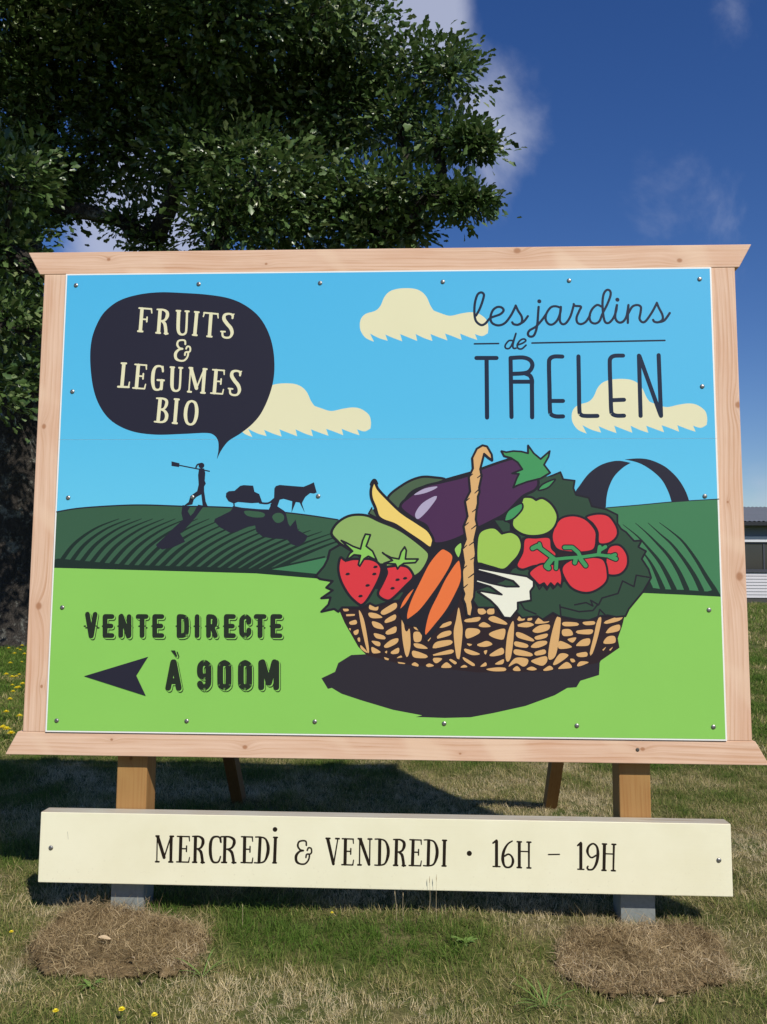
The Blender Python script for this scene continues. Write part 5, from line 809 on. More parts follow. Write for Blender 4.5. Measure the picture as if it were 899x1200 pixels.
# panel sheets -------------------------------------------------------------
SEAM = 0.2657
edge_white = simple_mat('white_sheet', (0.80, 0.80, 0.76), 0.4, 0.4, 0, 0.04)
upper = bm_obj('panel_sheet', box(-1.5, 1.5, PY, PY + 0.005, z_(SEAM + 0.0003), z_(1.0592), 0.0002, 1), edge_white, bill)
lower = bm_obj('panel_sheet', box(-1.5, 1.5, PY, PY + 0.005, z_(-1.0592), z_(SEAM - 0.0003), 0.0002, 1), edge_white, bill)
cream_face, t, p = material('cream_paint')
co = N(t, 'ShaderNodeTexCoord').outputs['Object']
st_ = N(t, 'ShaderNodeTexNoise', {'Vector': N(t, 'ShaderNodeVectorMath', {0: co, 1: (3.0, 30.0, 130.0)}, operation='MULTIPLY').outputs[0], 'Scale': 1.0, 'Detail': 4.0, 'Roughness': 0.6}).outputs['Fac']
cl_ = N(t, 'ShaderNodeTexNoise', {'Vector': co, 'Scale': 4.0, 'Detail': 5.0, 'Roughness': 0.6}).outputs['Fac']
sp_ = N(t, 'ShaderNodeTexNoise', {'Vector': co, 'Scale': 90.0, 'Detail': 2.0}).outputs['Fac']
base_ = ramp(t, cl_, [(0.3, (0.735, 0.700, 0.495)), (0.7, (0.785, 0.755, 0.555))])
low_ = N(t, 'ShaderNodeMapRange', {'Value': N(t, 'ShaderNodeSeparateXYZ', {0: co}).outputs['Z'], 'From Min': 0.30, 'From Max': 0.14}).outputs['Result']
mud_ = mth(t, 'MULTIPLY', N(t, 'ShaderNodeMapRange', {'Value': sp_, 'From Min': 0.66, 'From Max': 0.74}).outputs['Result'], mth(t, 'MULTIPLY', low_, 0.2))
t.links.new(mixc(t, mud_, base_, (0.30, 0.24, 0.15)), p.inputs['Base Color'])
t.links.new(mth(t, 'MULTIPLY_ADD', st_, 0.3, 0.32), p.inputs['Roughness'])
p.inputs['Specular IOR Level'].default_value = 0.4
t.links.new(N(t, 'ShaderNodeBump', {'Height': st_, 'Strength': 0.22, 'Distance': 0.001}).outputs[0], p.inputs['Normal'])
raw_edge = wood('raw_plank_edge', (0.46, 0.42, 0.33), 'x', [], seed=61.0)
hours = bm_obj('hours_board', box(-1.4945, 1.4963, PY - 0.020, PY + 0.0620, z_(-1.7005), z_(-1.4015), 0.003, 2), [cream_face, raw_edge], bill)
for f_ in hours.data.polygons:
    f_.material_index = 1 if f_.normal.y > -0.9 else 0
scr_m = simple_mat('scratch_grey', (0.42, 0.40, 0.32), 0.6)

INKS = {'sky': (92, 197, 240), 'hillL': (62, 98, 74), 'hillR': (72, 132, 90), 'hillink': (36, 52, 46), 'navy': (44, 43, 57), 'navy2': (28, 42, 66),
        'field': (146, 210, 98), 'soot': (50, 46, 54), 'umber': (50, 38, 42), 'tan': (226, 180, 120), 'kale': (54, 80, 62), 'ink': (40, 38, 46),
        'gherkin': (80, 102, 76), 'cucumber': (148, 182, 104), 'aubergine': (80, 48, 84), 'lilac': (182, 172, 200), 'leaf': (72, 156, 96),
        'banana': (248, 216, 118), 'carrot': (242, 124, 68), 'sprout': (160, 212, 104), 'red': (224, 62, 70), 'calyx': (146, 206, 98),
        'apple': (164, 204, 90), 'white': (244, 244, 224), 'cream': (238, 234, 194), 'ink2': (42, 50, 40), 'black': (40, 32, 24)}
PRINT_K = 0.82
IMAT = {}


def ink(key):
    if key not in IMAT:
        c = tuple(v * PRINT_K for v in srgb(*INKS[key]))
        if key == 'sky':       # the print itself grades from stronger to paler blue
            m, t, p = material('print_sky')
            zz = N(t, 'ShaderNodeSeparateXYZ', {0: N(t, 'ShaderNodeTexCoord').outputs['Object']}).outputs['Z']
            f_ = N(t, 'ShaderNodeMapRange', {'Value': zz, 'From Min': PZ - 0.05, 'From Max': PZ + 1.05}).outputs['Result']
            t.links.new(ramp(t, f_, [(0.0, tuple(v * PRINT_K for v in srgb(106, 207, 243))), (0.4, c), (1.0, tuple(v * PRINT_K for v in srgb(84, 190, 238)))]), p.inputs['Base Color'])
            p.inputs['Roughness'].default_value = 0.42
            p.inputs['Specular IOR Level'].default_value = 0.18
            IMAT[key] = m
            return m
        IMAT[key] = simple_mat('print_' + key, c, 0.42, 0.18, 0, 0.035, 3.0)
    return IMAT[key]


def smooth_closed(pts, closed, step=5.0):
    """Catmull-Rom through the points; a third entry marks a sharp corner"""
    P = [Vector(q[:2]) for q in pts]
    corner = [len(q) > 2 for q in pts]
    n = len(P)
    out = []
    rngn = range(n) if closed else range(n - 1)
    for i in rngn:
        p1, p2 = P[i], P[(i + 1) % n]
        p0 = P[(i - 1) % n] if (closed or i > 0) else p1
        p3 = P[(i + 2) % n] if (closed or i + 2 < n) else p2
        if corner[i]:
            p0 = p1
        if corner[(i + 1) % n]:
            p3 = p2
        k = max(1, min(14, int((p2 - p1).length / step)))
        for s in range(k):
            u = s / k
            out.append(0.5 * (2 * p1 + (p2 - p0) * u + (2 * p0 - 5 * p1 + 4 * p2 - p3) * u * u + (3 * p1 - p0 - 3 * p2 + p3) * u ** 3))
    if not closed:
        out.append(P[-1])
    return out


def stroke_pieces(pts, ws, closed=False):
    """convex pieces of a round ended stroke"""
    n = len(pts)
    pcs = []
    nr = []
    for i in range(n):
        a = pts[(i - 1) % n] if (closed or i > 0) else None
        b = pts[(i + 1) % n] if (closed or i < n - 1) else None
        d1 = (pts[i] - a) if a is not None else None
        d2 = (b - pts[i]) if b is not None else None
        d1 = d1.normalized() if d1 is not None and d1.length > 1e-6 else None
        d2 = d2.normalized() if d2 is not None and d2.length > 1e-6 else None
        d1 = d1 or d2
        d2 = d2 or d1
        if d1 is None:
            d1 = d2 = Vector((1, 0))
        ang = d1.dot(d2)
        m = (d1 + d2)
        end = not closed and i in (0, n - 1)
        if ang < 0.82 or end:
            k = 10
            r = ws[i] / 2
            pcs.append([pts[i] + Vector((math.cos(2 * math.pi * j / k), math.sin(2 * math.pi * j / k))) * r for j in range(k)])
            nr.append(None)
        else:
            m.normalize()
            nr.append(Vector((-m.y, m.x)) / max(0.6, m.dot(d1)))
    for i in range(n if closed else n - 1):
        j = (i + 1) % n
        d = pts[j] - pts[i]
        if d.length < 1e-6:
            continue
        d.normalize()
        pn = Vector((-d.y, d.x))
        n0 = nr[i] or pn
        n1 = nr[j] or pn
        qd = [pts[i] - n0 * ws[i] / 2, pts[j] - n1 * ws[j] / 2, pts[j] + n1 * ws[j] / 2, pts[i] + n0 * ws[i] / 2]
        if min((qd[(k + 1) % 4] - qd[k]).cross(qd[(k + 2) % 4] - qd[(k + 1) % 4]) for k in range(4)) <= 1e-7:
            qd = [pts[i] - pn * ws[i] / 2, pts[j] - pn * ws[j] / 2, pts[j] + pn * ws[j] / 2, pts[i] + pn * ws[i] / 2]
        pcs.append(qd)
    return pcs


def union_tris(pieces):
    V, F = [], []
    for q in pieces:
        ar = sum(q[k].cross(q[(k + 1) % len(q)]) for k in range(len(q)))
        if ar < 0:
            q = q[::-1]
        F.append(list(range(len(V), len(V) + len(q))))
        V += [Vector((v.x, v.y)) for v in q]
    r = delaunay_2d_cdt(V, [], F, 0, 1e-4, True)
    return [tuple(v) for v in r[0]], [f for f, o in zip(r[2], r[5]) if len(o)]


class Print:
    """one printed element: layers of flat ink lying on a sheet"""
    layer = {'upper': 0, 'lower': 0, 'hours': 0}

    def __init__(self, name, sheet):
        self.name, self.sheet = name, sheet
        self.V, self.F, self.M, self.mats = [], [], [], []

    def add(self, col, verts, faces):
        Print.layer[self.sheet] += 1
        y = {'upper': PY, 'lower': PY, 'hours': PY - 0.020}[self.sheet] - 0.0002 - 0.00001 * Print.layer[self.sheet]
        if col not in self.mats:
            self.mats.append(col)
        k = len(self.V)
        self.V += [(x / 1000, y, PZ + z / 1000) for x, z in verts]
        for f in faces:
            a, b, c = (Vector(verts[i]) for i in f[:3])
            f = list(f)
            if (b - a).cross(c - a) < 0:
                f.reverse()
            self.F.append([i + k for i in f])
            self.M.append(self.mats.index(col))

    def poly(self, col, pts):
        tr = tessellate_polygon([[Vector((p_[0], p_[1], 0)) for p_ in pts]])
        self.add(col, [(p_[0], p_[1]) for p_ in pts], tr)

    def done(self):
        par = {'upper': upper, 'lower': lower, 'hours': hours}[self.sheet]
        return mesh_obj(self.name, self.V, self.F, [ink(c) for c in self.mats], par, self.M)


def snap(pts):
    out = []
    for q in pts:
        x, z = q[0], q[1]
        if abs(x) > 1478:
            x = math.copysign(1493.0, x)
        if z < -1040:
            z = -1052.5
        out.append((x, z) + tuple(q[2:]))
    return out


for sheet, za, zb in (('upper', SEAM * 1000 + 0.5, 1052.5), ('lower', -1052.5, SEAM * 1000 - 0.5)):
    pr = Print('printed_sky', sheet)
    pr.poly('sky', [(-1493, za), (1493, za), (1493, zb), (-1493, zb)])
    pr.done()
for name, sheet, prims in ART:
    pr = Print(name, sheet)
    for q in prims:
        if q[0] == 'P':
            pts = snap(q[3]) if name in ('printed_hill', 'printed_field') else q[3]
            pts = smooth_closed(pts, True) if q[2] else [Vector(v[:2]) for v in pts]
            pr.poly(q[1], pts)
        elif q[0] == 'L':
            _, col, sm, closed, w0, w1, pts = q
            pts = smooth_closed(pts, closed) if sm else [Vector(v[:2]) for v in pts]
            n_ = max(1, len(pts) - 1)
            ws = [w0 + (w1 - w0) * i / n_ for i in range(len(pts))]
            pr.add(col, *union_tris(stroke_pieces(pts, ws, bool(closed))))
        elif q[0] == 'D':
            _, col, r, c = q
            pr.poly(col, [Vector((c[0] + r * math.cos(k * math.pi / 8), c[1] + r * math.sin(k * math.pi / 8))) for k in range(16)])
        elif q[0] == 'U':
            _, col, strokes = q
            pcs = []
            for sm, pts in strokes:
                P2 = [Vector(v[:2]) for v in pts]
                ws = [v[2] for v in pts]
                if sm:
                    S2 = smooth_closed([(v.x, v.y) for v in P2], False, 3.0)
                    # carry the widths along by arc position
                    acc = [0]
                    for i in range(1, len(P2)):
                        acc.append(acc[-1] + (P2[i] - P2[i - 1]).length)
                    s_, sw = 0, []
                    tot = 0
                    L2 = [0]
                    for i in range(1, len(S2)):
                        L2.append(L2[-1] + (S2[i] - S2[i - 1]).length)
                    sw = list(np.interp(np.array(L2) / max(L2[-1], 1e-6), np.array(acc) / max(acc[-1], 1e-6), ws))
                    P2, ws = S2, sw
                pcs += stroke_pieces(P2, ws)
            pr.add(col, *union_tris(pcs))
    pr.done()

# screws -------------------------------------------------------------------
def screw_mesh(r=0.0105, h=0.0055):
    V, F = [], []
    prof = [(1.0, 0.0), (1.0, 0.25), (0.86, 0.62), (0.6, 0.88), (0.3, 1.0), (0.26, 0.72), (0.0, 0.72)]
    n = 12
    for (a_, b_) in prof[:-1]:
        for k in range(n):
            t_ = 2 * math.pi * k / n
            V.append((a_ * r * math.cos(t_), -b_ * h, a_ * r * math.sin(t_)))
    V.append((0, -prof[-1][1] * h, 0))
    for i in range(len(prof) - 2):
        for k in range(n):
            F.append((i * n + k, i * n + (k + 1) % n, (i + 1) * n + (k + 1) % n, (i + 1) * n + k))
    e = (len(prof) - 2) * n
    for k in range(n):
        F.append((e + k, e + (k + 1) % n, len(V) - 1))
    me = bpy.data.meshes.new('screw')
    me.from_pydata(V, [], F)
    me.materials.append(steel)
    return me


scm = screw_mesh()
for sheet, pts in ((upper, [(-1449, 1003), (-865, 1003), (-294, 1002), (276, 1002), (855, 1002), (1446, 1003), (-1444, 492), (1442, 503)]),
                   (lower, [(-1442, -5), (-1447, -506), (-1450, -1009), (1438, 5), (1440, -498), (1443, -1001), (-866, -2), (-289, 3), (-862, -1004), (-290, -1000), (280, -1001), (857, -1003)]),
                   (hours, [(-1442.4, -1553.5), (1441.4, -1551.6)])):
    for x, z in pts:
        o = bpy.data.objects.new('screw', scm)
        COL.objects.link(o)
        o.parent = sheet
        o.location = (x / 1000, (PY if sheet is not hours else PY - 0.020) - 0.0002, PZ + z / 1000)
        o.rotation_euler = (0, random.uniform(0, 3), 0)
o = bpy.data.objects.new('bolt', scm.copy())
o.data.materials.clear()
o.data.materials.append(rust)
COL.objects.link(o)
o.parent = rail_lo
o.location = (1.118, PY + 0.0066, z_(-1.103))
o.scale = (0.8, 0.5, 0.8)
# the light scratch in the cream paint of the hours board
mesh_obj('scratch', [(-1.3725, PY - 0.0206, z_(-1.483)), (-1.3705, PY - 0.0206, z_(-1.483)), (-1.366, PY - 0.0206, z_(-1.516)), (-1.3675, PY - 0.0206, z_(-1.517))], [(3, 2, 1, 0)], scr_m, hours)

# ------------------------------------------------------------------ turf clods at the feet
m_sod, t, p = material('dry_turf')
co = N(t, 'ShaderNodeTexCoord').outputs['Object']
a = N(t, 'ShaderNodeTexNoise', {'Vector': co, 'Scale': 14.0, 'Detail': 8.0, 'Roughness': 0.7})
cr = ramp(t, a.outputs['Fac'], [(0.3, (0.055, 0.038, 0.02)), (0.5, (0.17, 0.12, 0.062)), (0.7, (0.30, 0.22, 0.12))])
t.links.new(cr, p.inputs['Base Color'])
p.inputs['Roughness'].default_value = 1.0
p.inputs['Specular IOR Level'].default_value = 0.05
bb = N(t, 'ShaderNodeBump', {'Height': a.outputs['Fac'], 'Strength': 1.0, 'Distance': 0.02})
t.links.new(bb.outputs[0], p.inputs['Normal'])


def sod_height(x, y, poly, h):
    """raised clod: flat top, ragged rounded rim"""
    best = np.full(np.shape(x), 9.0)
    n = len(poly)
    for i in range(n):
        x0, y0 = poly[i]
        x1, y1 = poly[(i + 1) % n]
        dx, dy = x1 - x0, y1 - y0
        u = np.clip(((x - x0) * dx + (y - y0) * dy) / (dx * dx + dy * dy), 0, 1)
        best = np.minimum(best, np.hypot(x - x0 - u * dx, y - y0 - u * dy))
    ins = inside(x, y, poly)
    e = np.where(ins, best, 0)
    ragged = e + 0.05 * (fbm(x, y, 9.0, 77) - 0.5)
    s = np.clip(ragged / 0.045, 0, 1)
    s = s * s * (3 - 2 * s)
    return np.where(ins, s * h * (0.7 + 0.7 * fbm(x, y, 4.0, 91)), 0)


def turf(poly, h, label):
    px = np.array(poly)
    x0, y0 = px.min(0) - 0.02
    x1, y1 = px.max(0) + 0.02
    xs = np.arange(x0, x1, 0.016)
    ys = np.arange(y0, y1, 0.016)
    A, B = np.meshgrid(xs, ys, indexing='ij')
    H = sod_height(A, B, poly, h)
    base = thing('turf_clod', label, 'turf clod', (px[:, 0].mean(), px[:, 1].mean(), 0), group='turf clods at the feet of the posts')
    cy_ = px[:, 1].mean()
    lift = 0.020 * np.clip((cy_ - 0.06 - B) / 0.15, 0, 1) * np.clip(0.35 + 1.5 * fbm(A, B, 5.0, 33), 0.3, 1.4)
    H = np.maximum(H, lift)
    wx = 0.05 * (fbm(A, B, 11.0, 301, 3) - 0.5) + 0.03 * (fbm(A, B, 30.0, 305, 2) - 0.5)
    wy = 0.05 * (fbm(A, B, 11.0, 311, 3) - 0.5) + 0.03 * (fbm(A, B, 30.0, 315, 2) - 0.5)
    ok = inside(A + wx * 1.6, B + wy * 1.6, poly)
    idx = -np.ones(A.shape, int)
    idx[ok] = np.arange(ok.sum())
    V = np.stack([A[ok], B[ok], hgt(A[ok], B[ok]) + H[ok] - 0.004], 1) - np.array(base.location)
    F = []
    for i in range(A.shape[0] - 1):
        for j in range(A.shape[1] - 1):
            f = (idx[i, j], idx[i + 1, j], idx[i + 1, j + 1], idx[i, j + 1])
            if min(f) >= 0:
                F.append(f)
    mat_ = mesh_obj('soil_mat', V, F, m_sod, base, smooth=True)
    sm_ = mat_.modifiers.new('thickness', 'SOLIDIFY')
    sm_.thickness = 0.010
    sm_.offset = -1
    return base


turf_a = turf(SOD_A, 0.034, 'wide mat of dead brown turf at the foot of the post under the word MERCREDI')
turf_b = turf(SOD_B, 0.027, 'mat of dead brown turf at the foot of the post under 19H')

# ------------------------------------------------------------------ grass
def translucent(t, p, col, fac):
    tl = N(t, 'ShaderNodeBsdfTranslucent', {'Color': col})
    mx = N(t, 'ShaderNodeMixShader', {0: fac, 1: p.outputs[0], 2: tl.outputs[0]})
    out = [n for n in t.nodes if n.type == 'OUTPUT_MATERIAL'][0]
    t.links.new(mx.outputs[0], out.inputs['Surface'])


def blade_mat(name, stops, rough=0.75):
    m, t, p = material(name)
    at = N(t, 'ShaderNodeAttribute', attribute_type='INSTANCER', attribute_name='tint').outputs['Fac']
    oi = N(t, 'ShaderNodeObjectInfo').outputs['Random']
    geo = N(t, 'ShaderNodeNewGeometry').outputs['Random Per Island']
    f = mth(t, 'ADD', at, mth(t, 'ADD', mth(t, 'MULTIPLY_ADD', geo, 0.62, -0.31), mth(t, 'MULTIPLY_ADD', oi, 0.14, -0.07)), clamp=True)
    c = ramp(t, f, stops)
    v = mth(t, 'MULTIPLY_ADD', mth(t, 'FRACT', mth(t, 'MULTIPLY', geo, 17.3)), 0.6, 0.7)
    c = N(t, 'ShaderNodeVectorMath', {0: c, 'Scale': v}, operation='SCALE').outputs[0]
    t.links.new(c, p.inputs['Base Color'])
    p.inputs['Roughness'].default_value = rough
    p.inputs['Specular IOR Level'].default_value = 0.2
    translucent(t, p, c, 0.38)
    return m


GR = [(0.0, (0.105, 0.200, 0.026)), (0.3, (0.185, 0.250, 0.052)), (0.55, (0.39, 0.345, 0.130)), (0.78, (0.70, 0.56, 0.30)), (1.0, (0.84, 0.71, 0.46))]
m_blade = blade_mat('grass_blade', GR)
m_turfblade = blade_mat('dead_blade', [(0.0, (0.18, 0.125, 0.062)), (0.4, (0.40, 0.295, 0.155)), (0.75, (0.68, 0.53, 0.31)), (1.0, (0.82, 0.68, 0.47))])


def tuft(name, mat, n, hmin, hmax, spread, wid, lean, seed):
    r = random.Random(seed)
    V, F = [], []
    for _ in range(n):
        a = r.uniform(0, 6.283)
        d = spread * math.sqrt(r.random())
        bx, by = d * math.cos(a), d * math.sin(a)
        h = r.uniform(hmin, hmax)
        la = r.uniform(0, 6.283)
        ln = r.uniform(lean * 0.2, lean)
        w_ = wid * r.uniform(0.6, 1.2)
        sx, sy = -math.sin(la) * w_, math.cos(la) * w_
        k = len(V)
        for s, ww in ((0.0, 1.0), (0.45, 0.85), (0.78, 0.55)):
            b_ = ln * s * s * h * 1.1
            z = h * (s - 0.35 * ln * s * s)
            cx, cy = bx + math.cos(la) * b_, by + math.sin(la) * b_
            V += [(cx - sx * ww, cy - sy * ww, z), (cx + sx * ww, cy + sy * ww, z)]
        b_ = ln * h * 1.1
        V.append((bx + math.cos(la) * b_, by + math.sin(la) * b_, h * (1 - 0.35 * ln)))
        F += [(k, k + 1, k + 3, k + 2), (k + 2, k + 3, k + 5, k + 4), (k + 4, k + 5, k + 6)]
    me = bpy.data.meshes.new(name)
    me.from_pydata(V, [], F)
    me.materials.append(mat)
    return bpy.data.objects.new(name, me)


def tuft_set(name, mat, specs):
    c = bpy.data.collections.new(name)
    for i, s in enumerate(specs):
        c.objects.link(tuft('blades', mat, *s, seed=100 + i))
    return c


C_LAWN = tuft_set('lawn_tufts', m_blade, [(16, 0.018, 0.042, 0.030, 0.0011, 1.1), (14, 0.02, 0.055, 0.030, 0.0013, 1.4), (18, 0.012, 0.034, 0.034, 0.0012, 1.8), (12, 0.025, 0.065, 0.026, 0.0012, 1.0)])
C_FAR = tuft_set('far_tufts', m_blade, [(22, 0.03, 0.07, 0.11, 0.0035, 1.2), (20, 0.03, 0.09, 0.12, 0.004, 1.2)])
C_TURF = tuft_set('turf_tufts', m_turfblade, [(16, 0.012, 0.030, 0.03, 0.0011, 2.2), (16, 0.012, 0.036, 0.035, 0.0010, 2.6), (10, 0.03, 0.065, 0.03, 0.0010, 2.8)])


def scatter(name, pts, tint, scale, coll, parent=None, tilt=0.25):
    n = len(pts)
    me = bpy.data.meshes.new(name)
    me.vertices.add(n)
    me.vertices.foreach_set('co', np.asarray(pts, np.float32).ravel())
    for nm, ty, dat in (('tint', 'FLOAT', tint), ('sc', 'FLOAT', scale), ('pick', 'INT', rng.integers(0, 64, n))):
        at = me.attributes.new(nm, ty, 'POINT')
        at.data.foreach_set('value', np.asarray(dat, np.int32 if ty == 'INT' else np.float32))
    rot = np.stack([rng.normal(0, tilt, n), rng.normal(0, tilt, n), rng.uniform(0, 6.283, n)], 1).astype(np.float32)
    at = me.attributes.new('rot', 'FLOAT_VECTOR', 'POINT')
    at.data.foreach_set('vector', rot.ravel())
    o = bpy.data.objects.new(name, me)
    COL.objects.link(o)
    if parent:
        o.parent = parent
    g = bpy.data.node_groups.new(name + '_scatter', 'GeometryNodeTree')
    g.interface.new_socket('Geometry', in_out='INPUT', socket_type='NodeSocketGeometry')
    g.interface.new_socket('Geometry', in_out='OUTPUT', socket_type='NodeSocketGeometry')
    gi = g.nodes.new('NodeGroupInput')
    go = g.nodes.new('NodeGroupOutput')
    ci = g.nodes.new('GeometryNodeCollectionInfo')
    ci.inputs[0].default_value = coll
    ci.inputs['Separate Children'].default_value = True
    ci.inputs['Reset Children'].default_value = True
    iop = g.nodes.new('GeometryNodeInstanceOnPoints')
    iop.inputs['Pick Instance'].default_value = True

    def na(nm, ty):
        q = g.nodes.new('GeometryNodeInputNamedAttribute')
        q.data_type = ty
        q.inputs['Name'].default_value = nm
        return [s for s in q.outputs if s.enabled and s.name == 'Attribute'][0]
    e2r = g.nodes.new('FunctionNodeEulerToRotation')
    g.links.new(na('rot', 'FLOAT_VECTOR'), e2r.inputs[0])
    g.links.new(gi.outputs[0], iop.inputs['Points'])
    g.links.new(ci.outputs[0], iop.inputs['Instance'])
    g.links.new(e2r.outputs[0], iop.inputs['Rotation'])
    g.links.new(na('sc', 'FLOAT'), iop.inputs['Scale'])
    g.links.new(na('pick', 'INT'), iop.inputs['Instance Index'])
    g.links.new(iop.outputs[0], go.inputs[0])
    md = o.modifiers.new('scatter', 'NODES')
    md.node_group = g
    o['kind'] = 'stuff'
    return o


def lawn(name, x0, x1, y0, y1, dens, coll, smin, smax, keep=None, tallfn=None):
    n = int((x1 - x0) * (y1 - y0) * dens)
    x = rng.uniform(x0, x1, n)
    y = rng.uniform(y0, y1, n)
    jx, jy = rng.normal(0, 0.028, n), rng.normal(0, 0.028, n)
    k = ~(inside(x + jx, y + jy, SOD_A) | inside(x + jx, y + jy, SOD_B))
    if keep is not None:
        k &= keep(x, y)
    x, y = x[k], y[k]
    d = dryness(x, y)
    s = rng.uniform(smin, smax, len(x)) * (1.15 - 0.35 * d)
    return scatter(name, np.stack([x, y, hgt(x, y) - 0.003], 1), d, s, coll)


lawn('lawn_grass', -3.2, 3.2, -1.9, 3.2, 1150, C_LAWN, 0.65, 1.25)
lawn('lawn_grass', -9, 9, 3.2, 13, 260, C_FAR, 0.5, 1.0, lambda x, y: np.abs(x) < 2 + y * 0.62)
lawn('lawn_grass', -8, 8, -1.9, 3.2, 240, C_FAR, 0.5, 0.9, lambda x, y: np.abs(x) > 3.2)
lawn('lawn_grass', -26, 30, 13, 36, 26, C_FAR, 1.0, 2.0, lambda x, y: np.abs(x) < 2 + y * 0.75)
for poly, par, dens in ((SOD_A, turf_a, 2900), (SOD_B, turf_b, 2900)):
    pa = np.array(poly)
    (x0, y0), (x1, y1) = pa.min(0), pa.max(0)
    n = int((x1 - x0) * (y1 - y0) * dens)
    x = rng.uniform(x0, x1, n)
    y = rng.uniform(y0, y1, n)
    h = 0.034 if par is turf_a else 0.027
    H = sod_height(x, y, poly, h)
    cy_ = pa[:, 1].mean()
    H = np.maximum(H, 0.020 * np.clip((cy_ - 0.06 - y) / 0.15, 0, 1))
    k = inside(x + rng.normal(0, 0.02, n), y + rng.normal(0, 0.02, n), poly) & (H > 0.006)
    x, y, H = x[k], y[k], H[k]
    P3 = np.stack([x, y, hgt(x, y) + H - 0.006], 1) - np.array(par.location)
    scatter('dead_grass', P3, np.clip(0.5 + 0.9 * (fbm(x, y, 5.0, 61) - 0.5) + rng.normal(0, .08, len(x)), 0, 1), rng.uniform(0.55, 1.15, len(x)), C_TURF, par, 0.5)

# ------------------------------------------------------------------ small plants and bits on the lawn
m_stem = simple_mat('flower_stem', (0.09, 0.14, 0.03), 0.7)
m_petal = simple_mat('yellow_petal', (0.85, 0.70, 0.03), 0.6, 0.3, 0, 0.1, 300)
m_weed = simple_mat('weed_leaf', (0.12, 0.20, 0.042), 0.6, 0.3, 0, 0.25, 60)
m_straw = simple_mat('straw_stalk', (0.42, 0.34, 0.2), 0.8)
m_dead = simple_mat('dead_leaf', (0.46, 0.35, 0.22), 0.7, 0.3, 0, 0.2, 80)


def flower(x, y, h, r, seed, label):
    rr = random.Random(seed)
    z0 = float(hgt(x, y))
    root = thing('yellow_flower', label, 'flower', (x, y, z0), (0, 0, rr.uniform(0, 6)), 'yellow lawn flowers')
    top = Vector((rr.uniform(-.15, .15) * h, rr.uniform(-.15, .15) * h, h))
    V, F = tube_rings([(0, 0, -0.01), top * 0.5 + Vector((0.004, 0, 0)), top], [0.0016, 0.0013, 0.0013], 5)
    mesh_obj('stem', V, F, m_stem, root)
    V, F = [], []
    for ring, (nn, ri, zt) in enumerate(((13, 1.0, 0.10), (11, 0.75, 0.35), (8, 0.45, 0.55))):
        for k in range(nn):
            a = 2 * math.pi * (k + 0.5 * ring) / nn + rr.uniform(-.1, .1)
            ca, sa = math.cos(a), math.sin(a)
            w_ = r * 0.20
            L = r * ri * rr.uniform(0.88, 1.08)
            i = len(V)
            V += [top + Vector((0, 0, ring * 0.0008)), top + Vector((ca * L * .5 - sa * w_, sa * L * .5 + ca * w_, r * zt * .7)),
                  top + Vector((ca * L, sa * L, r * zt)), top + Vector((ca * L * .5 + sa * w_, sa * L * .5 - ca * w_, r * zt * .7))]
            F.append((i, i + 3, i + 2, i + 1))
    mesh_obj('flower_head', V, F, m_petal, root)


near_labels = ['yellow flower at the very front of the lawn, second from the left corner', 'yellow flower at the front edge directly below the left clod', 'yellow flower at the front edge, right one of the pair below the left clod',
               'lone yellow flower left of the left turf clod', 'tiny yellow flower in the green strip before the hours board']
for i, (x, y, h, r) in enumerate(((-1.035, -0.945, 0.035, 0.012), (-0.816, -0.945, 0.05, 0.014), (-0.701, -0.950, 0.05, 0.013), (-1.479, -0.35, 0.05, 0.010), (-0.199, -0.111, 0.06, 0.008))):
    flower(x, y, h, r, i, near_labels[i])
fr = random.Random(5)
far_spots = [(-6.65, 10.36), (-6.89, 10.96), (-6.95, 11.28), (-6.41, 10.24), (-6.69, 10.66), (-5.36, 7.44), (-5.06, 7.01), (-5.01, 7.02), (-5.14, 7.36), (-4.79, 6.47), (-4.61, 6.18), (-4.64, 6.33), (-4.52, 5.91), (-3.86, 4.44), (-3.67, 4.31), (-3.54, 3.74), (-3.50, 3.63), (-3.45, 3.59), (-3.40, 3.59), (-4.25, 5.29), (-5.86, 8.97)]
while len(far_spots) < 34:
    y = fr.uniform(4.6, 11.3)
    x = -3.1 - 0.42 * (y - 2.9) + fr.uniform(-1.8, 0.1)
    far_spots.append((x, y))
for k, (x, y) in enumerate(far_spots):
    lb = ('yellow flower in the clump close to the foot of the oak trunk' if y > 9.2 else
          'yellow flower in the left lawn, midway between the billboard and the oak' if y > 6.4 else
          'yellow flower low at the left edge, nearest behind the corner of the lower frame rail')
    flower(x, y, fr.uniform(0.07, 0.11), fr.uniform(0.028, 0.042), 50 + k, lb)


def weed(x, y, n, L, w_, seed, label, name='weed_plant', upright=0.5):
    rr = random.Random(seed)
    root = thing(name, label, 'weed', (x, y, float(hgt(x, y))), (0, 0, 0), 'green weeds in the lawn')
    for k in range(n):
        a = 2 * math.pi * k / n + rr.uniform(-.35, .35)
        l_ = L * rr.uniform(0.65, 1.1)
        up = upright * rr.uniform(0.6, 1.3)
        V, F = [], []
        for s in range(6):
            u = s / 5
            half = w_ * math.sin(math.pi * min(1, 0.12 + u * 0.88)) ** 0.8 * rr.uniform(0.85, 1.1)
            px, pz = l_ * u, l_ * (up * u - 0.55 * up * u * u) + 0.004
            ca, sa = math.cos(a), math.sin(a)
            for sg, dz in ((-1, half * .35), (0, 0), (1, half * .35)):
                V.append((ca * px - sa * half * sg, sa * px + ca * half * sg, pz + dz))
        for s in range(5):
            for c_ in (0, 1):
                F.append((s * 3 + c_, s * 3 + c_ + 1, s * 3 + c_ + 4, s * 3 + c_ + 3))
        mesh_obj('leaf', V, F, m_weed, root, smooth=True)


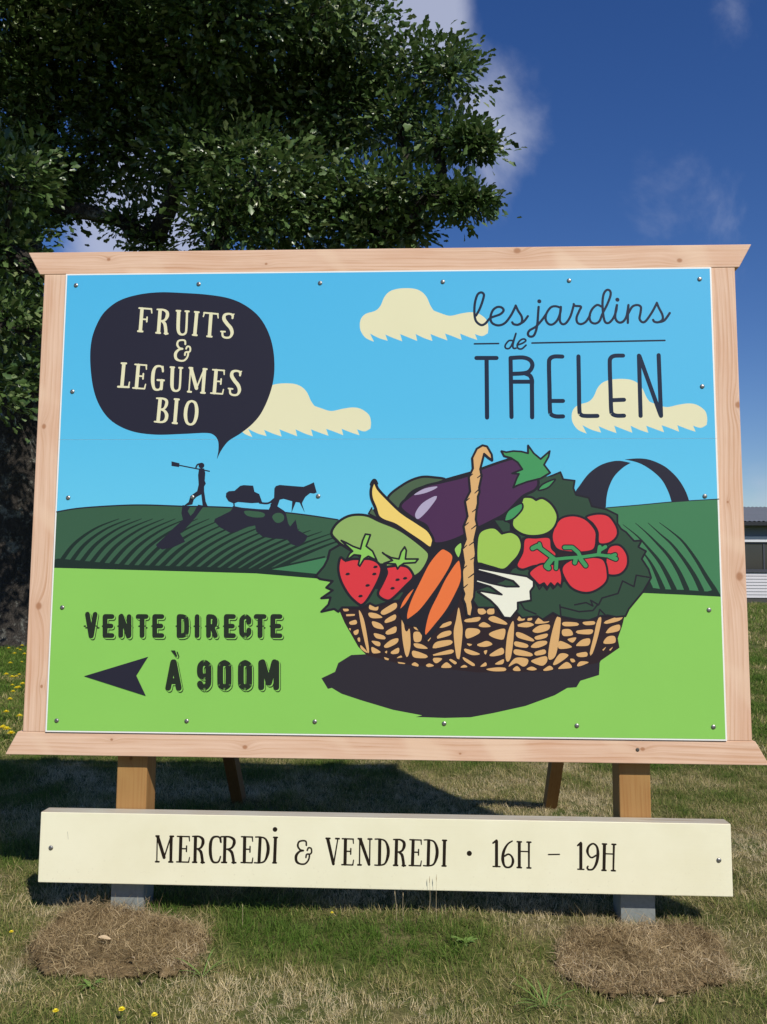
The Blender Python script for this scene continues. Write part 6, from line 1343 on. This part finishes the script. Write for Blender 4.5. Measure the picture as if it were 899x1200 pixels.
weed(-1.013, -0.708, 7, 0.055, 0.006, 1, 'small green weed below the front lip of the left turf clod', upright=0.9)
weed(0.356, -0.301, 9, 0.060, 0.008, 2, 'leafy green weed in the green strip, left of the right turf clod', upright=1.0)
weed(0.614, -0.742, 12, 0.15, 0.0030, 4, 'tuft of long pale green blades at the front, left of the right turf clod', upright=1.0)
weed(-0.63, -0.60, 8, 0.12, 0.0028, 5, 'tuft of long green blades by the right corner of the left turf clod', upright=0.9)

stalk_spots = ((0.075, -0.10, 0.13, 'dry grass stalk under the hours board, left of a pair'), (0.105, -0.09, 0.12, 'dry grass stalk under the hours board, right one of the leaning pair'),
               (0.21, -0.10, 0.19, 'tall dry grass stalk standing before the shadow of the hours board'), (0.245, -0.105, 0.20, 'tallest dry grass stalk, with a seed head before the hours board shadow'),
               (-0.58, -0.13, 0.10, 'short dry stalk behind the right corner of the left turf clod'))
for i, (x, y, h, lb) in enumerate(stalk_spots):
    rr = random.Random(70 + i)
    root = thing('grass_stalk', lb, 'grass stalk', (x, y, float(hgt(x, y))), (0, 0, rr.uniform(0, 6)), 'dry stalks in the lawn')
    tp = Vector((rr.uniform(-.2, .2) * h, 0, h))
    V, F = tube_rings([(0, 0, -.01), tp * .5 + Vector((0.006, 0, 0)), tp], [0.0010, 0.0008, 0.0005], 5)
    mesh_obj('stem', V, F, m_straw, root)
    V, F = tube_rings([tp * 0.86, tp * 0.93, tp * 1.02], [0.0006, 0.0018, 0.0004], 6)
    mesh_obj('seed_head', V, F, m_straw, root)
for i, (x, y, z, rz, lb) in enumerate(((-1.056, -0.453, 0.062, 0.4, 'curled pale dead leaf lying on the left turf clod'), (-0.836, -0.679, 0.014, 1.9, 'pale dead leaf on the bare ground before the left turf clod'),
                                      (-0.905, -0.60, 0.055, 2.6, 'twisted straw coloured leaf hanging over the lip of the left turf clod'), (1.02, -0.71, 0.014, 0.9, 'dead leaf fallen before the right turf clod'))):
    V, F = [], []
    for s in range(6):
        u = s / 5
        hw = 0.011 * math.sin(math.pi * (0.08 + 0.88 * u))
        for sg in (-1, 0, 1):
            V.append((0.05 * (u - .5), hw * sg, 0.006 * abs(sg) + 0.012 * (u - .5) ** 2 + 0.006 * math.sin(u * 4)))
    for s in range(5):
        for c_ in (0, 1):
            F.append((s * 3 + c_, s * 3 + c_ + 3, s * 3 + c_ + 4, s * 3 + c_ + 1))
    o = mesh_obj('dead_leaf', V, F, m_dead, smooth=True)
    o.location = (x, y, z + float(hgt(x, y)))
    o.rotation_euler = (0.3, 0.2, rz)
    tag(o, lb, 'leaf', 'dead leaves on the ground')

# ------------------------------------------------------------------ oak
TX, TY = -7.90, 12.55
oak = thing('oak_tree', 'tall dark oak with a lichen grey trunk and a dense leafy crown behind the billboard', 'tree', (TX, TY, 0))
LOBES = [(0.22,10.15,9.95,0.58),
         (-1.16,10.55,10.59,0.99),
         (-1.43,11.08,9.89,1.32),
         (0.65,9.69,9.60,0.38),
         (-0.17,10.19,8.99,0.58),
         (0.80,9.28,8.28,0.23),
         (0.95,9.19,8.19,0.16),
         (1.14,9.20,8.14,0.12),
         (0.47,9.55,8.52,0.30),
         (0.33,9.41,7.47,0.27),
         (0.66,9.24,7.25,0.19),
         (0.93,9.25,7.25,0.17),
         (1.08,9.16,7.29,0.12),
         (-0.16,9.78,7.68,0.53),
         (-0.89,10.25,7.68,0.87),
         (-1.98,10.70,7.74,0.90),
         (-2.53,9.67,7.81,1.05),
         (-2.53,11.99,10.67,1.65),
         (-3.78,10.46,10.13,1.57),
         (-3.02,9.69,7.11,0.56),
         (-3.57,10.08,8.47,0.87),
         (-5.80,11.32,11.01,1.60),
         (-5.15,10.97,9.17,1.08),
         (-6.54,10.90,9.32,1.24),
         (-6.93,10.30,10.56,1.35),
         (-6.85,10.48,7.87,0.68),
         (-6.31,10.97,8.32,0.54),
         (-7.14,10.56,6.52,0.60),
         (-7.23,11.14,5.14,0.47),
         (-0.01,9.83,7.06,0.22),
         (-0.51,10.01,7.06,0.43),
         (-4.97,10.58,7.55,0.21),
         (-4.52,10.62,7.21,0.24),
         (-1.53,9.53,10.54,0.84),
         (-3.05,8.98,10.21,0.94),
         (-5.06,9.37,10.67,0.84),
         (-5.99,8.23,6.10,0.50),
         (-5.94,8.10,5.04,0.45),
         (-5.74,7.77,7.05,0.61),
         (-6.25,8.14,4.17,0.56),
         (-4.86,9.25,5.09,0.94),  # with the next, an unseen lobe added to shade the trunk
         (-3.23,9.78,5.64,0.84),
         (-6.40,9.69,12.43,1.74),
         (-4.53,10.23,13.12,2.10),
         (-2.68,10.80,13.36,1.94),
         (-5.81,10.97,16.28,3.04),
         (-2.61,11.11,16.30,2.40),
         (-9.64,11.14,11.16,2.08),
         (-10.12,10.93,14.03,2.40),
         (-9.94,11.81,8.49,1.65),
         (-12.63,12.04,10.73,2.04),
         (-4.82,6.83,11.32,1.03),  # from here on, unseen overhanging lobes added to shade the crown below
         (-3.21,6.87,11.79,1.15),
         (-1.92,7.41,12.06,1.08),
         (-4.8, 4.9, 11.2, 1.4), (-6.8, 6.0, 11.6, 1.5)]  # unseen lobes added high in front to shade the left foliage
m_bark, t, p = material('oak_bark')
co = N(t, 'ShaderNodeTexCoord').outputs['Object']
dst = N(t, 'ShaderNodeTexNoise', {'Vector': co, 'Scale': 5.0, 'Detail': 4.0}).outputs['Color']
co2 = N(t, 'ShaderNodeVectorMath', {0: dst, 1: (0.25, 0.25, 0.6), 2: co}, operation='MULTIPLY_ADD').outputs[0]
sc = N(t, 'ShaderNodeVectorMath', {0: co2, 1: (1.0, 1.0, 0.3)}, operation='MULTIPLY').outputs[0]
nz = N(t, 'ShaderNodeTexNoise', {'Vector': sc, 'Scale': 11.0, 'Detail': 8.0, 'Roughness': 0.7})
vo = N(t, 'ShaderNodeTexVoronoi', {'Vector': sc, 'Scale': 13.0, 'Randomness': 1.0}, feature='DISTANCE_TO_EDGE')
lic = N(t, 'ShaderNodeTexNoise', {'Vector': co, 'Scale': 2.6, 'Detail': 9.0, 'Roughness': 0.75})
c = ramp(t, nz.outputs['Fac'], [(0.3, (0.016, 0.013, 0.010)), (0.6, (0.048, 0.040, 0.032)), (0.8, (0.09, 0.08, 0.066))])
c = mixc(t, mth(t, 'MULTIPLY', mth(t, 'SUBTRACT', lic.outputs['Fac'], 0.54, clamp=True), 7.0, clamp=True), c, (0.30, 0.31, 0.27))
cf = ramp(t, vo.outputs['Distance'], [(0.0, 0.55), (0.2, 1.0)])
c = mixc(t, 1.0, c, cf, 'MULTIPLY')
t.links.new(c, p.inputs['Base Color'])
p.inputs['Roughness'].default_value = 0.95
hsum = mth(t, 'ADD', mth(t, 'MULTIPLY', vo.outputs['Distance'], 1.2), nz.outputs['Fac'])
bb = N(t, 'ShaderNodeBump', {'Height': hsum, 'Strength': 1.0, 'Distance': 0.05})
t.links.new(bb.outputs[0], p.inputs['Normal'])

tr = random.Random(3)
tz = [-0.3, 0.0, 0.4, 1.0, 2.0, 3.2, 4.5, 6.0, 7.5, 9.0, 10.5, 12.0, 13.5]
tp = [Vector((0.12 * math.sin(z * .5) + 0.03 * z, 0.10 * math.cos(z * .7) - 0.04 * z, z)) for z in tz]
trd = [1.05, 0.92, 0.78, 0.68, 0.62, 0.58, 0.54, 0.48, 0.42, 0.35, 0.28, 0.2, 0.1]
V, F = tube_rings(tp, trd, 26, 0.05, tr)
V = [v + Vector((v.x - 0, v.y, 0)).normalized() * (0.09 * math.sin(5 * math.atan2(v.y, v.x) + v.z) * max(0, 1 - v.z / 2.2)) for v in V]
mesh_obj('trunk', V, F, m_bark, oak, smooth=True)
# limbs branch from the trunk to the nearest lobe, then from lobe to lobe
nodes = [(tp[k], None) for k in range(4, len(tp) - 1)]
order = sorted(range(len(LOBES)), key=lambda k: (Vector((LOBES[k][0] - TX, LOBES[k][1] - TY, LOBES[k][2])) - Vector((0, 0, 7.0))).length)
par_of, kids = {}, {}
for k in order:
    x, y, z, r = LOBES[k]
    tgt = Vector((x - TX, y - TY, z))
    best, bc = None, 1e9
    for n_, (pt, own) in enumerate(nodes):
        c_ = (tgt - pt).length + (0.25 * max(0, pt.z - tgt.z) * 3) + (0.6 if own is None else 0)
        if c_ < bc:
            best, bc = n_, c_
    par_of[k] = best
    nodes.append((tgt, k))
    a_ = nodes[best][1]
    while a_ is not None:
        kids[a_] = kids.get(a_, 0) + 1
        a_ = nodes[par_of[a_]][1]
for k in order:
    x, y, z, r = LOBES[k]
    tgt = Vector((x - TX, y - TY, z))
    s = nodes[par_of[k]][0]
    from_trunk = nodes[par_of[k]][1] is None
    L = (tgt - s).length
    jit = lambda a_: Vector((tr.uniform(-a_, a_), tr.uniform(-a_, a_), tr.uniform(-a_ * .5, a_))) * L
    m1 = s.lerp(tgt, 0.33) + jit(0.13)
    m2 = s.lerp(tgt, 0.68) + jit(0.11)
    r1 = 0.035 + 0.03 * math.sqrt(kids.get(k, 0))
    r0 = r1 * (1.5 if from_trunk else 1.2)
    V, F = tube_rings([s, m1, m2, tgt], [r0, r0 * 0.85, (r0 + r1) * 0.42, r1 * 0.7], 9, 0.08, tr)
    for q_ in range(int(6 + 6 * r)):       # twigs
        e = tgt + Vector((tr.gauss(0, 1), tr.gauss(0, 1), tr.gauss(0, .7))).normalized() * r * tr.uniform(0.5, 0.98)
        st = m2.lerp(tgt, tr.uniform(0.2, 1.0))
        V2, F2 = tube_rings([st, st.lerp(e, .5) + jit(0.06), e], [0.020, 0.012, 0.004], 5)
        k0 = len(V)
        V += V2
        F += [tuple(a_ + k0 for a_ in f) for f in F2]
    mesh_obj('limb', V, F, m_bark, oak, smooth=True)

# leaves: folded lobed blades in sprays through each lobe of the crown
m_leaf, t, p = material('oak_leaf')
geo = N(t, 'ShaderNodeNewGeometry').outputs['Random Per Island']
c = ramp(t, geo, [(0.0, (0.032, 0.068, 0.016)), (0.5, (0.074, 0.132, 0.034)), (0.8, (0.125, 0.195, 0.062)), (1.0, (0.19, 0.23, 0.10))])
t.links.new(c, p.inputs['Base Color'])
p.inputs['Roughness'].default_value = 0.36
p.inputs['Specular IOR Level'].default_value = 0.6
translucent(t, p, c, 0.22)
tpl = np.array([(0, 0, 0), (0.30, 0.20, 0.06), (0.42, 0.14, 0.04), (0.68, 0.27, 0.07), (1.0, 0.0, -0.06), (0.68, -0.27, 0.07), (0.42, -0.14, 0.04), (0.30, -0.20, 0.06), (0.5, 0, 0.0)], float)
tfc = np.array([(0, 8, 1), (1, 8, 2), (2, 8, 3), (3, 8, 4), (4, 8, 5), (5, 8, 6), (6, 8, 7), (7, 8, 0)])[:, [0, 1, 2]]
LC, LD, LN, LS = [], [], [], []
for (x, y, z, r) in LOBES:
    vis = z < 12.6 and y < 13
    ncl = int((62 if vis else 22) * r * r) + 7
    big = 1.0 if vis else 1.6
    c_ = rng.normal(0, 1, (ncl, 3))
    c_ /= np.linalg.norm(c_, axis=1)[:, None]
    rad = r * (0.35 + 0.65 * rng.random(ncl) ** 0.55)
    c_ *= rad[:, None]
    c_[:, 2] *= 0.8
    nl = 36 if vis else 26
    cr_ = rng.uniform(0.16, 0.34, ncl) * (1.0 if vis else 1.5) * min(1.0, 0.5 + r * 0.7)
    for cc_, k_ in zip(c_, cr_):
        o_ = rng.normal(0, 1, (nl, 3)) * k_ * np.array([1, 1, 0.6])
        pos = np.array([x, y, z]) + cc_ + o_
        out = o_ / (np.linalg.norm(o_, axis=1)[:, None] + 1e-6) + 0.5 * cc_ / (np.linalg.norm(cc_) + 1e-6) + rng.normal(0, .4, (nl, 3))
        nn = rng.normal(0, .34, (nl, 3)) + rng.normal(0, .45, 3) + np.array([0, 0, 0.9]) + 0.6 * cc_ / (np.linalg.norm(cc_) + 1e-6)
        LC.append(pos)
        LD.append(out)
        LN.append(nn)
        LS.append(rng.uniform(0.10, 0.19, nl) * rng.uniform(0.85, 1.1) * big)
LC, LD, LN, LS = (np.concatenate(a_) for a_ in (LC, LD, LN, LS))
LD /= np.linalg.norm(LD, axis=1)[:, None]
sd = np.cross(LN, LD)
sd /= np.linalg.norm(sd, axis=1)[:, None] + 1e-9
nn = np.cross(LD, sd)
nl = len(LC)
vv = LC[:, None, :] + LS[:, None, None] * (tpl[None, :, 0, None] * LD[:, None, :] + tpl[None, :, 1, None] * sd[:, None, :] + tpl[None, :, 2, None] * nn[:, None, :])
vv = vv - np.array([TX, TY, 0])
ff = (tfc[None] + (np.arange(nl) * len(tpl))[:, None, None]).reshape(-1, 3)
me = bpy.data.meshes.new('crown')
me.vertices.add(nl * len(tpl))
me.vertices.foreach_set('co', vv.astype(np.float32).ravel())
me.loops.add(len(ff) * 3)
me.loops.foreach_set('vertex_index', ff.astype(np.int32).ravel())
me.polygons.add(len(ff))
me.polygons.foreach_set('loop_start', np.arange(0, len(ff) * 3, 3, dtype=np.int32))
me.polygons.foreach_set('loop_total', np.full(len(ff), 3, np.int32))
me.materials.append(m_leaf)
me.update()
me.validate()
crown = bpy.data.objects.new('crown', me)
COL.objects.link(crown)
crown.parent = oak
crown['kind'] = 'stuff'
print('leaves', nl, 'tris', len(ff))

# ------------------------------------------------------------------ low building far right
BX0, BX1, BY = 11.5, 44.0, 35.4
house = thing('building', 'long low building with grey corrugated roof, window band and pale weatherboards', 'building', (BX0, BY, 0), (0, 0, math.radians(-1.0)))
BL = BX1 - BX0
m_wall = simple_mat('grey_render', (0.20, 0.23, 0.27), 0.8, 0.3, 0, 0.08, 2.0)
m_white = simple_mat('white_fascia', (0.60, 0.62, 0.66), 0.6, 0.3, 0, 0.06, 2.0)
m_board = simple_mat('pale_weatherboard', (0.50, 0.50, 0.53), 0.7, 0.3, 0, 0.10, 1.2)
m_glass = simple_mat('window_glass', (0.018, 0.022, 0.032), 0.06, 0.6, 0, 0.3, 0.7)
m_frame = simple_mat('window_frame', (0.05, 0.055, 0.07), 0.5)
m_roof = simple_mat('fibre_cement_roof', (0.17, 0.185, 0.21), 0.85, 0.3, 0, 0.12, 1.5)
m_gut = simple_mat('dark_gutter', (0.03, 0.033, 0.04), 0.5)
m_base_strip = simple_mat('dark_base_strip', (0.06, 0.06, 0.055), 0.9)
bm_obj('wall', box(0, BL, 0.06, 8.0, 0, 3.62), m_wall, house)
bm_obj('base_strip', box(-0.02, BL + 0.02, 0.0, 0.05, 0.0, 0.28), m_base_strip, house)  # dark strip along the foot of the wall
V, F = [], []
nb = 8
for k in range(nb):
    z0 = 0.29 + k * (1.12 / nb)
    z1 = z0 + 1.12 / nb + 0.012
    q0 = len(V)
    V += [(0, -0.035, z0), (BL, -0.035, z0), (BL, 0.0, z1), (0, 0.0, z1), (0, 0.055, z0), (BL, 0.055, z0), (BL, 0.055, z1), (0, 0.055, z1)]
    F += [(q0, q0 + 1, q0 + 2, q0 + 3), (q0, q0 + 4, q0 + 5, q0 + 1), (q0, q0 + 3, q0 + 7, q0 + 4), (q0 + 1, q0 + 5, q0 + 6, q0 + 2)]
mesh_obj('weatherboards', V, F, m_board, house)
bm_obj('window_sill', box(-0.02, BL, -0.09, 0.05, 1.43, 1.49, 0.005, 1), m_frame, house)
bm_obj('fascia', box(-0.05, BL, -0.10, 0.05, 2.78, 3.04, 0.01, 1), m_white, house)
nw = 12
for k in range(nw):
    xa = 0.15 + k * (BL - 0.3) / nw
    xb = xa + (BL - 0.3) / nw - 0.12
    fr_ = bmesh.new()
    for (a0, a1, c0, c1) in ((xa, xb, 1.50, 1.56), (xa, xb, 2.70, 2.765), (xa, xa + 0.06, 1.562, 2.698), (xb - 0.06, xb, 1.562, 2.698), ((xa + xb) / 2 - 0.03, (xa + xb) / 2 + 0.03, 1.562, 2.698)):
        bx = box(a0, a1, -0.02, 0.04, c0, c1)
        m_ = bpy.data.meshes.new('tmp')
        bx.to_mesh(m_)
        bx.free()
        fr_.from_mesh(m_)
        bpy.data.meshes.remove(m_)
    wf = bm_obj('window', fr_, m_frame, house)
    bm_obj('pane', box(xa + 0.062, xb - 0.062, 0.022, 0.032, 1.563, 2.697), m_glass, wf)
# corrugated roof sheet, rising to the ridge
V, F = [], []
nc = 330
for j, (yy, zz) in enumerate(((-0.55, 3.70), (5.2, 4.75))):
    for k in range(nc + 1):
        V.append((-0.4 + (BL + 0.8) * k / nc, yy, zz + 0.022 * (1 if k % 2 else -1)))
for k in range(nc):
    F.append((k, k + 1, nc + 2 + k, nc + 1 + k))
roof = mesh_obj('roof', V, F, m_roof, house)
V2 = [(0, 8.6 if abs(v[1] + 0.55) < 1e-6 else 5.19, 0) for v in V]
V2 = [(v[0], (10.6 if v[1] < 0 else 5.25), v[2]) for v in V]
mesh_obj('roof', V2, [tuple(reversed(f)) for f in F], m_roof, house)
gt = prism([(-0.66, 3.50), (-0.56, 3.50), (-0.56, 3.655), (-0.68, 3.655)], 'x', -0.4, BL + 0.4, 0.01, 1)
bm_obj('gutter', gt, m_gut, house)
bm_obj('soffit', box(-0.3, BL + 0.3, -0.55, 0.055, 3.56, 3.60), m_gut, house)
